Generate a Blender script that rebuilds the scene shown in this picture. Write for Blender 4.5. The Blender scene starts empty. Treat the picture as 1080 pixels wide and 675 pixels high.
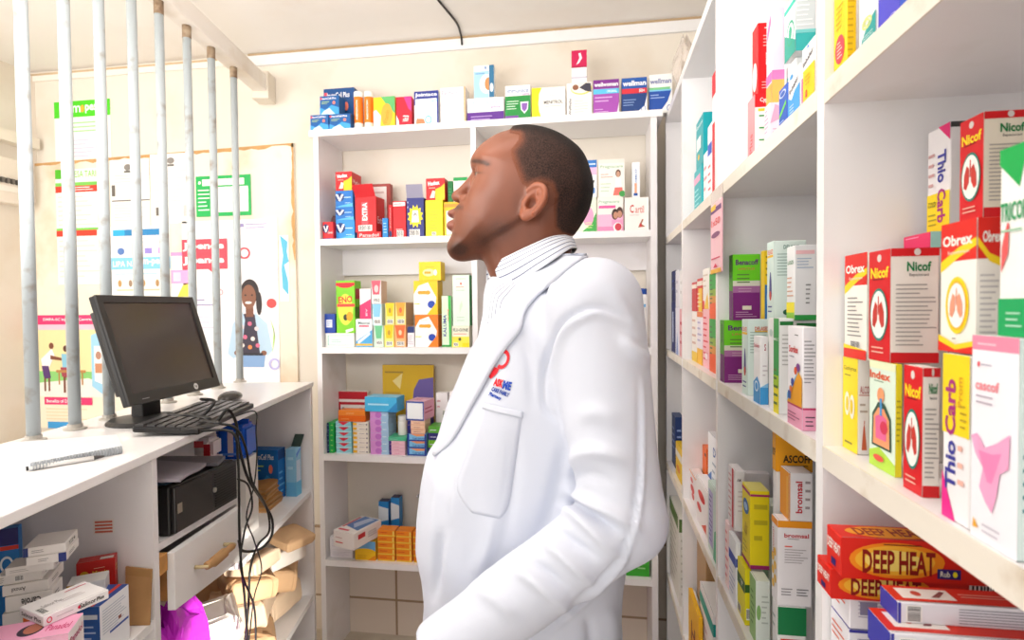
import bpy, bmesh, math, random
import numpy as np
from mathutils import Vector, Matrix
from mathutils.bvhtree import BVHTree
random.seed(7)
S = bpy.context.scene
COL = S.collection
PI = math.pi
# ------------------------------------------------------------------ camera
F, CX, CY, H = 591.0, 540.0, 337.5, 1.4
def _cam():
    yaw = math.atan((630-CX)/F); pit = math.atan((CY-323)/F*math.cos(yaw)); roll = .0093
    w = np.array([-math.sin(yaw)*math.cos(pit), math.cos(yaw)*math.cos(pit), -math.sin(pit)])
    r = np.cross(w, [0, 0, 1]); r /= np.linalg.norm(r); u = np.cross(r, w)
    c, s = math.cos(roll), math.sin(roll)
    return c*r - s*u, s*r + c*u, w
R_, U_, W_ = _cam()
cd = bpy.data.cameras.new('camera'); cam = bpy.data.objects.new('camera', cd); COL.objects.link(cam)
cd.sensor_width = 36; cd.lens = 36*F/1080; cd.clip_start = .02
M = Matrix.Identity(4)
for i in range(3):
    M[i][0] = R_[i]; M[i][1] = U_[i]; M[i][2] = -W_[i]
M[2][3] = H
cam.matrix_world = M
cd.dof.use_dof = True; cd.dof.focus_distance = 1.0; cd.dof.aperture_fstop = 8
S.camera = cam
# ------------------------------------------------------------------ light and exposure
wd = bpy.data.worlds.new('world'); S.world = wd; wd.use_nodes = True
bg = wd.node_tree.nodes['Background']; bg.inputs[0].default_value = (1, .985, .97, 1); bg.inputs[1].default_value = .95
S.view_settings.view_transform = 'Standard'; S.view_settings.look = 'None'
S.view_settings.gamma = 1; S.view_settings.exposure = .15
try: S.view_settings.use_curve_mapping = False
except Exception: pass
def area(name, loc, tgt, sx, sy, e, col=(1, 1, 1)):
    l = bpy.data.lights.new(name, 'AREA'); l.shape = 'RECTANGLE'; l.size = sx; l.size_y = sy; l.energy = e; l.color = col
    o = bpy.data.objects.new(name, l); COL.objects.link(o); o.location = loc
    o.rotation_euler = (Vector(tgt)-Vector(loc)).to_track_quat('-Z', 'Y').to_euler()
    return o
area('rear_fill', (-.6, -1.5, 1.75), (-.2, 1.5, 1.2), 1.8, 1.6, 7, (1, .98, .96))  # unseen fill panel added behind the camera to brighten the view
area('street_daylight', (-2.45, .3, 1.8), (-1.6, 2.2, 1.2), 1.2, 1.6, 37, (1, .97, .93))
area('ceiling_lamp', (-.45, .55, 2.48), (-.45, .55, 0), .9, .35, 4, (1, .97, .94))
area('ceiling_fill', (-.75, .35, 1.75), (-.75, .75, 2.5), 1.0, .8, 26, (1, .96, .92))  # added uplight that brightens the ceiling, not a fixture of the shop
area('low_fill', (-.1, -.75, .45), (-1.25, .9, .75), 1.0, .5, 2.5, (1, .98, .96))  # added low panel behind the camera, lifts the dim counter cabinets
sp = bpy.data.lights.new('sun_patch_spot', 'SPOT'); sp.energy = 520; sp.spot_size = math.radians(14); sp.spot_blend = .2; sp.shadow_soft_size = .03; sp.color = (1, .95, .86)  # spot added inside the room, stands in for low sunlight on the bags
so = bpy.data.objects.new('sun_patch_spot', sp); COL.objects.link(so); so.location = (.5, -.15, .80)
so.rotation_euler = (Vector((-.95, 1.42, .49))-Vector(so.location)).to_track_quat('-Z', 'Y').to_euler()
# ------------------------------------------------------------------ measuring helpers: photograph ray meets a plane of the room
def ray(px, py): return (px-CX)/F*R_-(py-CY)/F*U_+W_
def atX(px, py, X): d = ray(px, py); return X/d[0]*d+np.array([0, 0, H])
def atY(px, py, Y): d = ray(px, py); return Y/d[1]*d+np.array([0, 0, H])
def atZ(px, py, Z): d = ray(px, py); return (Z-H)/d[2]*d+np.array([0, 0, H])
def proj(p):
    d = np.asarray(p, float)-np.array([0, 0, H]); z = d@W_
    return np.stack([CX+F*(d@R_)/z, CY-F*(d@U_)/z], -1)
# ------------------------------------------------------------------ materials
_m = {}
def lin(h):
    if isinstance(h, str):
        h = h.lstrip('#'); c = [int(h[i:i+2], 16)/255 for i in (0, 2, 4)]
    else: c = h
    return tuple(x/12.92 if x <= .04045 else ((x+.055)/1.055)**2.4 for x in c)
def mat(h, rough=.45, metal=0., var=.03, scale=30., trans=0., alpha=1., spec=.4, bump=0., name=None, sss=0.):
    key = (h, rough, metal, var, scale, trans, alpha, spec, bump)
    if key in _m: return _m[key]
    m = bpy.data.materials.new(name or 'paint_'+h.lstrip('#')); m.use_nodes = True
    nt = m.node_tree; b = nt.nodes['Principled BSDF']; c = lin(h)
    no = nt.nodes.new('ShaderNodeTexNoise'); no.inputs['Scale'].default_value = scale
    tc = nt.nodes.new('ShaderNodeTexCoord'); nt.links.new(tc.outputs['Object'], no.inputs['Vector'])
    mx = nt.nodes.new('ShaderNodeMix'); mx.data_type = 'RGBA'
    mx.inputs['A'].default_value = tuple(max(0, x*(1-var)) for x in c)+(1,); mx.inputs['B'].default_value = tuple(min(1, x*(1+var)) for x in c)+(1,)
    nt.links.new(no.outputs['Fac'], mx.inputs['Factor']); nt.links.new(mx.outputs['Result'], b.inputs['Base Color'])
    b.inputs['Roughness'].default_value = rough; b.inputs['Metallic'].default_value = metal
    b.inputs['Specular IOR Level'].default_value = spec
    if sss: b.inputs['Subsurface Weight'].default_value = sss; b.inputs['Subsurface Radius'].default_value = (.01, .004, .002)
    if trans: b.inputs['Transmission Weight'].default_value = trans
    if alpha < 1: b.inputs['Alpha'].default_value = alpha
    if bump:
        bp = nt.nodes.new('ShaderNodeBump'); bp.inputs['Strength'].default_value = bump; bp.inputs['Distance'].default_value = .002
        nt.links.new(no.outputs['Fac'], bp.inputs['Height']); nt.links.new(bp.outputs['Normal'], b.inputs['Normal'])
    _m[key] = m; return m
def stained(name, base, stain, scale, lo, hi, rough=.6, extra=None):
    m = bpy.data.materials.new(name); m.use_nodes = True; nt = m.node_tree; b = nt.nodes['Principled BSDF']
    tc = nt.nodes.new('ShaderNodeTexCoord'); no = nt.nodes.new('ShaderNodeTexNoise'); no.inputs['Scale'].default_value = scale; no.inputs['Detail'].default_value = 8
    nt.links.new(tc.outputs['Object'], no.inputs['Vector'])
    cr = nt.nodes.new('ShaderNodeValToRGB'); cr.color_ramp.elements[0].position = lo; cr.color_ramp.elements[1].position = hi
    cr.color_ramp.elements[0].color = lin(base)+(1,); cr.color_ramp.elements[1].color = lin(stain)+(1,)
    nt.links.new(no.outputs['Fac'], cr.inputs['Fac']); nt.links.new(cr.outputs['Color'], b.inputs['Base Color'])
    b.inputs['Roughness'].default_value = rough
    return m
WHITE = '#ece8e6'
M_wall = stained('painted_wall', '#e4dccf', '#d3c2aa', 2.2, .52, .80)
M_ceil = stained('ceiling_paint', '#efebe6', '#e2d8cc', 1.5, .5, .8)
M_lam = stained('white_laminate', '#ebe7e8', '#d8d0ca', 6, .58, .85, .38)
M_lamw = stained('white_laminate_bright', '#f0eeee', '#e0dad4', 6, .62, .88, .35)
M_edge = stained('laminate_edge', '#e5ded2', '#b8a285', 14, .55, .8, .6)
M_board = stained('stained_board', '#ece3d2', '#cfa97a', 3.2, .50, .78)
M_kraft = stained('kraft_paper', '#b98e5e', '#9a7348', 9, .4, .7, .8)
M_steel = stained('worn_steel_paint', '#b3bcc0', '#86705a', 22, .56, .80, .35)
M_rust = stained('rusty_steel', '#a8957c', '#6b4c33', 30, .4, .7, .7)
# ------------------------------------------------------------------ mesh builders
_org = {}
class MB:
    def __init__(s): s.v = []; s.f = []; s.mi = []; s.mats = []
    def slot(s, m):
        if m not in s.mats: s.mats.append(m)
        return s.mats.index(m)
    def add(s, vs, fs, m):
        k = len(s.v); s.v += [tuple(map(float, p)) for p in vs]; i = s.slot(m)
        for f in fs: s.f.append([k+a for a in f]); s.mi.append(i)
        return s
    def box(s, a, b, m, X=None):
        x0, y0, z0 = a; x1, y1, z1 = b
        vs = [(x0, y0, z0), (x1, y0, z0), (x1, y1, z0), (x0, y1, z0), (x0, y0, z1), (x1, y0, z1), (x1, y1, z1), (x0, y1, z1)]
        if X: vs = [X(*p) for p in vs]
        return s.add(vs, [(0, 3, 2, 1), (4, 5, 6, 7), (0, 1, 5, 4), (1, 2, 6, 5), (2, 3, 7, 6), (3, 0, 4, 7)], m)
    def tube(s, pts, r, m, n=10, caps=True):
        P = [Vector(p) for p in pts]; k = len(P); vs = []; fs = []
        rr = r if isinstance(r, (list, tuple)) else [r]*k
        T = [(P[min(i+1, k-1)]-P[max(i-1, 0)]).normalized() for i in range(k)]
        nv = T[0].orthogonal().normalized()
        for i in range(k):
            nv = (nv-T[i]*nv.dot(T[i])).normalized(); bn = T[i].cross(nv)
            for j in range(n):
                a = 2*PI*j/n; vs.append(P[i]+(nv*math.cos(a)+bn*math.sin(a))*rr[i])
        for i in range(k-1):
            for j in range(n): fs.append((i*n+j, i*n+(j+1) % n, (i+1)*n+(j+1) % n, (i+1)*n+j))
        if caps: fs += [tuple(range(n))[::-1], tuple((k-1)*n+j for j in range(n))]
        return s.add(vs, fs, m)
    def lathe(s, prof, m, c=(0, 0, 0), n=20):
        vs = []; fs = []; k = len(prof)
        for r, z in prof:
            for j in range(n): vs.append((c[0]+r*math.cos(2*PI*j/n), c[1]+r*math.sin(2*PI*j/n), c[2]+z))
        for i in range(k-1):
            for j in range(n): fs.append((i*n+j, i*n+(j+1) % n, (i+1)*n+(j+1) % n, (i+1)*n+j))
        fs += [tuple(range(n))[::-1], tuple((k-1)*n+j for j in range(n))]
        return s.add(vs, fs, m)
    def build(s, name, parent=None, origin=None, bevel=0, smooth=False, base=False):
        V = np.array(s.v)
        if parent is not None: o0 = _org[parent.name]
        elif origin is not None: o0 = np.array(origin, float)
        else:
            o0 = (V.min(0)+V.max(0))/2; o0[2] = V[:, 2].min()
        me = bpy.data.meshes.new(name); me.from_pydata([tuple(p) for p in (V-o0)], [], s.f)
        for m in s.mats: me.materials.append(m)
        me.polygons.foreach_set('material_index', s.mi)
        if smooth: me.polygons.foreach_set('use_smooth', [True]*len(me.polygons))
        me.update()
        o = bpy.data.objects.new(name, me); COL.objects.link(o)
        if parent is not None: o.parent = parent
        else: o.location = o0
        _org[o.name] = o0
        if bevel:
            b = o.modifiers.new('bevel', 'BEVEL'); b.width = bevel; b.segments = 2; b.limit_method = 'ANGLE'; b.angle_limit = .9
        return o
def tag(o, label=None, cat=None, group=None, kind=None):
    if label: o['label'] = label
    if cat: o['category'] = cat
    if group: o['group'] = group
    if kind: o['kind'] = kind
    return o
def empty(name, loc, label, cat, group=None, rz=0):
    o = bpy.data.objects.new(name, None); COL.objects.link(o); o.location = loc; o.rotation_euler = (0, 0, rz); o.empty_display_size = .05
    _org[o.name] = np.array(loc, float)
    return tag(o, label, cat, group)
def struct(o): o['kind'] = 'structure'; return o
def smooth_path(pts, n=8):
    P = [np.array(p, float) for p in pts]; P = [2*P[0]-P[1]]+P+[2*P[-1]-P[-2]]; out = []
    for i in range(1, len(P)-2):
        for k in range(n):
            t = k/n; a, b, c, d = P[i-1:i+3]
            out.append(.5*((2*b)+(c-a)*t+(2*a-5*b+4*c-d)*t*t+(3*b-a-3*c+d)*t**3))
    return out+[P[-2]]
# ------------------------------------------------------------------ lettering
_txt = {}
def text_mesh(t, bold=.0):
    if (t, bold) in _txt: return _txt[(t, bold)]
    c = bpy.data.curves.new('lettering', 'FONT'); c.body = t; c.resolution_u = 2; c.offset = bold
    o = bpy.data.objects.new('lettering', c); COL.objects.link(o)
    dg = bpy.context.evaluated_depsgraph_get(); me = o.evaluated_get(dg).to_mesh()
    v = np.array([(p.co.x, p.co.y) for p in me.vertices]); f = [list(p.vertices) for p in me.polygons]
    o.evaluated_get(dg).to_mesh_clear(); bpy.data.objects.remove(o); bpy.data.curves.remove(c)
    lo = v.min(0); hi = v.max(0); v = (v-lo)/(hi-lo); asp = (hi-lo)[0]/(hi-lo)[1]
    _txt[(t, bold)] = (v, f, asp); return _txt[(t, bold)]
# faces of a carton: origin corner, u axis, v axis, normal (local, box w x d x h centred on x,y)
def face_frame(k, w, d, h):
    X, Y, Z = np.eye(3)
    return {'F': ((-w/2, -d/2, 0), X*w, Z*h, -Y), 'R': ((w/2, -d/2, 0), Y*d, Z*h, X), 'L': ((-w/2, d/2, 0), -Y*d, Z*h, -X),
            'B': ((w/2, d/2, 0), -X*w, Z*h, Y), 'T': ((-w/2, -d/2, h), X*w, Y*d, Z)}[k]
def decor(mb, fr, items, lift=.00025, step=.00012):
    o, U, V, N = [np.array(a, float) for a in fr]; W = np.linalg.norm(U); Hh = np.linalg.norm(V)
    for it in items:
        lift += step
        def P(u, v): return o+U*min(max(u, 0), 1)+V*min(max(v, 0), 1)+N*lift
        k = it[0]
        if k == 'r':
            _, u0, v0, u1, v1, c = it[:6]; mb.add([P(u0, v0), P(u1, v0), P(u1, v1), P(u0, v1)], [(0, 1, 2, 3)], mat(c))
        elif k == 'p':
            mb.add([P(*q) for q in it[1]], [tuple(range(len(it[1])))], mat(it[2]))
        elif k == 'e':
            _, cu, cv, ru, rv, c = it[:6]; n = 24
            mb.add([P(cu+ru*math.cos(2*PI*i/n), cv+rv*math.sin(2*PI*i/n)) for i in range(n)], [tuple(range(n))], mat(c))
        elif k == 'o':      # ring
            _, cu, cv, ru, rv, th, c = it; n = 24
            a = [P(cu+ru*math.cos(2*PI*i/n), cv+rv*math.sin(2*PI*i/n)) for i in range(n)]
            b = [P(cu+ru*(1-th)*math.cos(2*PI*i/n), cv+rv*(1-th)*math.sin(2*PI*i/n)) for i in range(n)]
            mb.add(a+b, [(i, (i+1) % n, n+(i+1) % n, n+i) for i in range(n)], mat(c))
        elif k == 't':      # text, centre u,v, height (fraction of face height), colour, width fraction or None, rot(deg), bold
            t, cu, cv, hh, c = it[1:6]; wf = it[6] if len(it) > 6 else None; rot = it[7] if len(it) > 7 else 0; bold = it[8] if len(it) > 8 else .012
            v, f, asp = text_mesh(t, bold); side = rot in (90, -90); th = hh*(1.3*W if side else Hh); tw = th*asp
            run = Hh if side else W
            if wf: tw = wf*run
            elif tw > .94*run: tw = .94*run
            q = (v-.5)*np.array([tw, th]); a = math.radians(rot); ca, sa = math.cos(a), math.sin(a)
            q = np.stack([q[:, 0]*ca-q[:, 1]*sa, q[:, 0]*sa+q[:, 1]*ca], 1)
            c0 = o+U*cu+V*cv+N*lift
            mb.add([c0+U/W*x+V/Hh*y for x, y in q], f, mat(c))
        elif k == 'l':      # small print
            _, u0, v0, u1, v1, n, c = it; rg = random.Random(int(1e4*(u0+v1))+n)
            for i in range(n):
                vv = v1-(v1-v0)*(i+.5)/n; e = u0+(u1-u0)*rg.uniform(.55, 1); hh = (v1-v0)/n*.15
                mb.add([P(u0, vv-hh), P(e, vv-hh), P(e, vv+hh), P(u0, vv+hh)], [(0, 1, 2, 3)], mat(c))
        elif k == 'bar':    # barcode
            _, u0, v0, u1, v1 = it[:5]; vert = len(it) > 5
            mb.add([P(u0, v0), P(u1, v0), P(u1, v1), P(u0, v1)], [(0, 1, 2, 3)], mat('#f4f2ee')); lift += step
            rg = random.Random(5); t = .06
            while t < .92:
                w_ = rg.choice((.02, .035, .05))
                if vert: a, b, c_, d_ = u0+.1*(u1-u0), v0+t*(v1-v0), u1-.1*(u1-u0), v0+(t+w_)*(v1-v0)
                else: a, b, c_, d_ = u0+t*(u1-u0), v0+.12*(v1-v0), u0+(t+w_)*(u1-u0), v1-.08*(v1-v0)
                mb.add([P(a, b), P(c_, b), P(c_, d_), P(a, d_)], [(0, 1, 2, 3)], mat('#222226')); t += w_+rg.choice((.03, .045))
        elif k == 'lungs':  # red lungs in a white oval
            _, cu, cv, ru, rv, cr, cl = it
            decor(mb, fr, [('e', cu, cv, ru, rv, cr), ('e', cu, cv, ru*.88, rv*.9, '#f7f5f0'), ('r', cu-ru*.06, cv, cu+ru*.06, cv+rv*.7, cl),
                  ('p', [(cu-ru*.1, cv+rv*.35), (cu-ru*.35, cv+rv*.5), (cu-ru*.62, cv+rv*.1), (cu-ru*.66, cv-rv*.4), (cu-ru*.4, cv-rv*.5), (cu-ru*.12, cv-rv*.2)], cl),
                  ('p', [(cu+ru*.1, cv+rv*.35), (cu+ru*.12, cv-rv*.2), (cu+ru*.4, cv-rv*.5), (cu+ru*.66, cv-rv*.4), (cu+ru*.62, cv+rv*.1), (cu+ru*.35, cv+rv*.5)], cl)], lift, step); lift += step*6
boxes = []
def carton(label, loc, w, d, h, rz=0, base='#f2f0ec', dec=None, name='medicine_carton', cat='box', group=None, tilt=0, sides=None, flap=None, rough=.42, parent_dec=True):
    """one cardboard carton: bevelled body, end seams, printed faces"""
    bm = bmesh.new(); bmesh.ops.create_cube(bm, size=1)
    for v in bm.verts: v.co = ((v.co.x)*w, v.co.y*d, (v.co.z+.5)*h)
    bmesh.ops.bevel(bm, geom=bm.edges[:], offset=min(.0009, w*.08, d*.08, h*.08), segments=1, affect='EDGES')
    bm.verts.index_update()
    mb = MB(); mb.add([v.co[:] for v in bm.verts], [[v.index for v in f.verts] for f in bm.faces], mat(base, rough)); bm.free()
    e = min(.0016, d*.05)
    mb.add([(-w*.49, -d/2+.002, h+.0001), (w*.49, -d/2+.002, h+.0001), (w*.49, -d/2+.002+e*.4, h+.0001), (-w*.49, -d/2+.002+e*.4, h+.0001)], [(0, 1, 2, 3)], mat('#8c8884'))
    for k, c in (sides or {}).items(): decor(mb, face_frame(k, w, d, h), [('r', .005, .005, .995, .995, c)], lift=.00008)
    for k, items in (dec or {}).items(): decor(mb, face_frame(k, w, d, h), items)
    o = mb.build(name, origin=(0, 0, 0)); o.location = loc; o.rotation_euler = (tilt, 0, rz); _org[o.name] = np.zeros(3)
    tag(o, label, cat, group); boxes.append(o)
    if flap:            # opened tuck flap standing up from the back or front edge: (edge y sign, length, angle, colour)
        sy, ln, an, c = flap; fm = MB(); y0 = sy*d/2
        dy = sy*ln*math.cos(an); dz = ln*math.sin(an); t = .0008
        fm.add([(-w*.48, y0, h), (w*.48, y0, h), (w*.48, y0+dy, h+dz), (-w*.48, y0+dy, h+dz), (-w*.48, y0, h-t), (w*.48, y0, h-t), (w*.48, y0+dy, h+dz-t), (-w*.48, y0+dy, h+dz-t)],
               [(0, 1, 2, 3), (7, 6, 5, 4), (0, 4, 5, 1), (1, 5, 6, 2), (2, 6, 7, 3), (3, 7, 4, 0)], mat(c))
        fo = fm.build('flap', parent=o)
    return o
# ================================================================== the room
YB, ZC, XR, XL = 2.27, 2.507, .59, -2.6
struct(MB().box((XL-.1, -2.2, -.1), (XR+.1, YB+.1, 0), stained('floor_tile', '#cfc4b4', '#b5a793', 3, .45, .75)).build('floor'))
struct(MB().box((XL-.1, YB, 0), (XR+.1, YB+.1, ZC+.1), M_wall).build('wall_back'))
struct(MB().box((XR, -2.2, 0), (XR+.1, YB, ZC+.1), M_wall).build('wall_right'))
struct(MB().box((XL-.1, -.9, 0), (XL, YB, ZC+.1), M_wall).build('wall_left'))
struct(MB().box((XL, -.9, ZC), (XR, YB, ZC+.1), M_ceil).build('ceiling'))
# white cornice strip under the ceiling, corner strip, stained wall board behind the posters
x0 = atY(262, 60, YB)[0]
c = MB(); c.box((x0, YB-.012, ZC-.055), (XR, YB, ZC-.012), mat('#e9e8e8')); c.box((x0, YB-.006, ZC-.012), (XR, YB, ZC), mat('#b79c78'))
struct(c.build('trim_1'))
c = MB(); c.box((XL, YB-.008, ZC-.02), (x0-.04, YB, ZC-.01), mat('#cbb08c')); c.box((XL+.0, YB-.010, ZC-.045), (x0-.04, YB, ZC-.02), mat('#efe8de')); struct(c.build('trim_2'))
xe = atY(311, 152, YB)[0]; zt = atY(311, 152, YB)[2]; zt2 = atY(36, 174, YB)[2]
c = MB(); c.add([(XL, YB-.012, .9), (xe, YB-.012, .9), (xe, YB-.012, zt), (XL, YB-.012, zt2), (XL, YB, .9), (xe, YB, .9), (xe, YB, zt), (XL, YB, zt2)],
                [(0, 1, 2, 3), (7, 6, 5, 4), (0, 4, 5, 1), (1, 5, 6, 2), (2, 6, 7, 3), (3, 7, 4, 0)], M_board)
rg = random.Random(3)
def strip_blob(path, w, m, y):      # irregular brown edge of the board
    vs = []; n = len(path)
    for i, (x, z, dx, dz) in enumerate(path):
        a = w*rg.uniform(.4, 1.6); vs += [(x, y, z), (x+dx*a, y, z+dz*a)]
    c.add(vs, [(2*i, 2*i+1, 2*i+3, 2*i+2) for i in range(n-1)], m)
M_br = mat('#c79a63', .8, var=.3, scale=14)
strip_blob([(XL+(xe-XL)*i/40, zt2+(zt-zt2)*i/40+.002, 0, -1) for i in range(41)], .012, M_br, YB-.0125)
strip_blob([(xe, zt-.5*i/24, -1, 0) for i in range(25)], .010, M_br, YB-.0125)
struct(c.build('trim_3'))
c = MB(); c.box((XL, YB-.02, 1.9), (XL+.02, YB, ZC-.02), mat('#e9dfd2')); struct(c.build('trim_4'))
# tiled lower wall
tm = bpy.data.materials.new('wall_tiles'); tm.use_nodes = True; nt = tm.node_tree; b = nt.nodes['Principled BSDF']
tc = nt.nodes.new('ShaderNodeTexCoord'); mp = nt.nodes.new('ShaderNodeMapping'); mp.inputs['Rotation'].default_value = (PI/2, 0, 0)
br = nt.nodes.new('ShaderNodeTexBrick'); br.offset = 0; br.inputs['Scale'].default_value = 1; br.inputs['Brick Width'].default_value = .3; br.inputs['Row Height'].default_value = .3; br.inputs['Mortar Size'].default_value = .005
br.inputs['Color1'].default_value = lin('#dfd2c4')+(1,); br.inputs['Color2'].default_value = lin('#d6c6b6')+(1,); br.inputs['Mortar'].default_value = lin('#9d8368')+(1,)
sx = nt.nodes.new('ShaderNodeSeparateXYZ'); cx_ = nt.nodes.new('ShaderNodeCombineXYZ')
nt.links.new(tc.outputs['Object'], sx.inputs[0]); nt.links.new(sx.outputs['X'], cx_.inputs['X']); nt.links.new(sx.outputs['Z'], cx_.inputs['Y']); nt.links.new(cx_.outputs[0], br.inputs['Vector'])
nt.links.new(br.outputs['Color'], b.inputs['Base Color']); b.inputs['Roughness'].default_value = .3
zj = atY(331, 554, YB)[2]; xj = atY(418.6, 600, YB)[0]
c = MB(); c.box((-1.35, YB-.01, 0), (XR, YB, zj+.004), tm); struct(c.build('trim_5', origin=(xj, YB, zj-.6)))
# cable across the ceiling
tag(MB().tube(smooth_path([atZ(462, 0, ZC-.006), atZ(472, 12, ZC-.006), atZ(482, 25, ZC-.006), atZ(486, 37, ZC-.006), np.array([atY(487, 46, YB-.02)[0], YB-.016, ZC-.04])], 6), .004, mat('#2b2622'), 8).build('ceiling_cable', smooth=True), 'thin dark cable running across the ceiling to the wall', 'cable')
# breaker box on the left wall
p = atX(8, 190, XL+.05)
e = empty('breaker_box', (XL, p[1], p[2]-.10), 'cream breaker box with a row of black switches on the far left wall', 'fuse box')
MB().box((XL, p[1]-.16, p[2]-.10), (XL+.05, p[1]+.10, p[2]+.10), mat('#e9e0d2')).build('body', e, bevel=.006)
sw = MB()
for i in range(9): sw.box((XL+.05, p[1]-.12+i*.022, p[2]-.014), (XL+.062, p[1]-.108+i*.022, p[2]+.008), mat('#6b6660'))
sw.build('switch_row', e)
MB().box((XL+.05, p[1]-.14, p[2]-.05), (XL+.054, p[1]+.09, p[2]-.024), mat('#f3ede2')).build('cover_strip', e)
c = MB(); c.box((XL, 1.4, p[2]+.17), (XL+.06, YB-.02, p[2]+.22), mat('#e8dfcf')); struct(c.build('trim_6'))
# ================================================================== posters on the back wall
def poster(label, x0, x1, y0, y1, dec, base='#f4f1ec', Y=YB-.0135, rz=0, cat='poster', name='wall_poster'):
    a = atY(x0, (y0+y1)/2, Y); b2 = atY(x1, (y0+y1)/2, Y); zt = atY((x0+x1)/2, y0, Y)[2]; zb = atY((x0+x1)/2, y1, Y)[2]
    w = b2[0]-a[0]; h = zt-zb; mb = MB(); t = .0012
    mb.box((-w/2, -t/2, 0), (w/2, t/2, h), mat(base, .6)); decor(mb, face_frame('F', w, t, h), dec)
    o = mb.build(name, origin=(0, 0, 0)); o.location = ((a[0]+b2[0])/2, Y-t/2, zb); o.rotation_euler = (0, rz, 0)
    return tag(o, label, cat)
G1, R1 = '#55b82a', '#e5412f'
poster('white paper with a bright green heading, topmost poster on the back wall', 58, 117, 106, 172,
       [('r', 0, .74, 1, 1, '#4fd321'), ('t', 'm', .40, .87, .11, '#ffffff'), ('e', .51, .87, .035, .06, '#e8b53a'), ('t', 'pesa', .70, .86, .14, '#ffffff', .28, 0, .03), ('l', .1, .48, .9, .68, 3, '#9fdc8e'), ('l', .1, .08, .9, .40, 5, '#cfc7dc')], Y=YB-.001)
poster('tariff sheet with green and red bands, below the green headed paper', 60, 110, 178, 300,
       [('r', 0, .92, .14, 1, G1), ('t', 'M-PESA TARIFF', .6, .955, .055, '#7fcf4f', .75), ('r', 0, .855, 1, .885, '#7bc85a'), ('r', 0, .80, 1, .855, R1), ('l', .35, .81, .9, .85, 2, '#ffffff'),
        ('r', 0, .47, 1, .49, '#7bc85a'), ('r', 0, .42, .85, .47, R1), ('l', .05, .5, .95, .78, 7, '#e4dcd0'), ('l', .05, .05, .95, .4, 8, '#e9dfd2')])
poster('white certificate sheet with small crest and a black bar, left of its twin', 117, 158, 168, 238,
       [('e', .45, .88, .09, .05, '#8a8580'), ('r', .36, .80, .54, .83, '#6e6a66'), ('r', .03, .45, .12, .62, '#6b655f'), ('r', .03, .37, 1, .39, '#77706a'), ('l', .1, .64, .95, .78, 3, '#d8d2cc'), ('l', .08, .06, .95, .34, 6, '#dcd5ce')])
poster('white certificate sheet with small crest and no black bar, right of its twin', 159, 203, 162, 236,
       [('e', .5, .9, .09, .045, '#8a8580'), ('r', .42, .82, .58, .85, '#6e6a66'), ('r', .12, .12, .2, .24, '#6f6963'), ('r', .78, .1, .95, .26, '#cfc6c4'), ('l', .1, .3, .95, .78, 9, '#e0d9d4')])
poster('white and pale blue payment notice with icons behind the grille', 117, 180, 238, 312,
       [('r', .05, .86, .98, .95, '#2f86c0'), ('r', .05, .86, .25, .95, '#35b0e2'), ('l', .3, .74, .9, .84, 2, '#bcd6ea'), ('e', .18, .64, .06, .05, '#5a7fc0'), ('e', .42, .65, .05, .045, '#e05a6a'), ('r', .58, .6, .7, .68, '#9a8ad8'), ('r', .8, .6, .92, .68, '#c9a0d8'),
        ('r', 0, .38, 1, .55, '#86cdf0'), ('t', 'LIPA NA', .24, .46, .08, '#ffffff', .4, 0, .02), ('t', 'm-pesa', .74, .47, .10, '#ffffff', .4, 0, .03), ('l', .08, .28, .9, .35, 1, '#b9d9ea'), ('e', .15, .18, .03, .05, '#c49a62'), ('e', .33, .18, .03, .05, '#a58a72'), ('e', .55, .18, .03, .05, '#c49a62'), ('e', .78, .18, .03, .05, '#b58f60'), ('l', .1, .05, .9, .12, 1, '#dcc9a6')])
poster('small pink and white leaflet beside the pale blue notice', 181, 201, 266, 313,
       [('r', 0, .92, 1, 1, '#ee9ccc'), ('r', 0, .3, 1, .6, '#f0a6d4'), ('r', .1, .35, .5, .55, '#f6cfe8'), ('p', [(.3, 0), (1, 0), (1, .3), (.6, .26)], '#f2d457'), ('l', .1, .64, .9, .88, 4, '#f5d3e6')])
poster('green framed notice with a blank white panel', 207, 265, 185, 228,
       [('r', .0, .0, 1, 1, '#17b055'), ('r', .30, .10, .95, .72, '#f7f5ee'), ('r', .12, .76, .88, .92, '#f7f5ee'), ('e', .07, .84, .025, .04, '#f7f5ee'), ('l', .04, .12, .27, .7, 6, '#e8f6ea')])
skin = '#8a5a44'
woman = [('e', .70, .40, .21, .30, '#f6f1f4'),
         ('p', [(.56, .12), (.84, .12), (.86, .22), (.55, .22)], '#86a9d6'), ('p', [(.56, .2), (.83, .2), (.80, .40), (.74, .44), (.64, .44), (.58, .40)], '#3b3346'),
         ('p', [(.46, .20), (.52, .38), (.63, .45), (.65, .40), (.60, .20), (.52, .17)], '#b9d4ea'), ('p', [(.93, .22), (.88, .38), (.75, .45), (.76, .40), (.80, .20), (.88, .19)], '#b9d4ea'),
         ('e', .56, .205, .03, .015, skin), ('e', .84, .205, .03, .015, skin), ('r', .56, .19, .83, .205, '#2c2a33'), ('r', .66, .42, .74, .48, '#7c4d3a'),
         ('e', .705, .57, .095, .075, '#2c2023'), ('e', .80, .50, .03, .07, '#2c2023'), ('e', .695, .54, .075, .072, skin), ('e', .69, .505, .035, .008, '#f4ece8'), ('e', .66, .55, .01, .005, '#251a18'), ('e', .73, .55, .01, .005, '#251a18')]
for i, (u, v, c_) in enumerate([(.62, .36, '#e6d3d8'), (.70, .38, '#d96c8c'), (.77, .35, '#e6d3d8'), (.65, .30, '#d96c8c'), (.73, .29, '#f0e6e0'), (.62, .25, '#f0e6e0'), (.70, .24, '#e28a4c'), (.78, .25, '#d96c8c')]): woman.append(('e', u, v, .022, .013, c_))
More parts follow.
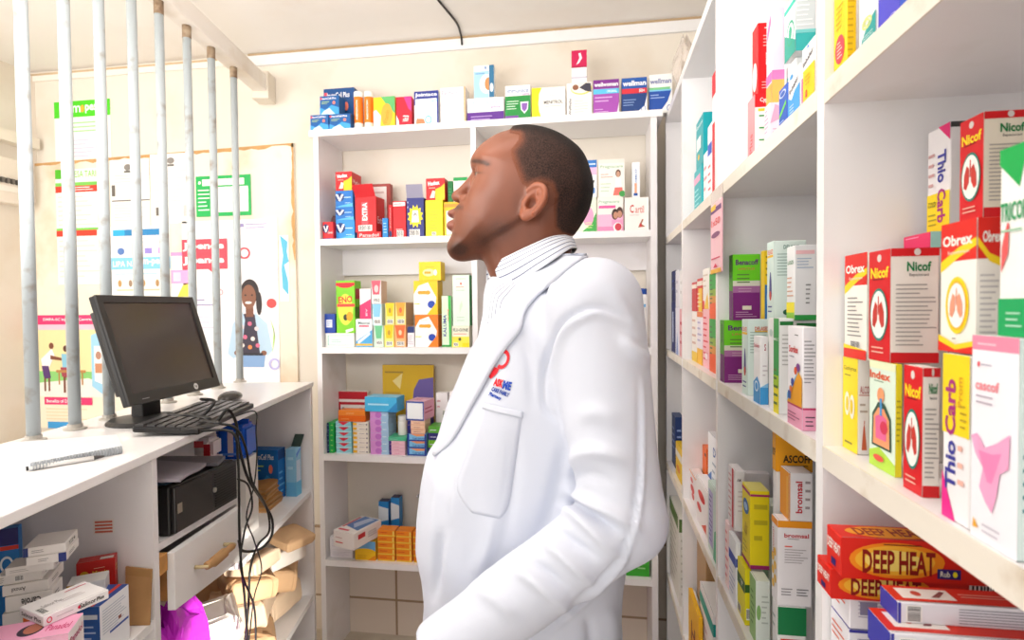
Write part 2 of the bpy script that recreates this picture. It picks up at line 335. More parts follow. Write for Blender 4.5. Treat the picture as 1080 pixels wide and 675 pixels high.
poster('tall white campaign poster with a smiling woman in a floral top', 194, 294, 232, 408,
       [('t', 'Jipende', .27, .84, .10, '#ffffff')][:0] + woman + [('o', .66, .80, .06, .035, .3, '#e8515e'), ('e', .93, .50, .05, .028, '#e04a4a'), ('o', .96, .72, .06, .04, .35, '#d8d4f2'), ('o', .95, .14, .06, .035, .35, '#bcb8e6'), ('o', .4, .57, .03, .018, .3, '#f0a0a8'), ('p', [(.93, .2), (.95, .35), (.91, .42), (.96, .3)], '#b6e07c'),
        ('r', .0, .71, .48, .89, '#ec4a5c'), ('p', [(.28, .71), (.36, .71), (.34, .68)], '#ec4a5c'), ('t', 'Jipende', .23, .845, .052, '#ffffff', .44, 0, .04), ('t', 'Jipange', .23, .76, .052, '#ffffff', .44, 0, .04),
        ('e', .09, .955, .03, .022, '#9a96cc'), ('r', .62, .955, .66, .975, '#9a8fc0'), ('l', .68, .94, .95, .98, 2, '#b4aacd'), ('l', .02, .48, .4, .54, 2, '#a8a0c0'), ('l', .02, .34, .35, .44, 3, '#dcd6e4')], base='#f7f4f8')
poster('torn pale blue sticker at the edge of the stained board', 295, 305, 248, 318, [('p', [(.1, 1), (.9, .9), (.8, .75), (1, .6), (.5, .55), (.9, .3), (.9, .1), (.3, .2), (.2, .5), (.4, .7)], '#59b7d6')], cat='sticker', name='wall_sticker')
poster('family planning poster with a nurse scene at the lower left behind the bars', 38, 112, 311, 452,
       [('r', 0, .78, 1, .85, '#e23a72'), ('t', 'DMPA-SC Injectable Contraceptive', .55, .815, .026, '#ffffff', .85), ('r', 0, .74, 1, .78, '#f5c4d4'), ('r', 0, .30, 1, .74, '#f3dfa8'), ('r', 0, .30, 1, .43, '#8fd07a'), ('p', [(0, .24), (1, .24), (1, .33), (.75, .38), (0, .34)], '#f1ebe4'),
        ('p', [(.80, .32), (1, .24), (1, .74), (.80, .70)], '#9fd2ee'), ('p', [(.84, .36), (.98, .33), (.98, .62), (.84, .62)], '#f5f3ee'), ('e', .9, .55, .04, .03, '#b98a76'), ('r', .85, .42, .96, .49, '#cc8f6c'),
        ('e', .235, .62, .035, .024, '#7d4a36'), ('p', [(.08, .52), (.24, .60), (.28, .55), (.2, .46), (.1, .46)], '#f4f0f4'), ('p', [(.09, .47), (.19, .47), (.22, .38), (.12, .37)], '#5a3a74'), ('r', .12, .28, .145, .38, '#7d4a36'), ('r', .18, .28, .205, .38, '#7d4a36'), ('p', [(.22, .55), (.38, .53), (.38, .51), (.22, .52)], '#7d4a36'),
        ('e', .44, .60, .035, .024, '#5b392c'), ('p', [(.38, .56), (.5, .56), (.49, .46), (.39, .46)], '#8cc6dd'), ('p', [(.36, .46), (.5, .46), (.46, .38), (.38, .39)], '#a94a58'), ('r', .40, .27, .43, .39, '#7d4a36'), ('r', .30, .42, .72, .44, '#b98650'), ('r', .33, .33, .35, .42, '#b98650'), ('r', .66, .33, .68, .42, '#b98650'),
        ('r', .12, .18, .8, .235, '#e23a72'), ('t', 'Benefits of DMPA-SC', .40, .207, .024, '#ffffff', .5), ('l', .14, .06, .9, .16, 4, '#e8d8b4'), ('r', .16, 0, .7, .05, '#3f9bd8')], base='#f5e9d2')
# ================================================================== back wall shelf unit
BZ = [2.088, 1.668, 1.247, .826, .408]; YF = 2.05; YK = 2.258; TH = .024
bs = empty('shelf_unit', (-.43, YF, 0), 'white laminate shelf unit against the back wall, left of the corner', 'shelves')
for x0_, x1_ in ((-1.085, -1.065), (-.462, -.442), (.19, .212)): MB().box((x0_, YF, 0), (x1_, YK, BZ[0]-TH), M_lam).build('upright', bs)
MB().box((-1.10, YF-.006, BZ[0]-TH), (.232, YK, BZ[0]), M_lamw).build('shelf', bs)
for z in BZ[1:]:
    MB().box((-1.065, YF, z-TH), (-.462, YK, z), M_lamw).build('shelf', bs)
    MB().box((-.442, YF, z-TH), (.19, YK, z), M_lamw).build('shelf', bs)
for x0_, x1_ in ((-1.065, -.462), (-.442, .19)): MB().box((x0_, YK-.014, 1.537), (x1_, YK, BZ[1]-TH), M_lam).build('back_rail', bs)
# ================================================================== right hand shelf unit
XF, XK = .25, .572; RZ = [2.085, 1.645, 1.240, .824, .410]; UP = [(.15, .17), (.672, .692), (1.228, 1.248), (1.715, 1.735), (2.115, 2.135)]
rs = empty('shelf_unit', (XF, 1.1, 0), 'long white shelf unit on the right packed with medicine cartons', 'shelves')
for y0_, y1_ in UP: MB().box((XF, y0_, 0), (XK-.006, y1_, RZ[0]-TH), M_lamw).build('upright', rs)
MB().box((XF, .15, RZ[0]-TH), (XK-.006, 2.135, RZ[0]), M_lamw).build('shelf', rs)
for z in RZ[1:]:
    for k in range(4):
        mb = MB(); mb.box((XF+.0015, UP[k][1], z-TH), (XK-.006, UP[k+1][0], z), M_lam); mb.box((XF-.0005, UP[k][1], z-TH), (XF+.0015, UP[k+1][0], z), M_edge)
        mb.build('shelf', rs)
MB().box((XK-.006, .15, 0), (XK, 2.135, RZ[0]), M_lam).build('back_panel', rs)
# ================================================================== counter
P0 = np.array([-.81, .646]); T0 = np.array([-.193, .981]); N0 = np.array([-.981, -.193])
def K(s, q, z): p = P0+s*T0+q*N0; return (p[0], p[1], z)
def atK(px, py, q=0.):
    d = ray(px, py); o = P0+q*N0; k = (o@N0)/(d[:2]@N0); w = d*k+np.array([0, 0, H]); return (w[:2]-P0)@T0, w[2]
CA = math.atan2(T0[1], T0[0])      # heading of the counter's long side
M_top = stained('counter_laminate', '#f0eded', '#dcd6d2', 5, .6, .9, .25)
mb = MB(); mb.box((-.35, -.004, 1.102), (1.372, .36, 1.12), M_top, K)
tag(mb.build('countertop', bevel=.002), 'long white laminate countertop running along the left side under the grille', 'countertop')
ca = empty('counter_cabinet', K(.0, 0, 0), 'open white cabinet under the near end of the counter', 'cabinet')
for a, b_ in ((-.35, -.332), (.345, .363)): MB().box((a, .0, 0), (b_, .34, 1.102), M_lam, K).build('side_panel', ca)
for z in (.78, .38): MB().box((-.332, .003, z-.018), (.345, .33, z), M_lamw, K).build('shelf', ca)
MB().box((-.332, .33, 0), (.345, .34, 1.102), M_lam, K).build('back_panel', ca)
mb = MB()
s_, z_ = atK(113, 541, .08)
mb.add([(x, y, z) for x, y, z in [K(.3447, .115, .985), K(.3447, .075, .987), K(.3447, .075, .958), K(.3447, .115, .956)]], [(0, 1, 2, 3)], mat('#e9e2de'))
for i in range(4): mb.add([K(.3445, .112, .982-i*.0065), K(.3445, .078, .983-i*.0065), K(.3445, .078, .979-i*.0065), K(.3445, .112, .978-i*.0065)], [(0, 1, 2, 3)], mat('#cf6a55'))
mb.build('price_sticker', ca)
def KS(s, q, z): return K(s, q, z-(s-.42)*.075)      # the shelf under the computer sags towards its far end
cb = empty('counter_cabinet', K(.85, 0, 0), 'worn white cabinet with a drawer under the far end of the counter', 'cabinet')
MB().box((1.345, 0, 0), (1.365, .34, 1.102), M_lam, K).build('side_panel', cb)
MB().box((.364, .33, 0), (1.345, .34, 1.102), M_lam, K).build('back_panel', cb)
MB().box((.364, .012, .900), (.735, .33, .915), M_lam, KS).build('shelf', cb)
MB().box((.735, .004, .697), (1.345, .33, .715), M_lamw, K).build('shelf', cb)
MB().box((.364, .004, .29), (1.345, .33, .31), M_lamw, K).build('shelf', cb)
MB().box((.735, .012, .715), (.747, .33, .892), M_lam, K).build('divider', cb)
MB().box((.3635, -.001, .86), (.39, .30, .897), mat('#c08a4a', .7, var=.3, scale=40), K).build('wooden_batten', cb)
def KD(s, q, z):       # the drawer hangs a little low at its far end
    return K(s, q, z-(s-.395)*(.055+.5*(.893-min(z, .893))))
dr = bpy.data.objects.new('drawer', None); COL.objects.link(dr); dr.parent = cb; _org[dr.name] = _org[cb.name]
mb = MB(); mb.box((.395, -.012, .772), (.715, .004, .893), M_lamw, KD); mb.build('drawer_front', dr, bevel=.001)
mb = MB(); mb.box((.400, .004, .79), (.412, .30, .880), mat('#b5824a', .75, var=.35, scale=35), KD); mb.box((.70, .004, .79), (.712, .30, .860), M_lam, KD); mb.box((.412, .004, .79), (.70, .30, .796), M_lam, KD); mb.build('drawer_box', dr)
mb = MB(); hp = [KD(.475, -.012, .832), KD(.478, -.036, .832), KD(.49, -.04, .832), KD(.585, -.04, .834), KD(.61, -.038, .836), KD(.612, -.012, .836)]
mb.tube(smooth_path(hp, 5), .0045, mat('#c9b58c', .35, .6), 8); mb.tube(smooth_path([KD(.477, -.037, .834), KD(.50, -.041, .834), KD(.55, -.041, .836), KD(.595, -.040, .836)], 5), [.009]*5+[.012]*6+[.008]*5, M_kraft, 10)
mb.build('handle', dr, smooth=True)
# ================================================================== steel grille on the counter
ga = np.array([-1.197, 1.03]); gt = np.array([-.157, .927]); gt /= np.linalg.norm(gt); gn = np.array([-gt[1], gt[0]])
def atG(px, py):
    d = ray(px, py); k = (ga@gn)/(d[:2]@gn); w = d*k; return ga+gt*((w[:2]-ga)@gt), w[2]+H
gr = empty('security_grille', (-1.25, 1.35, 1.12), 'row of grey steel bars standing on the counter under a ceiling beam', 'grille')
ZBM = 2.312
for px in (30.6, 75, 111.6, 146, 174.4, 203, 228, 251):
    q, _ = atG(px, 300)
    mb = MB(); mb.tube([(q[0], q[1], 1.12), (q[0], q[1], 2.272)], .0125, M_steel, 16); mb.tube([(q[0], q[1], 2.272), (q[0], q[1], ZBM)], .0132, M_rust, 16)
    b_ = mb.build('bar', gr, smooth=True)
    f_ = MB().lathe([(.023, 1.12), (.023, 1.124), (.015, 1.127), (.015, 1.134)], mat('#b9b4ac', .4, .3), (q[0], q[1], 0), 16); f_.build('flange', b_, smooth=False)
def GB(s, q, z): p = ga+gt*s+gn*q; return (p[0], p[1], z)
mb = MB(); mb.box((-.9, -.03, ZBM), (1.25, .03, ZBM+.065), stained('beam_paint', '#ece6de', '#d3c3ae', 5, .5, .8), GB); mb.box((1.17, -.036, ZBM-.03), (1.25, .036, ZBM+.085), M_wall, GB)
mb.build('top_rail', gr, bevel=.004)
# ================================================================== things on the counter
mo = empty('computer_monitor', (-1.10, 1.28, 1.12), 'black flat screen monitor tilted back on the counter', 'monitor')
mc = np.array([-1.088, 1.269, 1.308]); yaw, tl, mw, mh = 1.627, .301, .330, .262
mr = np.array([math.cos(yaw), math.sin(yaw), 0]); mn = np.array([math.sin(yaw), -math.cos(yaw), 0]); mu = np.array([0, 0, 1])*math.cos(tl)-mn*math.sin(tl); mf = np.cross(mr, mu)   # mf = towards viewer
def MN(x, y, z): return tuple(mc+mr*x+mu*z+mf*y)       # x across, z up, y out of the screen
M_blk = mat('#1f1d1d', .35, var=.1); M_blk2 = mat('#2c2a2a', .4)
mb = MB(); a, b_ = mw/2, mh/2; bz = .017; bb = .026
mb.box((-a, -.014, -b_), (a, 0, b_), M_blk, MN); mb.box((-a+.02, -.040, -b_+.03), (a-.02, -.014, b_-.03), M_blk2, MN); mb.build('housing', mo, bevel=.003)
mb = MB()
for q in (((-a, 0, b_-bz), (a, .005, b_)), ((-a, 0, -b_), (a, .005, -b_+bb)), ((-a, 0, -b_+bb), (-a+bz, .005, b_-bz)), ((a-bz, 0, -b_+bb), (a, .005, b_-bz))): mb.box(*q, M_blk2, MN)
bzl = mb.build('bezel', mo)
MB().box((-a+bz, 0, -b_+bb), (a-bz, .0015, b_-bz), mat('#3a3130', .22, var=.05, spec=.5), MN).build('screen', mo)
mb = MB(); lc = MN(.065, .0056, -b_+.0125); n = 20
mb.add([MN(.065+.0085*math.cos(2*PI*i/n), .0056, -b_+.0128+.0085*math.sin(2*PI*i/n)) for i in range(n)], [tuple(range(n))], mat('#d9d9d9', .3, .3))
v, f, asp = text_mesh('hp', .02); mb.add([MN(.065+(x-.5)*.009, .0058, -b_+.0128+(y-.5)*.008) for x, y in v], f, M_blk); mb.build('badge', mo)
mb = MB(); fr = (MN(-.13, .0056, -b_+.006), mr*.04, mu*.008, mf); decor(mb, fr, [('l', .1, .1, .9, .9, 1, '#8d8b8b')]); mb.build('model_print', mo)
mb = MB(); nk = mc-mf*.035
mb.add([tuple(p) for p in [nk-mr*.03+mu*.02, nk+mr*.03+mu*.02, np.array([nk[0]-.0, nk[1]+.03, 1.13]), np.array([nk[0]-.0, nk[1]-.03, 1.13]), nk-mr*.03+mu*.02-mf*.025, nk+mr*.03+mu*.02-mf*.025, np.array([nk[0]-.035, nk[1]+.03, 1.13]), np.array([nk[0]-.035, nk[1]-.03, 1.13])]],
       [(0, 1, 2, 3), (7, 6, 5, 4), (0, 4, 5, 1), (1, 5, 6, 2), (2, 6, 7, 3), (3, 7, 4, 0)], M_blk); mb.build('stand_neck', mo, bevel=.003)
MB().lathe([(.085, 0), (.085, .004), (.078, .010), (.03, .014)], M_blk2, (nk[0]-.0, nk[1]-.02, 1.12), 32).build('stand_base', mo, smooth=False)
# keyboard
kc = np.array([-.985, 1.262]); kd = np.array([-.24, .97]); kd /= np.linalg.norm(kd); kp = np.array([kd[1], -kd[0]])   # kp: towards the typist
def KB(x, y, z): p = kc+kd*x-kp*y; return (p[0], p[1], 1.12+z+.012*max(0, (y+.085)/.17))
kb = empty('computer_keyboard', (kc[0], kc[1], 1.12), 'black keyboard with silvery worn keys in front of the monitor', 'keyboard')
mb = MB(); mb.box((-.168, -.072, 0), (.168, .068, .014), M_blk, KB); mb.build('case', kb, bevel=.004)
mk = MB(); mk.box((-.0072, -.0072, 0), (.0072, .0072, .005), mat('#4a4848', .3)); km = None
kr = math.atan2(kd[1], kd[0])
for r_ in range(6):
    for c_ in range(16):
        if r_ == 0 and 4 <= c_ <= 8: continue
        x = -.155+c_*.0207; y = -.052+r_*.0205+(.004 if r_ == 5 else 0)
        p = KB(x, y, .013)
        if km is None: kob = mk.build('key', origin=(0, 0, 0)); km = kob.data; _o = kob
        else: _o = kob.copy(); COL.objects.link(_o)
        _o.parent = kb; _o.location = Vector(p)-Vector(_org[kb.name]); _o.rotation_euler = (0, 0, kr); _o.scale = (1.2, 1.15, 1)
mb = MB(); mb.box((-.082, -.060, .013), (.02, -.044, .018), mat('#4a4848', .3), KB); mb.build('space_bar', kb, bevel=.001)
# mouse
q = atZ(243, 424, 1.12); ms = empty('computer_mouse', (q[0], q[1], 1.12), 'black mouse on the counter beyond the keyboard', 'mouse')
def blob(fn, nu, nv):
    vs = []; fs = []
    for i in range(nu+1):
        for j in range(nv): vs.append(fn(i/nu, j/nv*2*PI))
    for i in range(nu):
        for j in range(nv): fs.append((i*nv+j, i*nv+(j+1) % nv, (i+1)*nv+(j+1) % nv, (i+1)*nv+j))
    fs += [tuple(range(nv))[::-1], tuple(nu*nv+j for j in range(nv))]
    return vs, fs
def mfn(u, a):
    x = (u-.5)*.105; r = math.sqrt(max(.01, 1-(2*u-1)**2)); yy = .03*r*math.cos(a); zz = max(0, .5+.5*math.sin(a))*.033*r**.6
    return (q[0]+x*kd[0]+yy*kp[0], q[1]+x*kd[1]+yy*kp[1], 1.12+zz)
MB().add(*blob(mfn, 14, 20), mat('#3b3735', .25)).build('shell', ms, smooth=True)
MB().tube([(q[0]+.02*kd[0], q[1]+.02*kd[1], 1.147), (q[0]+.035*kd[0], q[1]+.035*kd[1], 1.142)], .004, M_blk, 8).build('wheel', ms)
# spiral notebook and pen
nc = [atZ(*p_, 1.135)[:2] for p_ in ((10, 470), (124, 460), (129, 470), (32, 488))]
nb = empty('spiral_notebook', (float(nc[3][0]), float(nc[3][1]), 1.12), 'white wire bound notebook lying on the counter by the first bars', 'notebook')
mb = MB(); cN = [np.array([*p_, 0]) for p_ in nc]
def quad_slab(mb, c4, z0, z1, m):
    vs = [(p_[0], p_[1], z0) for p_ in c4]+[(p_[0], p_[1], z1) for p_ in c4]
    mb.add(vs, [(3, 2, 1, 0), (4, 5, 6, 7), (0, 1, 5, 4), (1, 2, 6, 5), (2, 3, 7, 6), (3, 0, 4, 7)], m)
nc2 = [nc[3]+(nc[0]-nc[3])*1.2, nc[2]+(nc[1]-nc[2])*1.2, nc[2], nc[3]]; nc2 = nc2[::-1]
quad_slab(mb, nc2, 1.1205, 1.133, mat('#c6cbd1', .7)); mb.build('pages', nb)
mb = MB(); quad_slab(mb, nc2, 1.133, 1.135, mat('#d3d8de', .5)); mb.build('cover', nb)
mb = MB()
A_, B_ = nc[3], nc[2]
for i in range(30):
    p_ = A_+(B_-A_)*(i+.5)/30; t_ = (B_-A_)/np.linalg.norm(B_-A_); n_ = np.array([-t_[1], t_[0]])
    mb.tube([(p_[0]+n_[0]*.0055*math.cos(a_), p_[1]+n_[1]*.0055*math.cos(a_), 1.1275+.0065*math.sin(a_)) for a_ in np.linspace(0, 2*PI, 11)], .0009, mat('#a4aab0', .3, .6), 5)
mb.build('wire_spiral', nb, smooth=True)
a_, b_ = atZ(30, 494, 1.125), atZ(110, 481, 1.125); d_ = (b_-a_)
pn = empty('ballpoint_pen', (a_[0], a_[1], 1.12), 'white ballpoint pen lying beside the notebook', 'pen')
MB().tube([a_, a_+d_*.85], .0042, mat('#e6e6e4', .3), 10).build('barrel', pn, smooth=True); MB().tube([a_+d_*.85, a_+d_*.97, b_], [.004, .002, .0008], mat('#3d3b3a'), 10).build('tip', pn, smooth=True); MB().tube([a_-d_*.03, a_+d_*.02], .0038, mat('#2a2a2a'), 10).build('cap', pn)
# desktop computer under the counter
pc = empty('desktop_computer', K(.57, .15, .915), 'black desktop computer case lying on the shelf above the drawer', 'computer')
z0, z1 = .916, 1.022; s0, s1 = .425, .728
mb = MB(); mb.box((s0, .012, z0), (s1, .30, z1), M_blk, KS); mb.build('case', pc, bevel=.004)
mb = MB(); sm = s0+(s1-s0)*.56; mb.box((s0+.004, .002, z0+.003), (sm, .012, z1-.003), mat('#262323', .25), KS); mb.build('front_panel', pc, bevel=.003)
mb = MB(); mb.box((sm, .004, z0+.003), (s1-.003, .012, z1-.003), M_blk2, KS)
for i in range(13): mb.box((sm+.012, .0025, z0+.012+i*.0065), (s1-.012, .0045, z0+.015+i*.0065), mat('#0f0e0e'), KS)
mb.build('vent_grille', pc)
mb = MB(); mb.tube([KS(sm+.008, .004, z0+.055), KS(sm+.008, 0, z0+.055)], .006, mat('#c9c4bc', .3, .5), 12); mb.build('power_button', pc)
mb = MB(); mb.box((s0+.012, .0012, z0+.045), (s0+.03, .0022, z0+.066), mat('#9a8f80', .5), KS); mb.build('sticker', pc)
mb = MB(); mb.box((s0+.02, .03, z1), (s0+.05, .07, z1+.0004), mat('#7fa9c4'), KS); mb.build('sticker', pc)
# ================================================================== cartons, helpers
ORD = ['lowest', 'second from the bottom', 'third from the bottom', 'fourth from the bottom', 'fifth from the bottom', 'sixth from the bottom', 'seventh from the bottom']
GAP = .0004
def bayclamp(a, b, zb, g=.0006):
    if zb > 2.05: return
    lo, hi = (-1.065, -.462) if (a[0]+b[0])/2 < -.45 else (-.442, .19)
    a[0] = max(a[0], lo+g); b[0] = min(b[0], hi-g)
def BS(label, x0, x1, yt, zb, base='#f2f0ec', F=None, Y=2.072, d=.06, rz=0, **k):
    a = atY(x0, yt, Y); b = atY(x1, yt, Y); bayclamp(a, b, zb); w = b[0]-a[0]-.0012; h = (a[2]+b[2])/2-zb
    dec = k.pop('dec', {}); dec = dict(dec); 
    if F: dec['F'] = F
    cx_, cy_ = (a[0]+b[0])/2, Y+d/2
    carton(label, (cx_, cy_, zb+GAP), w, d, h-GAP, rz=rz, base=base, dec=dec, **k)
    return zb+h
def STK(lab, x0, x1, n, yt, zb, base, F, group, Y=2.072, d=.09, **k):
    a = atY(x0, yt, Y); h = (a[2]-zb)/n; z = zb
    for i in range(n):
        pos = 'topmost' if i == n-1 else ORD[i]
        b = atY(x1, yt, Y); bayclamp(a, b, zb, .0016); w = b[0]-a[0]-.0015
        dec = dict(k.get('dec', {})); dec['F'] = F
        carton(f'{lab}, {pos} in its stack', ((a[0]+b[0])/2+random.uniform(-.0006, .0006), Y+d/2+random.uniform(0, .003), z+GAP), w-.002, d, h-GAP, rz=random.uniform(-.006, .006), base=base, dec=dec, group=group, sides=k.get('sides'))
        z += h
    return z
def RSH(label, xf, xn, xr, yt, zb, base='#f2f0ec', F=None, R=None, X=.256, dx=None, **k):
    """carton on the right hand shelves: aisle face between px xf and xn, near side out to px xr"""
    pn = atX(xn, yt, X); pf = atX(xf, yt, X); Yn, Yf = pn[1], pf[1]
    if dx is None: dx = atY(xr, yt, Yn)[0]-X
    w0 = Yf-Yn; ym = (Yf+Yn)/2
    if zb < 2:
        for k_ in range(4):
            if UP[k_][0] <= ym < UP[k_+1][0]: Yn = max(Yn, UP[k_][1]+.0006); Yf = min(Yf, UP[k_+1][0]-.0006)
    if Yf-Yn < .012: Yn = Yf-.02
    w = Yf-Yn-.0012; h = pn[2]-zb; dec = dict(k.pop('dec', {}))
    if F: dec['F'] = F
    if R: dec['R'] = R
    carton(label, (X+dx/2, (Yn+Yf)/2, zb+GAP), w, dx-.001, h-GAP, rz=-PI/2, base=base, dec=dec, **k)
    return zb+h
B0, B1, B2, B3, B4 = BZ
# ------------------------------------------------------------------ top board of the back unit
NEU = [('p', [(0, 0), (1, 0), (1, .35), (.6, .5), (.3, .25), (0, .4)], '#3f9be0'), ('p', [(.05, .0), (.8, 0), (.5, .35), (.2, .2)], '#bfe0f4'), ('t', 'NeuroCell Plus', .45, .86, .11, '#ffffff', .8), ('r', .03, .8, .12, .92, '#e0485a'), ('e', .74, .62, .07, .09, '#f0806a'), ('l', .1, .55, .5, .72, 2, '#bcd96a')]
NB = '#155a9e'
z = BS('blue carton with heart mark, left end of the lower pair on the top board', 327, 346.5, 121, B0, NB, NEU, Y=2.062, d=.07)
BS('blue carton with heart mark, right one of the lower pair on the top board', 347, 369.5, 120, B0, NB, NEU, Y=2.062, d=.07)
BS('blue carton with heart mark stacked on top of the lower pair', 337, 357.5, 101, z+.001, NB, NEU, Y=2.07, d=.055)
BS('large dark blue carton standing behind the stacked blue cartons', 341, 373.5, 93, B0, '#134a86', NEU, Y=2.145, d=.05)
for i, (x0_, x1_, lb) in enumerate(((371.5, 381, 'orange effervescent tablet tube with white cap, left of the two'), (382.5, 392, 'orange effervescent tablet tube with white cap, right of the two'))):
    a = atY(x0_, 110, 2.08); b_ = atY(x1_, 110, 2.08); r = (b_[0]-a[0])/2-.0006; hz = atY(x0_, 96, 2.08)[2]-B0; cxx = (a[0]+b_[0])/2; cyy = 2.08+r
    t = empty('tablet_tube', (cxx, cyy, B0), lb, 'tube')
    mb = MB(); mb.lathe([(r, .0005), (r, hz*.86)], mat('#ef7d1e'), (cxx, cyy, B0), 24); mb.lathe([(r+.0002, .0015), (r+.0002, hz*.2)], mat('#f3ece2'), (cxx, cyy, B0), 24)
    decor(mb, ((cxx-r*.45, cyy-r-.0003, B0+hz*.22), (r*.9, 0, 0), (0, 0, hz*.6), (0, -1, 0)), [('t', 'REDOXON', .5, .5, .30, '#ffffff', .8, 90, .02)])
    mb.build('body', t); MB().lathe([(r*1.02, hz*.86), (r*1.02, hz*.98), (r*.9, hz)], mat('#f3f0ea'), (cxx, cyy, B0), 24).build('cap', t)
BS('yellow carton with green and orange swirl on the top board', 393.5, 416.5, 102, B0, '#f2c928', [('p', [(.35, 1), (1, 1), (1, .45), (.6, .75)], '#5fb36a'), ('p', [(0, 0), (.3, 0), (.35, .4), (.12, .6), (0, .55)], '#f0efe6'), ('e', .62, .42, .26, .36, '#f3a63c'), ('t', 'Vitamin', .6, .35, .14, '#d98b20', .6, 80)], d=.045)
BS('red carton with white side lettering on the top board', 417.5, 434, 102, B0, '#d81f35', [('p', [(0, 0), (.2, 0), (.15, .25), (0, .4)], '#f2eef0'), ('p', [(.5, 1), (1, 1), (1, .5), (.8, .6)], '#d1388a'), ('t', 'Vit B', .62, .28, .2, '#ffffff', .4, 82, .02)], d=.045)
BS('white and navy joint supplement carton with bubbles on the top board', 436.5, 462.5, 96, B0, '#f4f4f6', [('r', 0, .78, 1, 1, '#27348b'), ('r', .93, 0, 1, 1, '#27348b'), ('t', 'Jointace', .49, .885, .13, '#ffffff', .9, 0, .02), ('t', 'omega-3', .75, .71, .07, '#42b6d8', .4), ('r', 0, .6, .05, .78, '#27348b'), ('e', .8, .45, .14, .14, '#dfe6f4'), ('p', [(.05, .05), (.45, .02), (.4, .2), (.1, .22)], '#c8825a'), ('o', .58, .17, .14, .12, .3, '#58b9d6'), ('l', .08, .52, .7, .62, 2, '#b8bac8')], d=.06)
BS('pale carton with peach edge and faint silver script on the top board', 464, 491, 92, B0, '#f0ebe8', [('r', .93, 0, 1, 1, '#ecb088'), ('t', 'Perfectil', .42, .85, .14, '#b4b2c4', .7), ('l', .08, .45, .85, .56, 2, '#d0ccd4'), ('r', 0, .36, .93, .42, '#e2dfe4')], d=.06)
zl = BS('low white and purple carton lying flat on the top board', 492.5, 531.5, 103, B0, '#f2efee', [('r', 0, 0, 1, .42, '#5d2a8c'), ('t', 'PREGNACARE', .5, .8, .14, '#a4d8ea', .8), ('l', .1, .08, .7, .3, 2, '#b79ad0'), ('t', 'plus', .78, .6, .12, '#9a6ab0', .25)], d=.08)
BS('pale blue and white carton with food photo standing on the purple carton', 499.5, 521, 69, zl, '#eef1f3', [('r', 0, 0, .74, .82, '#a5cdea'), ('e', .62, .42, .34, .3, '#eef2f4'), ('e', .72, .42, .18, .2, '#c68a56'), ('r', .76, 0, 1, 1, '#2f6f96'), ('e', .88, .3, .09, .14, '#d8e4ea'), ('l', .08, .7, .6, .8, 1, '#6fa3cc'), ('r', .55, .88, .62, .96, '#3d78b4')], d=.035)
BS('green and white immune carton with purple shield on the top board', 532.5, 559.5, 90, B0, '#f4f4f2', [('r', 0, 0, 1, .7, '#1d8a3c'), ('t', 'immunace', .5, .85, .13, '#6a86b4', .85), ('r', 0, 0, .52, .14, '#7a4a9c'), ('p', [(.6, .52), (.92, .52), (.9, .3), (.76, .18), (.62, .3)], '#ece8f2'), ('p', [(.65, .48), (.88, .48), (.86, .32), (.76, .23), (.66, .32)], '#8a5ab0'), ('t', 'extra', .82, .74, .07, '#b46ab0', .25), ('l', .06, .3, .55, .58, 4, '#d8ecd8')], d=.05)
BS('white carton with yellow curved end on the top board', 560.5, 596.5, 92, B0, '#f0eee8', [('p', [(0, 0), (.3, 0), (.22, .25), (.2, .5), (.22, .8), (.3, 1), (0, 1)], '#f2de1c'), ('t', 'MENITROL', .64, .52, .11, '#5c5a58', .56, 0, .02), ('l', .4, .36, .9, .42, 1, '#b8b4b0'), ('l', .5, .7, .8, .74, 1, '#c9a8a8')], d=.05)
zl = BS('white carton with a photo of a reclining person at the top of its face', 597.5, 624.5, 87, B0, '#f1eeea', [('e', .58, .82, .42, .18, '#e6d36a'), ('e', .56, .84, .38, .16, '#ede6de'), ('p', [(.5, .85), (.75, .97), (.95, .96), (.98, .7), (.75, .74)], '#3c3a48'), ('e', .35, .86, .12, .08, '#8a5a40'), ('t', 'Wellbaby', .14, .3, .10, '#4a4650', .5, 90), ('l', .3, .1, .9, .5, 5, '#d4cdc8')], d=.045)
BS('narrow white and crimson carton balanced on top of the photo carton', 602.5, 619, 53, zl, '#f2eef0', [('r', 0, .5, 1, 1, '#c4124e'), ('p', [(.3, .55), (.5, .6), (.7, .75), (.6, .92), (.45, .9), (.52, .76)], '#f0dce4'), ('r', 0, .46, 1, .5, '#a40e40'), ('r', 0, .12, 1, .18, '#c9c6d4'), ('l', .1, .24, .9, .42, 2, '#dcd8e0')], d=.03)
BS("purple women's vitamin carton with a blue band on the top board", 625.5, 653, 84, B0, '#a44cae', [('r', 0, .76, 1, 1, '#7c2d8c'), ('t', 'wellwoman', .5, .87, .12, '#ffffff', .92, 0, .025), ('r', 0, .6, 1, .74, '#5cc0e6'), ('t', 'ORIGINAL', .72, .67, .07, '#e6f4fa', .4), ('p', [(.9, 0), (1, 0), (1, .35)], '#f2eaf4'), ('l', .06, .35, .85, .55, 2, '#d8b0de'), ('l', .06, .06, .6, .2, 2, '#d8b0de')], d=.05)
BS("navy men's vitamin carton with a red band on the top board", 655.5, 682.5, 82, B0, '#1c3f7e', [('r', 0, .7, 1, 1, '#1f56a6'), ('t', 'wellman', .5, .85, .15, '#ffffff', .92, 0, .025), ('r', 0, .56, 1, .7, '#d22f3c'), ('t', '50+', .8, .63, .09, '#ffffff', .22, 0, .02), ('p', [(.55, 0), (1, 0), (1, .5), (.9, .2)], '#eef0f4'), ('o', .86, .12, .09, .08, .25, '#2a5aa8'), ('l', .06, .2, .6, .42, 3, '#8aa6d2')], d=.05)
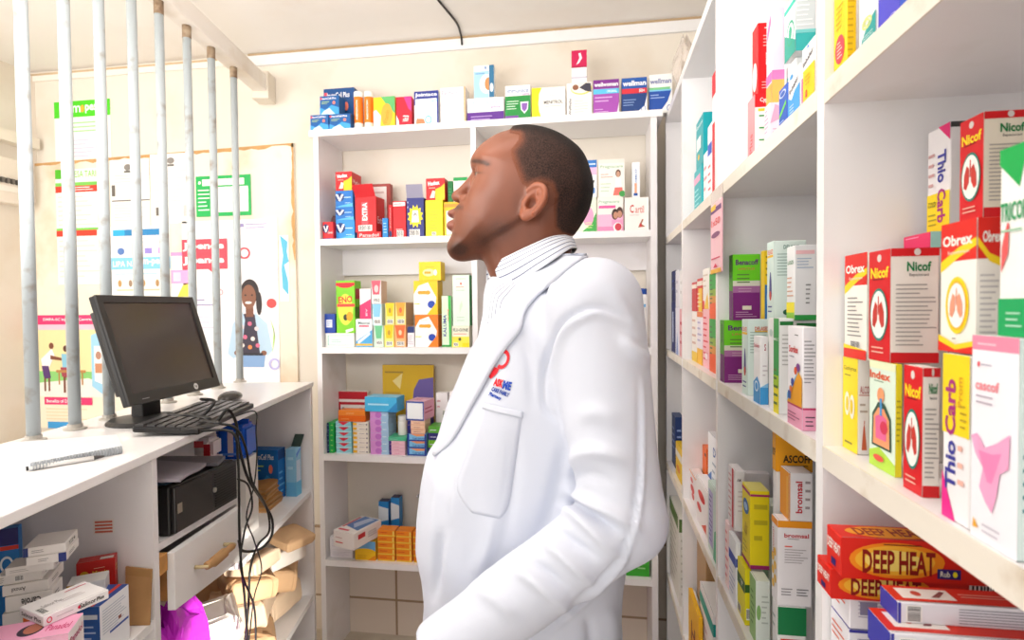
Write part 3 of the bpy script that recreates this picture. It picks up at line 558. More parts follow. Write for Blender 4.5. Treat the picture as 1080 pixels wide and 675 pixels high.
BS("white and blue men's vitamin carton with a green stripe, right end of the top board", 684.5, 709.5, 78, B0, '#f2f2f0', [('t', 'wellman', .5, .82, .13, '#4a5a9c', .9, 0, .02), ('r', 0, .60, .9, .66, '#7cc88c'), ('r', 0, .56, .95, .60, '#7cc4e8'), ('p', [(0, .56), (.95, .56), (.8, .3), (.5, .05), (.4, 0), (0, 0)], '#1f4fa8'), ('l', .06, .36, .7, .5, 2, '#a8c0e4'), ('o', .85, .12, .09, .08, .25, '#2a5aa8')], d=.05, Y=2.085, rz=-.03)
# ------------------------------------------------------------------ second board
HED = [('p', [(.5, 0), (1, 0), (1, .75), (.8, .6), (.5, .5)], '#f2c21e'), ('t', 'Hedex', .42, .78, .2, '#ffffff', .62, 6, .03), ('p', [(.2, .1), (.45, .1), (.5, .4), (.35, .45)], '#f0d8c8'), ('l', .15, .5, .6, .62, 1, '#f0b0a0')]
PAN = [('p', [(0, 0), (1, 0), (1, .25), (.4, .12)], '#5cb4ea'), ('e', .25, .6, .26, .26, '#123a7a'), ('p', [(.02, .78), (.14, .78), (.25, .52), (.36, .78), (.48, .78), (.28, .36), (.22, .36)], '#f0f2f6'), ('l', .5, .5, .92, .66, 1, '#bfe0f4'), ('l', .55, .2, .9, .3, 1, '#bfe0f4')]
RD = '#c9141e'
BS('red carton with navy arrow mark and torn open top, far left of the second board', 340, 351.5, 234, B1, RD, [('e', .3, .62, .28, .26, '#14285e'), ('p', [(.05, .78), (.18, .78), (.3, .55), (.42, .78), (.56, .78), (.34, .4), (.27, .4)], '#f0e8ea'), ('t', 'Panadol', .72, .4, .13, '#f2d8d8', .44), ('r', 0, 0, 1, .06, '#2a4a9a')], d=.06, Y=2.066, flap=(1, .045, 1.0, '#6b4a4a'))
z = B1
for i, (a_, b_, yt) in enumerate(((354, 374, 232), (353.5, 373, 218.5), (353.5, 372, 201))):
    z = BS(f'blue pain tablet carton, {("lowest", "middle one", "topmost")[i]} of the three under a red and yellow carton', a_, b_, yt, z, '#1c6fc0' if i else '#2f8ed8', PAN, d=.07, Y=2.085, group=None)
BS('red and yellow headache carton topmost of the tall left stack', 353.5, 371, 181, z, '#cf1b24', HED, d=.09, Y=2.085, dec={'R': [('t', 'Hedex', .5, .5, .25, '#f2dada', .7)]})
z = BS('flat red carton lying under the opened red carton', 376.5, 402, 244.5, B1, RD, [('t', 'Panadol', .5, .5, .5, '#f2d8d8', .8)], d=.07, Y=2.068)
BS('opened red carton with raised grey lined lid, tilted beside the blue stack', 374.5, 398, 207.5, z, RD, [('r', .3, .2, .62, .85, '#e8525a'), ('t', 'EXTRA', .46, .58, .18, '#ffffff', .5, 90, .03), ('bar', .15, .03, .8, .2)], d=.07, Y=2.075, rz=-.10, flap=(-1, .05, 1.05, '#c8242c'), dec={'R': [('t', 'Extra', .5, .35, .2, '#f0c8c8', .7)]})
BS('white backed red carton standing behind the opened red carton', 386, 411.5, 194, B1, '#9c3a34', [('r', .03, .05, .85, .95, '#e6ddda'), ('l', .1, .4, .8, .9, 5, '#cbb0ac')], d=.03, Y=2.175)
BS('slim bright blue carton in front of the red cartons', 403, 409, 230, B1, '#1d7fc4', [('l', .2, .2, .8, .8, 4, '#a6d4f0')], d=.05, Y=2.062)
BS('narrow red carton with navy arrow, left one of the two tall red cartons', 409.5, 413.5, 216, B1, RD, [('e', .5, .12, .4, .1, '#14285e'), ('t', 'Panadol', .5, .6, .12, '#f0d0d0', .6, 90)], d=.06, Y=2.07)
BS('plain red carton with barcode, right one of the two tall red cartons', 413.8, 428, 212, B1, '#c8101c', [('r', .05, .86, .95, .97, '#efe0de'), ('l', .1, .89, .9, .95, 1, '#a04040'), ('bar', .3, .03, .8, .2), ('l', .25, .2, .85, .26, 1, '#f0c8c8')], d=.06, Y=2.075)
BS('navy carton with yellow starburst and raised lid', 428.5, 447, 208.5, B1, '#2b2f78', [('p', [(.5+(.46 if i % 2 else .34)*math.cos(i*PI/12), .53+(.3 if i % 2 else .21)*math.sin(i*PI/12)) for i in range(24)], '#f0e01c'), ('p', [(.28, .38), (.72, .38), (.66, .68), (.34, .68)], '#f0eee4'), ('t', 'A', .5, .58, .08, '#3a3a3a', .25), ('bar', .15, .03, .75, .2), ('l', .05, .7, .12, .95, 2, '#d8d8ee')], d=.05, Y=2.075, flap=(-1, .05, 1.35, '#8a869c'))
z = BS('yellow carton with faint print under a red headache carton', 448.5, 467, 211, B1, '#eede12', [('l', .2, .2, .85, .85, 9, '#c4b41a'), ('bar', .35, .03, .6, .13), ('l', .3, .92, .7, .96, 1, '#8a7d1a')], d=.06, Y=2.072)
BS('red and yellow headache carton on top of the yellow carton', 449, 469, 188, z, '#d01c24', HED, d=.055, Y=2.075)
z = BS('yellow and red carton with white panel behind the nose of the man', 468, 484, 213, B1, '#f0c010', [('r', .15, .05, .9, .75, '#ece6dc'), ('r', 0, .85, 1, .95, '#d8902a')], d=.06, Y=2.08)
BS('white carton with green lid on the yellow carton, in front of a green one', 478, 493, 187, z, '#eef0ea', [('r', 0, .86, 1, 1, '#12984a')], d=.05, Y=2.085)
BS('dark green carton tucked between the red headache carton and the green lidded one', 472, 477.5, 191, z, '#0f7a3c', [('l', .1, .3, .8, .7, 3, '#4aa870')], d=.05, Y=2.10)
# right half, beyond the head
PRG = [('r', 0, .9, 1, 1, '#e8e4da'), ('t', 'Pregnacare', .5, .80, .10, '#9cbf9a', .86), ('l', .08, .5, .55, .64, 2, '#e8a49a'), ('e', .75, .62, .10, .10, '#5a3428'), ('e', .75, .60, .07, .08, '#c89a80'), ('p', [(.62, .22), (.9, .22), (.86, .5), (.66, .5)], '#eeeaf0'), ('p', [(.55, .04), (.95, .04), (.9, .25), (.62, .25)], '#e6756a'), ('e', .9, .08, .12, .08, '#3f9a4a'), ('l', .08, .12, .5, .4, 3, '#c8d8c0')]
z = BS('green and pink carton nearest behind the head, lower row of the second board', 606, 629, 208, B1, '#e4f0d8', [('p', [(.3, 0), (1, 0), (1, .55), (.7, .2)], '#44a84a'), ('e', .62, .45, .26, .28, '#e8a0c4'), ('l', .3, .7, .95, .9, 2, '#c4d8b8'), ('l', .5, .1, .95, .3, 3, '#dcec9a')], d=.06, Y=2.075)
BS('blue and pink carton nearest behind the head, upper row of the second board', 610, 629.5, 169, z, '#eef0f4', [('r', 0, .8, 1, 1, '#2a74c4'), ('r', 0, .6, 1, .8, '#f0b4d4'), ('l', .5, .83, .95, .95, 1, '#d4e4f4'), ('p', [(.4, .3), (.8, .35), (.9, .45), (.5, .45)], '#3c3a44'), ('r', .3, .1, .9, .25, '#5a90d0')], d=.055, Y=2.08)
z = BS('pink and white pregnancy carton with two people, lower row of the second board', 630, 657.5, 208, B1, '#f3eae4', [('r', 0, 0, 1, .5, '#f2b4d0'), ('r', 0, 0, 1, .15, '#e48ab4'), ('t', 'Pregnacare', .45, .86, .11, '#8fc0a0', .8), ('r', .05, .68, .7, .76, '#e85a9c'), ('e', .68, .5, .13, .16, '#3a231e'), ('e', .86, .55, .13, .16, '#4a2c24'), ('e', .70, .47, .09, .10, '#c08a70'), ('e', .86, .5, .09, .10, '#c08a70'), ('r', .55, .18, .98, .34, '#e89ac0'), ('e', .78, .12, .17, .14, '#f0f0ee'), ('e', .80, .13, .13, .11, '#c83a4a')], d=.06, Y=2.075)
BS('pale green and red pregnancy carton with a standing woman, upper row', 631, 659, 168, z+.0008, '#f0efe6', PRG, d=.055, Y=2.08)
z = BS('pale pink carton with a red script word, right end of the second board', 658.5, 684.5, 208, B1, '#f5ebe6', [('t', 'C', .3, .66, .24, '#c4443a', .16, 0, .02), ('t', 'artil', .62, .64, .22, '#d68a80', .36), ('l', .2, .44, .85, .5, 1, '#c8c0bc'), ('p', [(.55, .1), (.72, .35), (.78, .33), (.7, .2), (.85, .12)], '#a06a50'), ('e', .66, .16, .05, .06, '#c83a3a')], d=.06, Y=2.075)
BS('slim white carton with blue lettering standing on the pale pink carton', 666.5, 675, 171, z, '#eceff4', [('t', 'AMLO', .5, .6, .16, '#5a8ad0', .4, 90), ('r', .3, .1, .6, .4, '#e8a884'), ('r', .2, .05, .7, .12, '#2a56a4')], d=.03, Y=2.08)
# ------------------------------------------------------------------ third board
z = BS('flat white carton with teal border under the blue cube carton', 343, 373.5, 351.5, B2, '#f0f3ee', [('r', .08, .1, 1, .86, '#a8d0c8'), ('r', .12, .16, 1, .8, '#eef2ee'), ('l', .2, .3, .7, .6, 2, '#9cc4bc')], d=.08, Y=2.072)
BS('small royal blue cube carton with a white panel', 340.5, 353.5, 331, z, '#1740a0', [('r', .15, .3, .72, .7, '#dfe4ee'), ('l', .2, .35, .68, .65, 3, '#8a9cc8')], d=.05, Y=2.074)
BS('tall lime green fruit salt carton with red lettering', 354, 374, 296, z, '#7ccb1e', [('e', .5, .45, .4, .3, '#d8ea4a'), ('r', 0, .9, 1, .96, '#d8202c'), ('e', .5, .91, .4, .05, '#d8202c'), ('r', .05, .5, 1, .56, '#e84a3a'), ('t', 'ENO', .5, .64, .13, '#d2202c', .74, 5, .03), ('e', .5, .3, .12, .06, '#3a3a24'), ('e', .72, .32, .17, .09, '#f0a41e'), ('p', [(.5, .0), (.9, .05), (.9, .1), (.5, .06)], '#f2f4ec')], d=.06, Y=2.074, dec={'R': [('r', 0, .3, 1, .5, '#5a8a24'), ('r', .1, .65, .9, .85, '#b8303a')]})
zz = BS('white and blue ointment carton with a slanted tube picture', 375, 392.5, 336.5, B2, '#f1f3f4', [('p', [(0, 0), (1, 0), (1, .62), (0, .2)], '#4fa8e0'), ('p', [(.1, .2), (.85, .55), (.9, .45), (.15, .1)], '#dcecf6'), ('r', 0, .05, 1, .12, '#f0b83a'), ('t', 'Mentol', .5, .86, .10, '#3f6a6a', .7, 0, .02), ('r', .2, .72, .8, .78, '#e0607a')], d=.07, Y=2.066)
BS('tall white and magenta carton behind the ointment carton', 379, 391, 304.5, zz, '#f0eaec', [('p', [(0, 0), (1, 0), (1, .66), (0, .45)], '#d8386e'), ('t', 'BV', .6, .22, .12, '#f4d4e0', .24, 90)], d=.05, Y=2.08)
zz = BS('mint green tube carton at the bottom of the trapezoid carton stacks', 394, 404.5, 343.5, B2, '#cfe8d4', [('p', [(.1, 1), (.9, 1), (.75, .4), (.25, .4)], '#6cc08c'), ('bar', .25, .1, .9, .28)], d=.09)
zy = BS('pale blue tube carton above the mint green one', 392.5, 402.5, 320.5, zz, '#d8ecf4', [('p', [(.0, 1), (.95, 1), (.8, .4), (.15, .4)], '#86c4e4'), ('bar', .2, .08, .9, .28)], d=.09)
BS('pink and red tube carton topmost beside the brown side', 391.5, 402, 296, zy, '#f3dcdc', [('p', [(.0, 1), (.95, 1), (.8, .4), (.15, .4)], '#e25a6e'), ('e', .5, .65, .22, .16, '#f4c4c4'), ('bar', .2, .06, .9, .24)], d=.06, sides={'R': '#d8b8a4'})
zz = BS('yellow tube carton, lower left one of the four yellow and orange ones', 405, 415.5, 343, B2, '#f2e078', [('p', [(.05, 1), (.95, 1), (.8, .4), (.2, .4)], '#f0c416'), ('e', .5, .66, .14, .12, '#b8902a'), ('bar', .2, .06, .85, .26)], d=.09)
BS('yellow tube carton, upper left one of the four yellow and orange ones', 406, 416, 319.5, zz, '#f0dc80', [('p', [(.05, 1), (.95, 1), (.8, .4), (.2, .4)], '#f2c60e'), ('e', .5, .66, .14, .12, '#a88a2a'), ('bar', .2, .06, .85, .26)], d=.09)
zz = BS('orange tube carton, lower right one of the four yellow and orange ones', 416, 428, 343, B2, '#f4b078', [('p', [(.05, 1), (.95, 1), (.8, .4), (.2, .4)], '#ec6a34'), ('e', .5, .66, .14, .12, '#f4c8a0'), ('bar', .2, .06, .85, .26)], d=.09)
BS('light orange tube carton, upper right one of the four yellow and orange ones', 416.6, 428, 319, zz, '#f4da84', [('p', [(.05, 1), (.95, 1), (.8, .4), (.2, .4)], '#f0a034'), ('e', .5, .66, .14, .12, '#d8603a'), ('bar', .2, .06, .85, .26)], d=.09, sides={'R': '#c89a6c'})
BS('small white and navy carton beside the orange tube cartons', 429.5, 437, 344.5, B2, '#ece6ea', [('r', 0, .7, 1, 1, '#25336e'), ('l', .1, .1, .9, .6, 5, '#c4b4c4')], d=.06)
CAP = lambda c: [('p', [(0, 1), (1, 1), (1, 0), (.85, 0), (.95, .5), (.6, .95), (.2, .85), (0, .6)], c), ('r', .25, .6, .6, .7, '#f0a020'), ('e', .6, .65, .1, .06, '#f0a020'), ('e', .25, .65, .08, .05, '#f0a020'), ('e', .74, .3, .16, .11, '#2448b0'), ('l', .02, .28, .4, .36, 1, '#e4d820'), ('l', .25, .8, .6, .86, 1, '#d4ccc4'), ('p', [(.55, 0), (1, 0), (1, .4)], c)]
z = BS('white and orange capsule carton, lowest of the capsule stack', 437.5, 462, 332, B2, '#f3f1ee', CAP('#ee7d1a'), d=.07, sides={'R': '#ee7d1a'})
z = BS('white and yellow capsule carton, middle of the capsule stack', 436, 461.5, 296, z, '#f3f1ee', CAP('#f6c40e'), d=.07, sides={'R': '#f0b90c'})
BS('bright yellow carton topmost of the capsule stack', 441.5, 465, 276, z, '#f7cc10', [('e', .45, .42, .28, .2, '#f4e4a0'), ('r', .25, .36, .55, .48, '#f0a010'), ('e', .75, .42, .08, .16, '#f2f0ea'), ('l', .3, .68, .8, .76, 1, '#d8a810')], d=.06)
BS('green and white balm carton standing upright with blue lettering', 465.5, 475.5, 312, B2, '#d8f0d0', [('p', [(.7, 1), (1, 1), (1, 0), (.8, 0)], '#36b44a'), ('t', 'KALUMA', .32, .42, .28, '#2a3a9a', .42, 90, .02), ('t', 'strong', .70, .62, .14, '#e86a6a', .24, 90), ('r', 0, 0, 1, .04, '#2f9a40')], d=.05, Y=2.08, sides={'T': '#3f9a50'})
z = BS('yellow and white flu carton under the tall pale green carton', 476.5, 495, 344, B2, '#f0ecd8', [('r', 0, 0, 1, .5, '#ece24a'), ('t', 'FLU-GONE', .5, .82, .15, '#3a5a4a', .86, 0, .02), ('l', .1, .58, .9, .68, 1, '#e0806a'), ('bar', .08, .04, .36, .22), ('r', .6, 0, 1, .2, '#e8d810'), ('e', .45, .38, .08, .08, '#5a5a34')], d=.06, Y=2.066)
BS('tall pale green carton with red emblem on the flu carton', 477, 495, 290, z, '#dcefe0', [('e', .5, .83, .05, .025, '#e05a4a'), ('l', .2, .74, .8, .79, 1, '#e8a090'), ('l', .2, .68, .8, .72, 1, '#b4c4b4'), ('p', [(.4, .25), (.6, .4), (.55, .5), (.4, .4)], '#cfe4cc'), ('l', .2, .9, .8, .95, 1, '#b8d4bc'), ('l', .25, .08, .8, .2, 2, '#c4d8c4')], d=.05, sides={'R': '#2a9a4c'})
BS('slim white and teal carton behind the shoulder of the man', 660.5, 670.5, 293.5, B2, '#eef2f2', [('p', [(0, 0), (1, .0), (1, .55), (.3, .7), (0, .65)], '#1f7f86'), ('l', .1, .8, .9, .9, 1, '#5ab0d0'), ('p', [(.2, .5), (.5, .4), (.8, .5), (.6, .6)], '#e8f0f0')], d=.05, Y=2.075)
a = atY(669.5, 330, 2.085); b_ = atY(684, 330, 2.085); r = (b_[0]-a[0])/2; cxx = (a[0]+b_[0])/2; hz = atY(682, 304, 2.085)[2]-B2
t = empty('pill_bottle', (cxx, 2.085+r, B2), 'white pill bottle with blue cap and red spots behind the shoulder of the man', 'bottle')
mb = MB(); mb.lathe([(r*.94, .0005), (r, .004), (r, hz*.84), (r*.8, hz*.9)], mat('#f0eeec'), (cxx, 2.085+r, B2), 24)
decor(mb, ((cxx-r*.6, 2.085-.0012, B2+.01), (r*1.2, 0, 0), (0, 0, hz*.72), (0, -1, 0)), [('e', .55, .6, .25, .12, '#d8443a'), ('e', .5, .62, .12, .06, '#f0e0dc'), ('r', .1, .05, 1, .14, '#3a86c4'), ('r', .5, .88, 1, .95, '#6aa8d8'), ('l', .1, .22, .9, .42, 3, '#e8a8a0'), ('l', .1, .74, .8, .84, 2, '#e8a8a0')])
mb.build('body', t, smooth=False); MB().lathe([(r*.84, hz*.9), (r*.84, hz*.985), (r*.75, hz)], mat('#1f4a9c'), (cxx, 2.085+r, B2), 24).build('cap', t)
# ------------------------------------------------------------------ fourth board: stacks of small cartons
STK('green and navy striped small carton', 341, 352.5, 6, 446, B3, '#1fae4e', [('r', 0, 0, .32, 1, '#1c2c5e'), ('l', .05, .2, .25, .8, 1, '#7c8cb4'), ('l', .55, .4, .85, .7, 1, '#d8e87a'), ('r', .3, 0, 1, .06, '#14803a')], 'green and navy cartons on the fourth board', d=.08)
z = STK('teal and red triangle small carton', 353.5, 370.8, 6, 444.5, B3, '#8fd4e0', [('p', [(.15, .95), (.85, .95), (.5, .3)], '#d82c44'), ('r', 0, 0, 1, .2, '#bfe6ee'), ('l', .1, .4, .3, .6, 1, '#e8f4f6')], 'teal and red cartons on the fourth board', d=.08)
z2 = STK('cream and yellow small carton', 371.5, 388.8, 7, 445, B3, '#f0e7dc', [('r', .0, .25, .26, .8, '#f0b828'), ('l', .4, .3, .9, .6, 1, '#9a8a98'), ('r', .85, .3, .93, .6, '#5a4a6a')], 'cream cartons on the fourth board', d=.08)
za = BS('flat orange carton, lower of the two on the teal cartons', 356.5, 385.5, 438.5, max(z, z2)+.0005, '#e86a1a', [('l', .1, .3, .6, .6, 1, '#f4a860')], d=.05, Y=2.07)
BS('flat orange carton, upper of the two on the teal cartons', 356.5, 385, 433, za, '#f08a34', [('l', .3, .3, .8, .6, 1, '#f8c890')], d=.05, Y=2.07)
BS('white and crimson lozenge carton standing behind the flat orange ones', 355.5, 387.5, 413, B3, '#efe6e2', [('r', 0, .86, 1, 1, '#b81c2c'), ('r', 0, .76, 1, .81, '#b81c2c'), ('t', 'Strepsils', .5, .66, .10, '#5a4a48', .8), ('r', 0, 0, .06, .8, '#b81c2c'), ('r', .94, 0, 1, .8, '#b81c2c')], d=.03, Y=2.185)
z = STK('lilac and pale blue cream carton', 389.5, 409.5, 6, 434, B3, '#a8cbe8', [('p', [(0, 0), (.62, 0), (.5, .5), (.66, 1), (0, 1)], '#dc96d8'), ('e', .45, .5, .18, .4, '#c678cc'), ('l', .68, .3, .95, .7, 1, '#d8e8f4')], 'lilac cartons on the fourth board', d=.09)
BS('light blue shrink wrapped pack lying on the lilac cartons', 384.5, 419.5, 419, z, '#4fb4e4', [('l', .1, .3, .9, .7, 1, '#a8dcf4'), ('p', [(.7, .0), (1, .0), (1, .7)], '#2f86c4')], d=.075, Y=2.068, rz=-.06, sides={'T': '#8ccfee'}, cat='pack', name='medicine_pack', rough=.2)
BS('red and yellow carton wedged behind the lilac stack', 388.5, 393, 431, B3, '#d8281e', [('r', 0, .2, 1, .4, '#f2c020')], d=.03, Y=2.185)
z = STK('pink and navy small carton under a green carton', 410, 427.5, 4, 465, B3, '#f0c2d0', [('r', 0, 0, .14, 1, '#3a2a7e'), ('l', .3, .3, .9, .6, 1, '#d86a9a'), ('r', .1, 0, 1, .1, '#e0a4bc')], 'pink cartons on the fourth board', d=.08)
zg = BS('teal green flat carton on the pink cartons', 409.5, 428.5, 461, z, '#4db88e', [('l', .1, .3, .8, .6, 1, '#a4e0c8')], d=.075)
a = atY(418.5, 450, 2.10); b_ = atY(427.5, 450, 2.10); r = (b_[0]-a[0])/2; cxx = (a[0]+b_[0])/2; hz = atY(423, 439, 2.10)[2]-zg
t = empty('pill_bottle', (cxx, 2.10+r, zg), 'small plain white bottle standing on the teal green carton', 'bottle')
MB().lathe([(r*.95, .0005), (r, .003), (r, hz*.7), (r*.9, hz*.74)], mat('#eeebe6'), (cxx, 2.10+r, zg), 20).build('body', t); MB().lathe([(r*.97, hz*.75), (r*.97, hz), (r*.9, hz*1.0+.0005)], mat('#f5f3ef'), (cxx, 2.10+r, zg), 20).build('cap', t)
z = STK('blue and orange inhalant carton', 428.8, 450, 3, 457.5, B3, '#7cc0e6', [('p', [(.15, 1), (1, 1), (1, .75), (.5, .65)], '#ee9a6a'), ('r', 0, 0, 1, .2, '#22409a'), ('r', 0, 0, .1, 1, '#22409a'), ('t', 'Laramis', .6, .42, .3, '#3a5aa4', .6), ('r', .9, 0, 1, 1, '#2a3a8e')], 'blue and orange cartons on the fourth board', d=.08)
z = STK('cream and navy small carton over the blue ones', 429, 448.5, 3, 443.5, z, '#f0c8a8', [('r', 0, 0, .2, 1, '#2a2a76'), ('l', .35, .3, .9, .65, 1, '#b46a7a'), ('r', .2, 0, 1, .12, '#d89a80')], 'cream and navy cartons on the fourth board', d=.075)
BS('large white cube carton with blue edge and pink top lying on the cream stack', 429, 449, 423.5, z, '#eef0f4', [('r', 0, 0, 1, 1, '#2a4aa0'), ('r', .06, .08, .94, .92, '#eef1f4')], d=.10, sides={'T': '#f2c0d4', 'R': '#f0a8c4'}, rz=-.12, dec={'R': [('l', .1, .3, .9, .7, 2, '#c43a6a')], 'T': [('l', .2, .3, .8, .7, 2, '#c43a4a')]})
z = B3
for i, (c_, a_) in enumerate((('#28307e', 472.5), ('#6ab02e', 464.5), ('#2b2c74', 457), ('#5aa83a', 450))):
    z = BS(f'{("navy", "green", "navy", "green")[i]} end carton beside the coat, {ORD[i] if i < 3 else "topmost"} of its stack', 451.5, 470, a_, z, c_, [('l', .1, .3, .7, .6, 1, '#dcdcf0'), ('r', .8, 0, 1, 1, '#f0eef0' if i % 2 else '#28307e')], d=.08)
BS('white carton with red foot and barcode behind the green and navy stack', 459.5, 472, 414, B3, '#efeaec', [('r', 0, .0, 1, .3, '#c8283a'), ('bar', .55, .42, .85, .7, 1), ('l', .1, .7, .5, .9, 2, '#d8a4ac')], d=.03, Y=2.185)
BS('white carton with red stripes partly behind the coat edge', 473.5, 486, 413, B3, '#efeaec', [('p', [(0, .6), (.6, 1), (.8, 1), (0, .4)], '#d8485a'), ('r', 0, 0, 1, .4, '#e8c4c8')], d=.03, Y=2.185)
a = BS('yellow and purple plastic pouch leaning at the back of the fourth board', 403, 457, 385, B3, '#d9b13a', [('p', [(.55, 0), (1, 0), (1, .85), (.72, .82), (.62, .7), (.55, .35)], '#6a5a9c'), ('r', .55, .40, .82, .56, '#e0b040'), ('r', .58, .45, .80, .52, '#f0e0b0'), ('l', .05, .3, .5, .7, 4, '#c09a30'), ('l', .05, .88, .5, .94, 1, '#9a7a2a'), ('p', [(.2, .8), (.4, .9), (.35, .7)], '#ead48a')], d=.016, Y=2.225, cat='pouch', name='plastic_pouch', rough=.18)
# ------------------------------------------------------------------ fifth board
WP = [('l', .1, .2, .9, .8, 4, '#c8c4d0')]
z = BS('stacked white pack with faint print, lower one under the long white carton', 348, 372, 580, B4, '#e9e5ea', WP, d=.10)
z = BS('stacked white pack with faint print, upper one under the long white carton', 347.5, 371.5, 566.5, z, '#ebe8ec', WP, d=.10)
a = atY(334, 548, 2.03); hh = .074
carton('long white carton with blue gloved hand picture across the two white packs', (-.929, 2.052, z+GAP), .10, .16, .062, rz=-.30, base='#efe9e6', dec={'T': [('p', [(.1, .35), (.9, .2), (.95, .95), (.2, .98)], '#5a7fb8'), ('p', [(.3, .5), (.6, .3), (.8, .9), (.5, .95)], '#b8c4dc'), ('r', .1, .08, .6, .16, '#d8586a'), ('r', .05, .25, .15, .9, '#d06a72')], 'F': [('l', .1, .2, .65, .42, 1, '#d8303c'), ('l', .1, .5, .5, .7, 1, '#d0b0b0')], 'R': [('r', .15, .5, .4, .8, '#c8303c'), ('l', .5, .3, .9, .7, 3, '#8a8088')]})
BS('blue and yellow carton at the left end of the orange cartons', 374, 396, 571, B4, '#f2c01c', [('r', 0, .5, 1, 1, '#6aa8d8'), ('e', .5, .45, .5, .18, '#f2c01c'), ('p', [(.6, 0), (1, 0), (1, .3)], '#e89018'), ('l', .1, .1, .6, .3, 2, '#d8a010')], d=.05, Y=2.066)
OR = [('r', 0, 0, 1, .22, '#f2c840'), ('l', .12, .45, .8, .75, 1, '#d8301e'), ('r', .86, .2, .96, .9, '#f4d060')]
for x0_, x1_, n, yt, lb in ((397.5, 416.5, 5, 559, 'left'), (417, 434.5, 5, 560, 'middle'), (435, 453, 5, 561, 'right')):
    STK(f'small bright orange carton in the {lb} column', x0_, x1_, n, yt, B4, '#f08a1a', OR, 'orange cartons on the lowest board', Y=2.07, d=.05)
for x0_, x1_, yt, lb in ((399, 409.5, 529, 'left'), (412, 421, 525, 'right')):
    BS(f'blue and white upright carton behind the orange cartons, {lb} one', x0_, x1_, yt, B4, '#2a86cc', [('p', [(0, .55), (1, .6), (1, .85), (0, .9)], '#dfe8f0'), ('l', .1, .1, .8, .4, 3, '#9ccbee')], d=.04, Y=2.19, sides={'T': '#3a3a5a'})
x_a, x_b = atY(436, 540, 2.19)[0], atY(450, 540, 2.19)[0]; tz = atY(440, 523, 2.19)[2]
t = empty('plastic_cup_stack', ((x_a+x_b)/2, 2.20, B4), 'clear plastic cups stacked at the back of the lowest board', 'cup')
xm = (x_a+x_b)/2+.02; rr_ = .034
for i in range(3):
    zq = B4+.002+(tz-B4-.055)*i/2
    MB().lathe([(rr_*.72, zq), (rr_*.95, zq+.045), (rr_*1.08, zq+.047), (rr_*1.08, zq+.051), (rr_*.9, zq+.050), (rr_*.68, zq+.004)], mat('#dfe2e0', .2, alpha=.75), (xm, 2.205, 0), 20).build('cup', t, smooth=False)
BS('lime green and yellow carton on the lowest board, right of the coat', 660, 685, 577, B4, '#3aa82e', [('r', 0, .4, .4, .6, '#f0e02a'), ('l', .5, .2, .9, .7, 3, '#a8e09a'), ('r', 0, .9, 1, 1, '#1f7a1e')], d=.07)
# ================================================================== right hand shelves
A0, A1, A2, A3, A4 = RZ
LR = '#d4141c'
def NICOF(): return [('r', 0, .0, 1, 1, LR), ('t', 'Nicof', .5, .80, .10, '#f6e21a', .84, 0, .03), ('e', .5, .93, .1, .035, '#dfd6d0'), ('l', .2, .725, .8, .755, 1, '#7a0f12'), ('lungs', .5, .42, .42, .24, '#1f7f70', '#c83a30'), ('l', .2, .06, .8, .14, 2, '#e8bca8')]
NIC_R = [('r', 0, .93, 1, 1, LR), ('r', 0, 0, 1, .09, LR), ('t', 'Nicof', .58, .84, .085, '#0f7a40', .5, 0, .03), ('t', 'Expectorant', .58, .765, .03, '#3a3a3a', .4), ('l', .1, .14, .95, .70, 15, '#a8a09a'), ('e', .54, .965, .07, .03, '#dfd6d0')]
def OBREX(): return [('r', 0, .0, 1, 1, '#f3efe6'), ('r', 0, .70, 1, 1, '#dc2418'), ('p', [(0, .70), (0, .62), (.5, .72), (1, .80), (1, .86), (.5, .80)], '#f6d21a'), ('t', 'Obrex', .48, .86, .085, '#f6f2ea', .84, 0, .03), ('t', 'Expectorant', .52, .765, .035, '#f4dcc8', .6)]
def OBREX_BIG(): return OBREX()+[('e', .5, .36, .33, .22, '#f2d41c'), ('lungs', .5, .36, .28, .19, '#f0b81c', '#e89a7c'), ('p', [(0, 0), (1, 0), (1, .10), (.5, .06), (0, .13)], '#f6d21a'), ('p', [(0, 0), (1, 0), (1, .06), (.5, .02), (0, .08)], '#dc2418'), ('l', .42, .09, .58, .12, 1, '#6a6460')]
TC = [('r', 0, .0, 1, 1, '#f1eef0'), ('r', .0, .56, 1, .92, '#f2d414')]
# ---- near bay, middle shelf, lower row (bottom on A2)
zA = {}
def tk(n, v): zA[n] = v
X0 = .262
zl = RSH('yellow and white expectorant carton, leftmost of the lower row in the near bay', 888, 905, 918.5, 379, A2, '#efece6', [('r', 0, 0, 1, 1, '#f4d818'), ('t', 'Cachyrex', .5, .88, .06, '#6a6a2a', .84), ('l', .15, .79, .85, .83, 1, '#8a8030'), ('e', .32, .5, .16, .13, '#f4f0dc'), ('e', .66, .48, .16, .13, '#f4f0dc'), ('e', .34, .5, .09, .08, '#e8c81c'), ('e', .64, .48, .09, .08, '#e8c81c'), ('l', .2, .05, .8, .12, 1, '#8a8030')],
         [('t', 'ALCO', .55, .68, .08, '#a84a4a', .8), ('r', .05, .62, .95, .63, '#c88a80'), ('l', .15, .42, .85, .56, 2, '#b8a89a'), ('p', [(.3, .05), (.45, .3), (.55, .3), (.75, .05)], '#c8603a'), ('r', .48, .28, .54, .36, '#c8603a')], X=.27)
zo = RSH('small red and white cough carton with yellow swirl, leftmost of the upper row', 891, 915, 0, 265.5, zl, '#f3efe6', OBREX()+[('l', .15, .2, .85, .6, 10, '#8a8684'), ('bar', .3, .1, .75, .17), ('r', 0, 0, 1, .09, '#dc2418'), ('p', [(0, .13), (0, .09), (1, .09)], '#f6d21a')], X=.27, dx=.05)
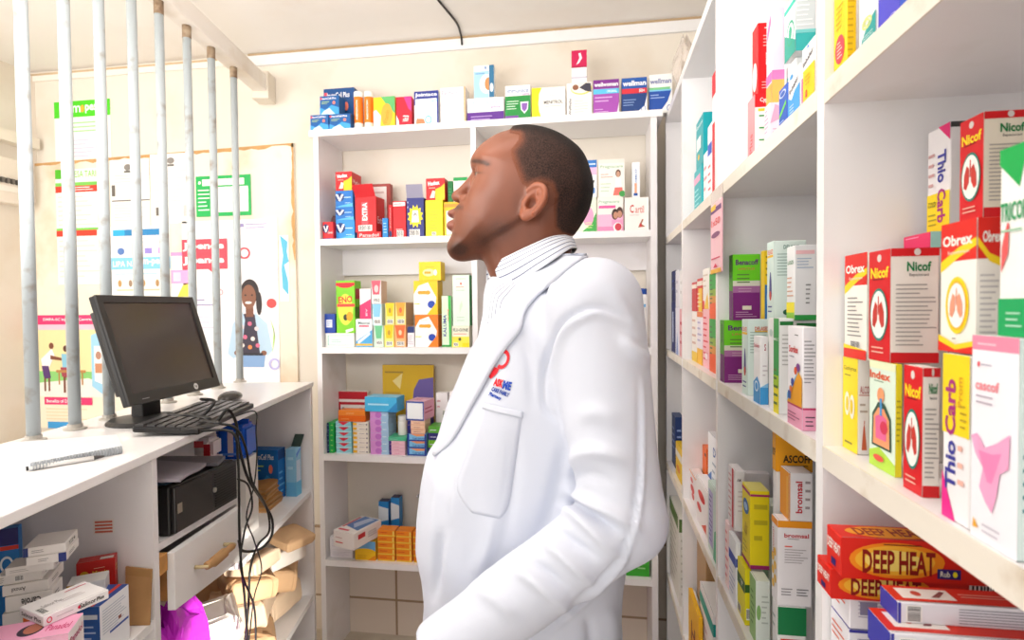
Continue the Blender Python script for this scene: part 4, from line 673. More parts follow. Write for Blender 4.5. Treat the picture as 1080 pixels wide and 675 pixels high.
zl = RSH('pale green and yellow cough carton with red lettering and a torso drawing', 917, 945, 953, 384.5, A2, '#f2df20',
         [('r', 0, 0, 1, 1, '#ddefdf'), ('p', [(0, 0), (1, 0), (1, .1), (.4, .2), (0, .14)], '#b8e04a'), ('r', 0, .93, 1, 1, '#e8f0c8'), ('t', 'Index', .42, .87, .075, '#e0582a', .8, 0, .03), ('l', .2, .80, .8, .83, 1, '#6a8a70'), ('p', [(.12, .2), (.88, .2), (.86, .5), (.7, .58), (.62, .62), (.36, .62), (.3, .58), (.14, .5)], '#3a5a4a'), ('p', [(.18, .22), (.82, .22), (.8, .48), (.6, .57), (.38, .57), (.2, .48)], '#f0a070'), ('e', .48, .69, .14, .07, '#f0a070'), ('p', [(.3, .28), (.7, .28), (.72, .48), (.5, .52), (.28, .48)], '#e86a9c'), ('r', .46, .5, .54, .66, '#4a9ad8'), ('e', .62, .40, .14, .06, '#d83a5a'), ('e', .42, .1, .2, .03, '#e85a4a')],
         [('l', .1, .3, .9, .7, 8, '#b8a820')], X=.268)
zn = RSH('red lung carton in the middle of the upper row, white side facing out', 916.5, 939.5, 992, 262, zl, '#f0e9e0', NICOF(), NIC_R, X=.268)
zl2 = RSH('red lung carton in the lower row, right of the pale green carton', 953, 973.5, 993, 388, A2, '#f0e9e0', NICOF(), NIC_R, X=.262)
zl3 = RSH('tall white carton with purple and yellow vertical lettering, lower row', 994, 1023.5, 1026, 376, A2, '#f1eef0', [('r', 0, .52, 1, 1, '#f4d614'), ('p', [(0, 0), (.0, .28), (.52, 0)], '#e8248c'), ('t', 'Thio', .32, .33, .30, '#3a3a9a', .30, 90, .03), ('t', 'Carb', .32, .68, .30, '#a82a7a', .34, 90, .03), ('t', 'Prom', .68, .78, .14, '#d8a01c', .18, 90), ('l', .62, .2, .9, .5, 3, '#e8b0a0'), ('l', .7, .56, .95, .72, 4, '#b89a1c')], X=.256, dx=.055)
zb = RSH('big red and white cough carton with a yellow oval of lungs', 992.5, 1031, 1058, 229, max(zl3, zl2)+.0008, '#f3efe6', OBREX_BIG(), [('r', 0, .70, 1, 1, '#dc2418'), ('p', [(0, .80), (0, .86), (.5, .74), (1, .70), (1, .64), (.5, .68)], '#f6d21a'), ('t', 'Obrex', .6, .86, .085, '#f6f2ea', .8, 0, .03), ('l', .1, .1, .9, .6, 12, '#c4c0be'), ('p', [(0, 0), (1, 0), (1, .1), (0, .04)], '#f6d21a')], X=.260)
zc = RSH('large white carton with pink lung splash and pink top, nearest on the middle shelf', 1025, 1076, 1100, 357, A2, '#dff0ec', [('r', 0, 0, 1, 1, '#f0eff6'), ('r', 0, .93, 1, 1, '#f08ca8'), ('l', .12, .945, .8, .975, 1, '#f6c4d2'), ('e', .16, .86, .03, .014, '#e84a5a'), ('l', .22, .85, .6, .87, 1, '#a8a4b8'), ('t', 'cascof', .36, .76, .05, '#ee8a94', .52, 0, .025), ('l', .12, .66, .55, .72, 2, '#b4a8b8'), ('p', [(.02, .5), (.16, .52), (.34, .46), (.6, .5), (.86, .56), (.84, .40), (.66, .36), (.6, .25), (.5, .16), (.36, .20), (.22, .26), (.3, .36), (.12, .42)], '#f3a6cc'), ('p', [(.2, .44), (.5, .44), (.7, .46), (.5, .3), (.4, .3)], '#ee86b8'), ('p', [(.08, .05), (.2, .055), (.1, .1)], '#f0b030'), ('l', .3, .04, .7, .1, 2, '#c8c4d0')], [('l', .2, .2, .9, .5, 5, '#3a8a90')], X=.2535)
RSH('white and green carton with triangle top, nearest and highest on the middle shelf', 1054, 1086, 1110, 147, zc, '#f0f4f0', [('p', [(0, .92), (.7, .78), (1, 1), (0, 1)], '#12a84e'), ('r', 0, 0, 1, .20, '#0fa45a'), ('t', 'TRICOF', .5, .66, .10, '#1f9a5a', .9, 0, .02), ('p', [(.1, .34), (.35, .44), (.38, .60), (.3, .6), (.12, .48)], '#e05a5a'), ('l', .3, .04, .9, .14, 3, '#a8dcc0'), ('l', .1, .54, .9, .58, 1, '#9ac4a8')], X=.258)
# rear cartons of the near bay, upper tier stand on hidden cartons of the same kind
def rear(label, xf, xn, xr, yt, yb, X, base, F, R, carrier, **k):
    pn = atX(xn, yb, X); zb_ = pn[2]
    pc_ = atX((xf+xn)/2, yb, X); w = atX(xf, yb, X)[1]-pn[1]
    n = max(1, round((zb_-A2)/.105)); dxx = .03 if xf == 978 else atY(xr, yt, pn[1])[0]-X if not k.get('dx') else k['dx']
    hh = (zb_-A2)/n
    for i in range(n):
        carton(carrier[i], (X+dxx/2, pn[1]+w/2, A2+i*hh+GAP), w-.002, dxx-.002, hh-GAP, rz=-PI/2, base=base, dec={'F': F})
    k.pop('dx', None)
    return RSH(label, xf, xn, xr, yt, zb_, base, F, R, X=X, dx=dxx, **k)
rear('white and yellow carton with vertical purple lettering, at the back of the upper tier', 978, 1002.5, 1011, 128, 243, .345, '#e8e4e6',
     [('r', 0, 0, 1, .38, '#f2d414'), ('p', [(.5, 1), (1, 1), (1, .84)], '#d81f6c'), ('t', 'Thio', .66, .62, .28, '#3a3a9a', .30, -90, .03), ('t', 'Carb', .66, .25, .28, '#a82a7a', .32, -90, .03), ('l', .08, .42, .4, .8, 4, '#c89a9a'), ('t', 'COLD', .25, .28, .05, '#5a5a1c', .34), ('l', .1, .06, .5, .2, 3, '#a89a1c')], [('r', 0, .95, 1, 1, '#3a3a3a')], ['white and yellow carton hidden low behind the red lung carton', 'white and yellow carton hidden midway behind the red lung carton'])
rear('red lung carton with cream side, highest at the back of the upper tier', 1012.5, 1038, 1092, 117.5, 229, .325, '#eae0cc', NICOF(), NIC_R, ['red lung carton hidden low behind the big cough carton', 'red lung carton hidden midway behind the big cough carton'])
# small pink and teal cartons behind the middle lung carton
zcr = atX(981, 262, .325)[2]
RSH('white carton carrying the small crimson carton behind the middle red lung carton', 952, 981, 0, 262, A2, '#e8e4e2', X=.325, dx=.018)
RSH('small crimson carton peeping above the middle red lung carton', 952, 981, 0, 244, zcr+.0006, '#d81f5c', [('l', .1, .7, .8, .9, 1, '#f0a0b8')], [('r', 0, 0, 1, 1, '#a8d8d0')], X=.325, dx=.018)
# ---- near bay, top shelf
def RX(x, y, z): return float(max(.252, atZ(x, y, z)[0]))
HB = atX(878, 0, .257)
RSH('yellow carton with red oval, leftmost on the upper shelf of the near bay', 879, 893, 904.5, -25, A1, '#f6c90e', [('e', .5, .28, .36, .16, '#e23a4a'), ('l', .3, .18, .7, .38, 5, '#f4d0c4'), ('l', .2, .5, .8, .8, 5, '#d8a00e')], [('l', .1, .1, .9, .9, 12, '#d8a80e')], X=.258)
RSH('white and teal carton with yellow rings on the upper shelf of the near bay', 905.5, 924, 927, -25, A1, '#f0f2ee', [('p', [(.1, 0), (1, 0), (1, .5), (.6, .4), (.2, .2)], '#1f9a98'), ('o', .5, .42, .3, .1, .3, '#d8e08a'), ('o', .5, .42, .16, .06, .4, '#d8e08a'), ('l', .3, .12, .95, .24, 3, '#d4f0ec')], X=.258, dx=.06)
RSH('violet blue carton with white emblem on the upper shelf of the near bay', 925.5, 949, 960, -25, A1, '#4a48c8', [('o', .7, .2, .16, .08, .25, '#a8a4f0'), ('p', [(.6, .08), (.9, .1), (.86, .14), (.62, .12)], '#a8c4f4'), ('r', 0, 0, .04, 1, '#e8e4f4')], [('r', 0, 0, 1, 1, '#4a6ad8')], X=.258)
# ---- near bay, low shelf: rub cartons and white blue cartons lie in a stack
DH = [('r', 0, 0, 1, 1, '#d8200f'), ('e', .29, .5, .25, .44, '#f08a14'), ('e', .28, .5, .21, .36, '#f4b430'), ('e', .27, .5, .15, .26, '#f8dc70'), ('t', 'DEEP HEAT', .30, .46, .58, '#8a1208', .38, 0, .03), ('r', .50, .12, .62, .36, '#2a1c6a'), ('t', 'Rub', .54, .24, .14, '#f0e8d0', .05), ('e', .59, .24, .012, .07, '#f0e020'), ('l', .22, .86, .42, .93, 1, '#3a0a08')]
DHL = [('t', 'DEEP HEAT', .5, .62, .26, '#f4e4dc', .84, 0, .03), ('r', .35, .12, .65, .3, '#2a1c6a')]
DHT = [('e', .30, .5, .24, .4, '#f2a020'), ('t', 'DEEP HEAT', .30, .5, .5, '#9a1a0c', .38, 0, .03)]
CL = [('l', .3, .1, .95, .9, 6, '#8a8894'), ('bar', .04, .1, .12, .9, 1), ('r', 0, 0, .015, 1, '#3a3aa0')]
CLT = [('r', 0, .1, 1, 1, '#d8301f'), ('r', .05, .25, .32, .85, '#f0e6e0'), ('e', .14, .55, .025, .15, '#c8483a'), ('p', [(.2, .35), (.28, .75), (.3, .7), (.24, .35)], '#8a4a4a'), ('l', .36, .4, .95, .7, 2, '#f0a89a')]
WBd = [('l', .05, .3, .5, .8, 5, '#b8b4c4'), ('r', .06, .4, .16, .75, '#8a86a0'), ('r', 0, .92, 1, 1, '#3a3a9c')]
def pile(lab, x, Y, w, d, z0, z1, n, base, dec, group, sides=None):
    h = (z1-z0)/n
    for i in range(n):
        pos = 'topmost' if i == n-1 else 'second from the top' if i == n-2 else ORD[i] if i < 7 else None
        carton(f'{lab}, {pos} of its stack', (x+w/2+random.uniform(-.0008, .0008), Y+d/2, z0+i*h+GAP), w, d, h-GAP, base=base, dec=dec, sides=sides, group=group)
zd0 = atY(877, 632.5, .603)[2]; zd1 = atY(877, 601.5, .603)[2]; zd2 = atY(888.5, 568, .585)[2]
pile('white purple edged carton under the hot rubs', .258, .622, .165, .046, A3, zd0, 7, '#efedf2', {'F': WBd, 'L': [('l', .1, .3, .8, .8, 3, '#e0603a')], 'T': [('r', 0, 0, .5, 1, '#4a3c9c')]}, 'white purple edged cartons')
xd = atY(877, 620, .603)[0]
carton('red and orange hot rub carton, lower of the two', (xd+.085, .603+.02, zd0+GAP), .17, .036, zd1-zd0-GAP, base='#d8200f', dec={'F': DH+[('bar', .74, .12, .97, .8)], 'L': DHL, 'T': DHT})
xd = atY(888.5, 585, .585)[0]
carton('red and orange hot rub carton, upper of the two', (xd+.085, .585+.02, zd1+GAP), .17, .036, zd2-zd1-GAP, base='#d8200f', dec={'F': DH, 'L': DHL, 'T': DHT})
zt1 = atY(917, 633, .525)[2]; zt0 = atY(917, 655, .525)[2]; zt_b = zt0-.0275
pile('white red topped ointment carton up front', .256, .513, .15, .042, A3, zt_b, 7, '#eceaf0', {'F': CL, 'T': CLT}, 'white and red ointment cartons in the front stack', {'L': '#3a3aa0'})
carton('red topped ointment carton with blue end, just under the topmost of the front stack', (.243+.08, .508+.02, zt_b+GAP), .16, .040, zt0-zt_b-GAP, base='#eceaf0', dec={'F': CL, 'T': CLT+[('r', .8, .1, 1, 1, '#2a3a8a'), ('e', .88, .55, .04, .2, '#dfe4f4')]}, sides={'L': '#3a3aa0'})
carton('white ointment carton with red top, topmost of the front stack before the hot rub cartons', (.2565+.08, .525+.015, zt0+GAP), .16, .030, zt1-zt0-GAP, base='#eceaf0', dec={'F': CL, 'T': CLT}, sides={'L': '#3a3aa0'})
# ---- second bay, top shelf
def hid(xn, X): return atX(xn, 100, X)[1]
RSH('red and white cough carton with green ticks, lower left of the second bay top shelf', 788.5, 796, 818, 99, A1, '#f0ece8', [('r', 0, 0, 1, 1, '#f09aa0'), ('t', 'Plus', .5, .3, .3, '#d8303c', .3, 90)], [('r', 0, .8, 1, 1, '#d81a22'), ('t', 'Cypro', .55, .9, .08, '#f4e4e0', .6, 0, .02), ('r', .15, .74, 1, .78, '#f0d030'), ('r', .2, .66, .45, .68, '#3a9a4a'), ('r', .2, .48, .45, .50, '#3a9a4a'), ('r', .2, .3, .45, .32, '#3a9a4a'), ('l', .2, .05, .9, .25, 4, '#e0b4bc')], X=.268)
zt_ = atX(796, 99, .268)[2]
RSH('red carton with barcode stacked on the cough carton with green ticks', 793, 799, 814, 24, zt_, '#d0121a', [('e', .5, .3, .4, .2, '#f0e4e0')], [('l', .5, .9, .9, .95, 1, '#f4dcd8'), ('l', .4, .66, .9, .84, 4, '#e8a8a4'), ('bar', .6, .42, .95, .58), ('l', .3, .08, .9, .2, 3, '#e8b0ac')], X=.275)
RSH('pale pink carton behind the inhaler cartons on the second bay top shelf', 806, 811, 824, 108, A1, '#f6dce6', [('l', .1, .3, .9, .9, 6, '#e89ab8')], [('p', [(.1, .5), (.5, .95), (.9, .9), (.9, .6)], '#e8a8c4'), ('l', .3, .1, .9, .4, 4, '#d8a8c0')], X=.262)
zp = atX(811, 108, .262)[2]
RSH('tall pink carton with orange foot standing on the pale pink carton', 808, 814, 828, 8, zp, '#f6d4e4', [('r', 0, 0, 1, .22, '#f0a84a'), ('r', 0, .24, 1, .34, '#e86ab0'), ('p', [(.2, .8), (.8, .95), (.8, .86), (.2, .7)], '#e87ab4')], [('r', 0, 0, 1, .25, '#f2b45a'), ('r', 0, .25, 1, .35, '#e87ab8')], X=.268)
zi = RSH('blue inhaler carton with green stripe, leftmost of the three in front', 821, 830, 832, 86, A1, '#2458b8', [('p', [(.1, .25), (.9, .5), (.9, .6), (.1, .35)], '#6ad04a'), ('o', .5, .82, .4, .09, .3, '#c8d4ec'), ('l', .1, .1, .9, .2, 1, '#a8c0ec')], X=.2555, dx=.035)
RSH('white and blue inhaler carton, middle of the three in front', 831, 843.5, 846, 66, A1, '#f1f2f4', [('p', [(0, 0), (1, 0), (1, .62), (.6, .55), (.3, .4), (0, .5)], '#3f9ae0'), ('t', 'Inhaler', .5, .68, .12, '#3a3a4a', .8, 18), ('e', .3, .9, .15, .05, '#4a9ad8'), ('l', .15, .1, .8, .3, 3, '#c8e0f4')], X=.2555, dx=.035)
zi = RSH('white and yellow inhaler carton, rightmost of the three in front', 845.5, 859.5, 861, 36, A1, '#f3f1ee', [('r', .1, 0, 1, .6, '#f4c414'), ('r', 0, 0, .1, .5, '#e85a9c'), ('t', 'Inhaler', .5, .76, .09, '#3a3a4a', .8, 14), ('p', [(.4, .92), (.6, .92), (.5, .98)], '#4a8ad8'), ('p', [(.3, .12), (.45, .12), (.42, .24), (.34, .24)], '#e84a3a'), ('l', .3, .3, .8, .5, 3, '#c8a020')], X=.2555, dx=.03)
zz = A1+.072
RSH('carton of white and teal stripes, rear lower on the second bay top shelf', 829, 839, 861, 60, A1, '#e8eeec', [('l', .1, .1, .9, .9, 6, '#7ac8c0')], [('l', .1, .1, .9, .9, 6, '#b4d4d0')], X=.292)
zz = atX(839, 60, .292)[2]
RSH('white and teal carton with green drop at the top, above the inhaler cartons', 827.5, 839, 861, -8, zz, '#d4dcdc', [('r', 0, 0, 1, 1, '#e8f0ee'), ('p', [(0, .0), (1, 0), (1, .2), (0, .5)], '#1f9a86'), ('o', .55, .42, .36, .22, .2, '#1f9a78'), ('e', .55, .42, .14, .12, '#2aa884'), ('r', 0, .85, 1, .93, '#3ac0a8')], [('r', 0, 0, 1, .3, '#3ab4b0'), ('l', .05, .4, .95, .9, 6, '#f0f4f4'), ('r', 0, .3, 1, .36, '#7accc8')], X=.285)
# ---- second bay, middle shelf
BEN = lambda big: [('r', 0, 0, 1, .52, '#7a1f78'), ('r', 0, .42, 1, .56, '#a86aa0'), ('r', 0, .52, 1, .62, '#d8d8c8'), ('r', 0, .6, 1, 1, '#6ace1e'), ('t', 'Benacoff', .52, .88, .085, '#5a1f6a', .84, 0, .03), ('t', 'LINCTUS', .5, .78, .035, '#c86a4a', .6), ('l', .15, .55, .85, .72, 3, '#5a7a3a'), ('l', .2, .42, .8, .5, 2, '#c8a0c0'), ('r', .35, .16, .68, .22, '#e8e0d0'), ('l', .1, .04, .9, .14, 3, '#c89ac4')]
BENF = [('r', 0, 0, 1, .45, '#6a1a68'), ('r', 0, .45, 1, 1, '#4a9a1c'), ('t', 'Benacoff', .5, .8, .2, '#3a1448', .3, 90)]
RSH('green and purple linctus carton in front, lower of the two', 757.3, 763.5, 0, 338, A2, '#6ace1e', BENF, BEN(0), X=.2545, dx=.078)
zbn = atX(763.5, 338, .2545)[2]
RSH('green and purple linctus carton standing higher behind, upper of the two', 769, 772.7, 802, 268.5, zbn, '#6ace1e', BENF, BEN(1), X=.27)
OG = [('r', 0, 0, 1, .35, '#e8581c'), ('r', 0, .35, 1, .5, '#d8903a'), ('r', 0, .5, 1, .65, '#8aa83a'), ('r', 0, .65, 1, 1, '#2a9a3a'), ('l', .1, .3, .5, .9, 6, '#3a5a2a')]
YN = '#f2cf1c'
zy = atX(807, 337, .30)[2]
carton('yellow carton hidden below the yellow and blue carton', (.33, atX(805, 337, .30)[1]+.01, A2+GAP), .045, .055, zy-A2-GAP, rz=-PI/2, base='#f2cf1c')
RSH('yellow and blue carton between the upper linctus carton and the white one', 802.5, 806.5, 816, 264, zy, YN, [('r', 0, 0, 1, 1, '#f2cf1c')], [('r', 0, 0, .75, .5, '#2a7ac0'), ('e', .4, .3, .2, .12, '#7ab4e0'), ('l', .1, .6, .9, .95, 4, '#8a7a1c')], X=.30)
DELF = [('r', 0, 0, 1, 1, '#d8ece4'), ('t', 'DELASED', .5, .87, .06, '#e0582a', .8, 0, .02), ('r', .05, .80, .95, .83, '#f0c020'), ('p', [(.35, .3), (.75, .3), (.7, .48), (.62, .6), (.5, .62), (.4, .5)], '#3a3a86'), ('e', .55, .31, .16, .06, '#c83a2a'), ('l', .2, .08, .85, .2, 2, '#3a4a8a')]
DELR = [('t', 'DELASED', .55, .92, .05, '#2a6a5a', .5), ('l', .1, .55, .9, .85, 8, '#a0b8b0'), ('e', .4, .1, .12, .035, '#2a6a4a')]
zd = RSH('white cough carton with navy throat drawing, lower one in the second bay', 782.5, 788.5, 814, 337, A2, '#dff0ea', DELF, [('t', 'DELASED', .6, .88, .05, '#e0582a', .6, 0, .02), ('r', .3, .83, .9, .85, '#f0c020')]+DELR[1:2], X=.258)
zu = RSH('small white and blue cough carton in front of the throat drawing carton', 794.5, 801.5, 811, 355, A2, '#f2f0f0', [('p', [(0, 0), (1, 0), (1, .3), (.6, .4), (0, .3)], '#3f9ad8'), ('t', 'Solvin', .5, .86, .06, '#c83a5a', .8), ('o', .5, .25, .3, .08, .3, '#e4f0f8')], [('t', 'S', .6, .84, .1, '#a81a3a', .2, 0, .02), ('r', 0, 0, 1, .25, '#3f9ad8'), ('p', [(0, .25), (1, .25), (1, .32)], '#8ac4e8'), ('l', .3, .4, .9, .6, 3, '#d0c8cc')], X=.2545)
RSH('white and green carton with yellow foot beside the small white and blue one', 810.5, 821.5, 838, 336, A2, '#f2f2f0', [('r', .5, 0, 1, 1, '#2f9a48'), ('r', .5, 0, 1, .28, '#f0e01c'), ('r', .5, .28, 1, .4, '#a8cc2a'), ('t', 'MINC-C', .75, .78, .03, '#eaf4ea', .4), ('l', .55, .06, .95, .5, 5, '#5a7a2a'), ('e', .28, .84, .16, .04, '#c8d8d0')], [('r', .05, .93, .95, .97, '#1f7a34'), ('l', .2, .5, .95, .85, 8, '#c0c0bc')], X=.258)
zdu = atX(816, 338, .272)[2]
carton('white carton carrying the upper throat drawing carton', (.315, atX(812.5, 337, .272)[1]+.008, A2+GAP), .035, .08, zdu-A2-GAP-.0002, rz=-PI/2, base='#e6efe8')
RSH('white cough carton with navy throat drawing, upper one in the second bay', 809, 816, 851, 254, zdu, '#e0efe8', DELF, DELR, X=.272)
zg_ = atX(838, 338, .284)[2]
carton('white carton carrying the ginger carton behind the orange pyramid carton', (.319, atX(834, 338, .284)[1]+.008, A2+GAP), .034, .066, zg_-A2-GAP-.0002, rz=-PI/2, base='#efefec', dec={'R': [('r', .05, .93, .95, .97, '#1f7a34')]})
RSH('white carton with green base and yellow corner stacked at the upper right', 829.5, 838, 862, 258.5, zg_, '#eeeff0', [('r', 0, 0, 1, .24, '#8ac83a'), ('r', 0, .1, 1, .24, '#f0e020'), ('t', 'LOZI', .5, .78, .05, '#3a8a4a', .7), ('l', .1, .3, .9, .6, 5, '#d8a890')], [('r', 0, 0, 1, .07, '#2a9a44'), ('r', .05, .88, .9, .93, '#f4c4c8'), ('l', .1, .68, .95, .84, 4, '#a8bcd4'), ('l', .5, .2, .75, .5, 5, '#8a8a8a')], X=.284)
SOR = [('r', 0, 0, 1, .2, '#f3a8c4'), ('r', 0, .2, 1, .22, '#c83a6a'), ('t', 'Sordex', .42, .77, .07, '#d83a3a', .62, 0, .025), ('l', .5, .90, .8, .93, 1, '#6a6a6a'), ('l', .15, .68, .7, .71, 1, '#8a8a9a'), ('p', [(0, .22), (1, .22), (1, .5), (.75, .56)], '#e8a01c'), ('p', [(0, .22), (0, .3), (.8, .58), (.75, .55)], '#8ac8e8'), ('e', .75, .60, .12, .04, '#7a3a8a'), ('e', .6, .56, .1, .04, '#e05a2a'), ('e', .4, .44, .1, .04, '#3a4aa0'), ('e', .3, .36, .1, .04, '#e8762a'), ('r', .1, .26, .3, .34, '#2a5aa8'), ('l', .1, .05, .9, .15, 3, '#a85a7a')]
SORR = [('r', 0, 0, 1, .2, '#f3a8c4'), ('r', 0, .2, 1, .22, '#c83a6a'), ('l', .1, .45, .95, .88, 12, '#9a9a9e'), ('l', .2, .03, .9, .15, 3, '#6a4a5a')]
RSH('white and pink carton with an orange pyramid of children, in front on the middle shelf', 830.5, 846.5, 862, 345, A2, '#f2f0f4', SOR, SORR, X=.2535)
carton('second pyramid carton half hidden beside the upright, above the front one', (.30, .704, A2+GAP), .02, .05, .225, rz=-PI/2, base='#f2f0f4', dec={'F': SOR})
# hanging sachet strip on the edge of the upper shelf
a = atX(756, 213, .2475); b_ = atX(756, 288, .2475); wv = atX(750, 250, .2475)[1]-atX(761, 250, .2475)[1]
ss = empty('sachet_strip', (.247, a[1], b_[2]), 'pink sachet strip hanging from the edge of the upper right shelf', 'sachet')
mb = MB(); mb.box((.2455, a[1]-wv/2, b_[2]), (.2485, a[1]+wv/2, a[2]+.0), mat('#f3c0ca', .3))
decor(mb, ((.2455, a[1]+wv/2, b_[2]), (0, -wv, 0), (0, 0, a[2]-b_[2]), (-1, 0, 0)), [('r', 0, .86, 1, .93, '#6a3a7a'), ('r', .05, .9, .5, .97, '#f0c030'), ('t', '1x50', .5, .72, .10, '#e85a5a', .8, 0, .02), ('e', .5, .54, .4, .04, '#7a3a6a'), ('r', .1, .2, .9, .22, '#d84a6a'), ('r', 0, .0, 1, .06, '#e8b030'), ('p', [(.3, .08), (.7, .08), (.5, .14)], '#d83a5a')])
mb.build('sachets', ss); MB().box((.2455, a[1]-wv/2, a[2]), (.2485, a[1]+wv/2, A1-.004), mat('#e8dcd4', .2, alpha=.8)).build('tape', ss)
# ---- third bay (px 720-757), middle shelf
RSH('green and orange carton, lower one before the upright of the second bay', 748.2, 755.8, 0, 337, A2, '#2a9a3a', OG, OG, X=.268, dx=.06)
zt_ = atX(755.8, 337, .268)[2]
RSH('green and orange carton stacked on its twin before the upright of the second bay', 748.2, 755.8, 0, 287, zt_, '#2a9a3a', OG, OG, X=.268, dx=.06)
RC = [('r', 0, .78, 1, .92, '#f2e8da'), ('r', .3, 0, 1, .7, '#f2c42a'), ('l', .1, .1, .9, .6, 4, '#f0e0c0')]
for (a_, b_, t_, lb, bs_, F_) in ((729.5, 734.5, 329, 'pale carton with yellow foot, leftmost in the third bay', '#f2ece6', [('r', 0, 0, 1, .2, '#f0c83a'), ('l', .1, .3, .9, .9, 4, '#d8b4a8')]), (735, 740.5, 329, 'pale and orange carton, second from the left in the third bay', '#eee6ee', [('r', 0, 0, 1, .3, '#f2b82a'), ('r', 0, .9, 1, 1, '#e87a3a'), ('l', .1, .4, .9, .85, 4, '#b8b0d0')]), (741, 747.5, 326, 'pink and red carton beside the green and orange ones', '#f4b4bc', [('l', .1, .1, .9, .9, 8, '#d83a4a'), ('e', .6, .2, .2, .06, '#f4e4e4')])):
    RSH(lb, a_, b_, 0, t_, A2, bs_, F_, F_, X=.27, dx=.05)
z_ = atX(734.5, 329, .27)[2]+.001
RSH('red carton with white band, left of the two upper red ones, third bay', 729.5, 734.5, 0, 297, z_, '#c8141c', RC[:1], RC[:1], X=.272, dx=.05)
RSH('red and yellow carton, right of the two upper red ones, third bay', 735, 740.5, 0, 293, z_, '#d01a1c', RC, RC, X=.272, dx=.05)
z_ = atX(747.5, 326, .27)[2]
RSH('white and yellow carton on the pink and red carton in the third bay', 741, 747.5, 0, 282, z_, '#f0ece4', [('p', [(.2, 0), (1, 0), (.8, .4)], '#f0c030'), ('r', 0, 0, .3, .2, '#e03a3a'), ('l', .1, .5, .9, .9, 3, '#d8c8b8')], X=.272, dx=.05)
# fourth bay, middle shelf
for i, (a_, b_, t_, lb, bs_, F_) in enumerate(((706.5, 710.3, 318, 'dark blue carton, lower one at the far end of the middle shelf', '#1c2a6c', [('r', .3, .2, .6, .8, '#c8d0e8')]), (710.7, 714.5, 324, 'white carton with blue print, lower one at the far end of the middle shelf', '#e8e6f0', [('p', [(.2, 0), (.8, 0), (.5, .5)], '#8aa0d8')]), (715, 719.3, 326, 'pink and red carton, lower one at the far end of the middle shelf', '#e8a8b0', [('l', .1, .2, .9, .8, 3, '#c84a5a')]))):
    a_ += 1.5; b_ += 1.5
    zt_ = RSH(lb, a_, b_, 0, t_, A2, bs_, F_, X=.2535, dx=.06)
    RSH(lb.replace('lower one', 'upper one').replace('pink and red', 'plain white'), a_+.1, b_-.1, 0, (285, 284, 284)[i], zt_, ('#151f58', '#e4e2ea', '#f0eeee')[i], [('l', .2, .3, .8, .8, 2, ('#4a5aa0', '#b8b4c8', '#d8d4d4')[i])], X=.2545, dx=.055)
# ---- third bay top shelf
RSH('teal antacid carton, lower one on the far upper shelf', 732, 740, 0, 172, A1, '#1fb0b8', [('r', 0, .7, .8, .85, '#f0a8c8'), ('l', .1, .2, .9, .6, 4, '#a4e4e8')], X=.275, dx=.05)
z_ = atX(740, 172, .275)[2]
RSH('teal antacid carton with white panel, upper one on the far upper shelf', 734, 741.5, 0, 118, z_, '#16a4ae', [('t', 'Gaviscon', .5, .86, .08, '#eaf6f6', .84, 0, .02), ('r', .1, .35, .7, .62, '#f0f2f2'), ('e', .4, .2, .12, .06, '#f0c020')], X=.275, dx=.05)
RSH('slim white toothpaste like carton on the far upper shelf', 741.8, 746, 0, 158, A1, '#f4f2f2', [('l', .1, .2, .9, .8, 3, '#e0a0a8')], X=.262, dx=.04)
RSH('white carton with blue cap print on the far upper shelf', 746.2, 750.5, 0, 128, A1, '#f0eef2', [('r', 0, .6, 1, .75, '#2a5ac0'), ('l', .1, .1, .9, .5, 4, '#d86a74')], X=.262, dx=.04)
RSH('tall red and white carton beside the upright on the far upper shelf', 751, 756.5, 0, 70, A1, '#eeeaec', [('r', 0, .0, .5, .6, '#d01f2c'), ('r', 0, .82, 1, 1, '#d8202c')], X=.262, dx=.05)
# crumpled plastic on top of the unit
mb = MB()
def crf(u, a_):
    r_ = .05*(math.sin(PI*min(max(u, .02), .98)))**.5*(1+.25*math.sin(3*a_+9*u)+.15*math.sin(7*a_-5*u)); return (.292+.62*r_*math.cos(a_), 1.96+1.6*r_*math.sin(a_), A0+.001+u*.20+.012*math.sin(5*a_))
vs, fs = blob(crf, 12, 26); vs = [(x, y, max(z, A0+.0008)) for x, y, z in vs]
tag(mb.add(vs, fs, mat('#e3d9cf', .2, alpha=.55, spec=.6)).build('plastic_bag', smooth=False), 'crumpled clear plastic bag on top of the right shelf unit', 'bag')
# ---- second bay, low shelf (A3)
X3 = .2545
RSH('white carton with red print farther back on the low shelf', 780, 785, 812, 499, A3, '#f0eaec', [('l', .1, .1, .9, .9, 5, '#d8a4aa')], [('l', .3, .82, .9, .9, 1, '#d84a5a'), ('l', .2, .5, .9, .75, 4, '#d8ccd0')], X=.298)
RSH('white carton with blue band standing at the front left of the low shelf', 768.5, 776, 782, 572, A3, '#eef0f6', [('r', 0, .6, 1, .75, '#2a48b0'), ('l', .1, .1, .9, .5, 5, '#b8c0dc')], [('r', 0, .62, 1, .75, '#2a48b0')], X=.256)
RSH('white and pink carton behind the blue banded one', 764.5, 768, 775, 553, A3, '#f6dcdc', [('l', .1, .1, .9, .9, 6, '#e88a90')], X=.258)
zpk = atX(768, 553, .258)[2]+.0006
RSH('white carton with red stripe standing on the pink carton of the low shelf', 768, 775, 786, 497, zpk, '#efeaea', [('r', .55, 0, .8, 1, '#c8202c'), ('l', .05, .1, .5, .9, 8, '#d8a8ac')], [('t', 'AM', .4, .85, .05, '#5a4a4a', .4), ('l', .3, .3, .9, .7, 5, '#d8ccd0')], X=.262)
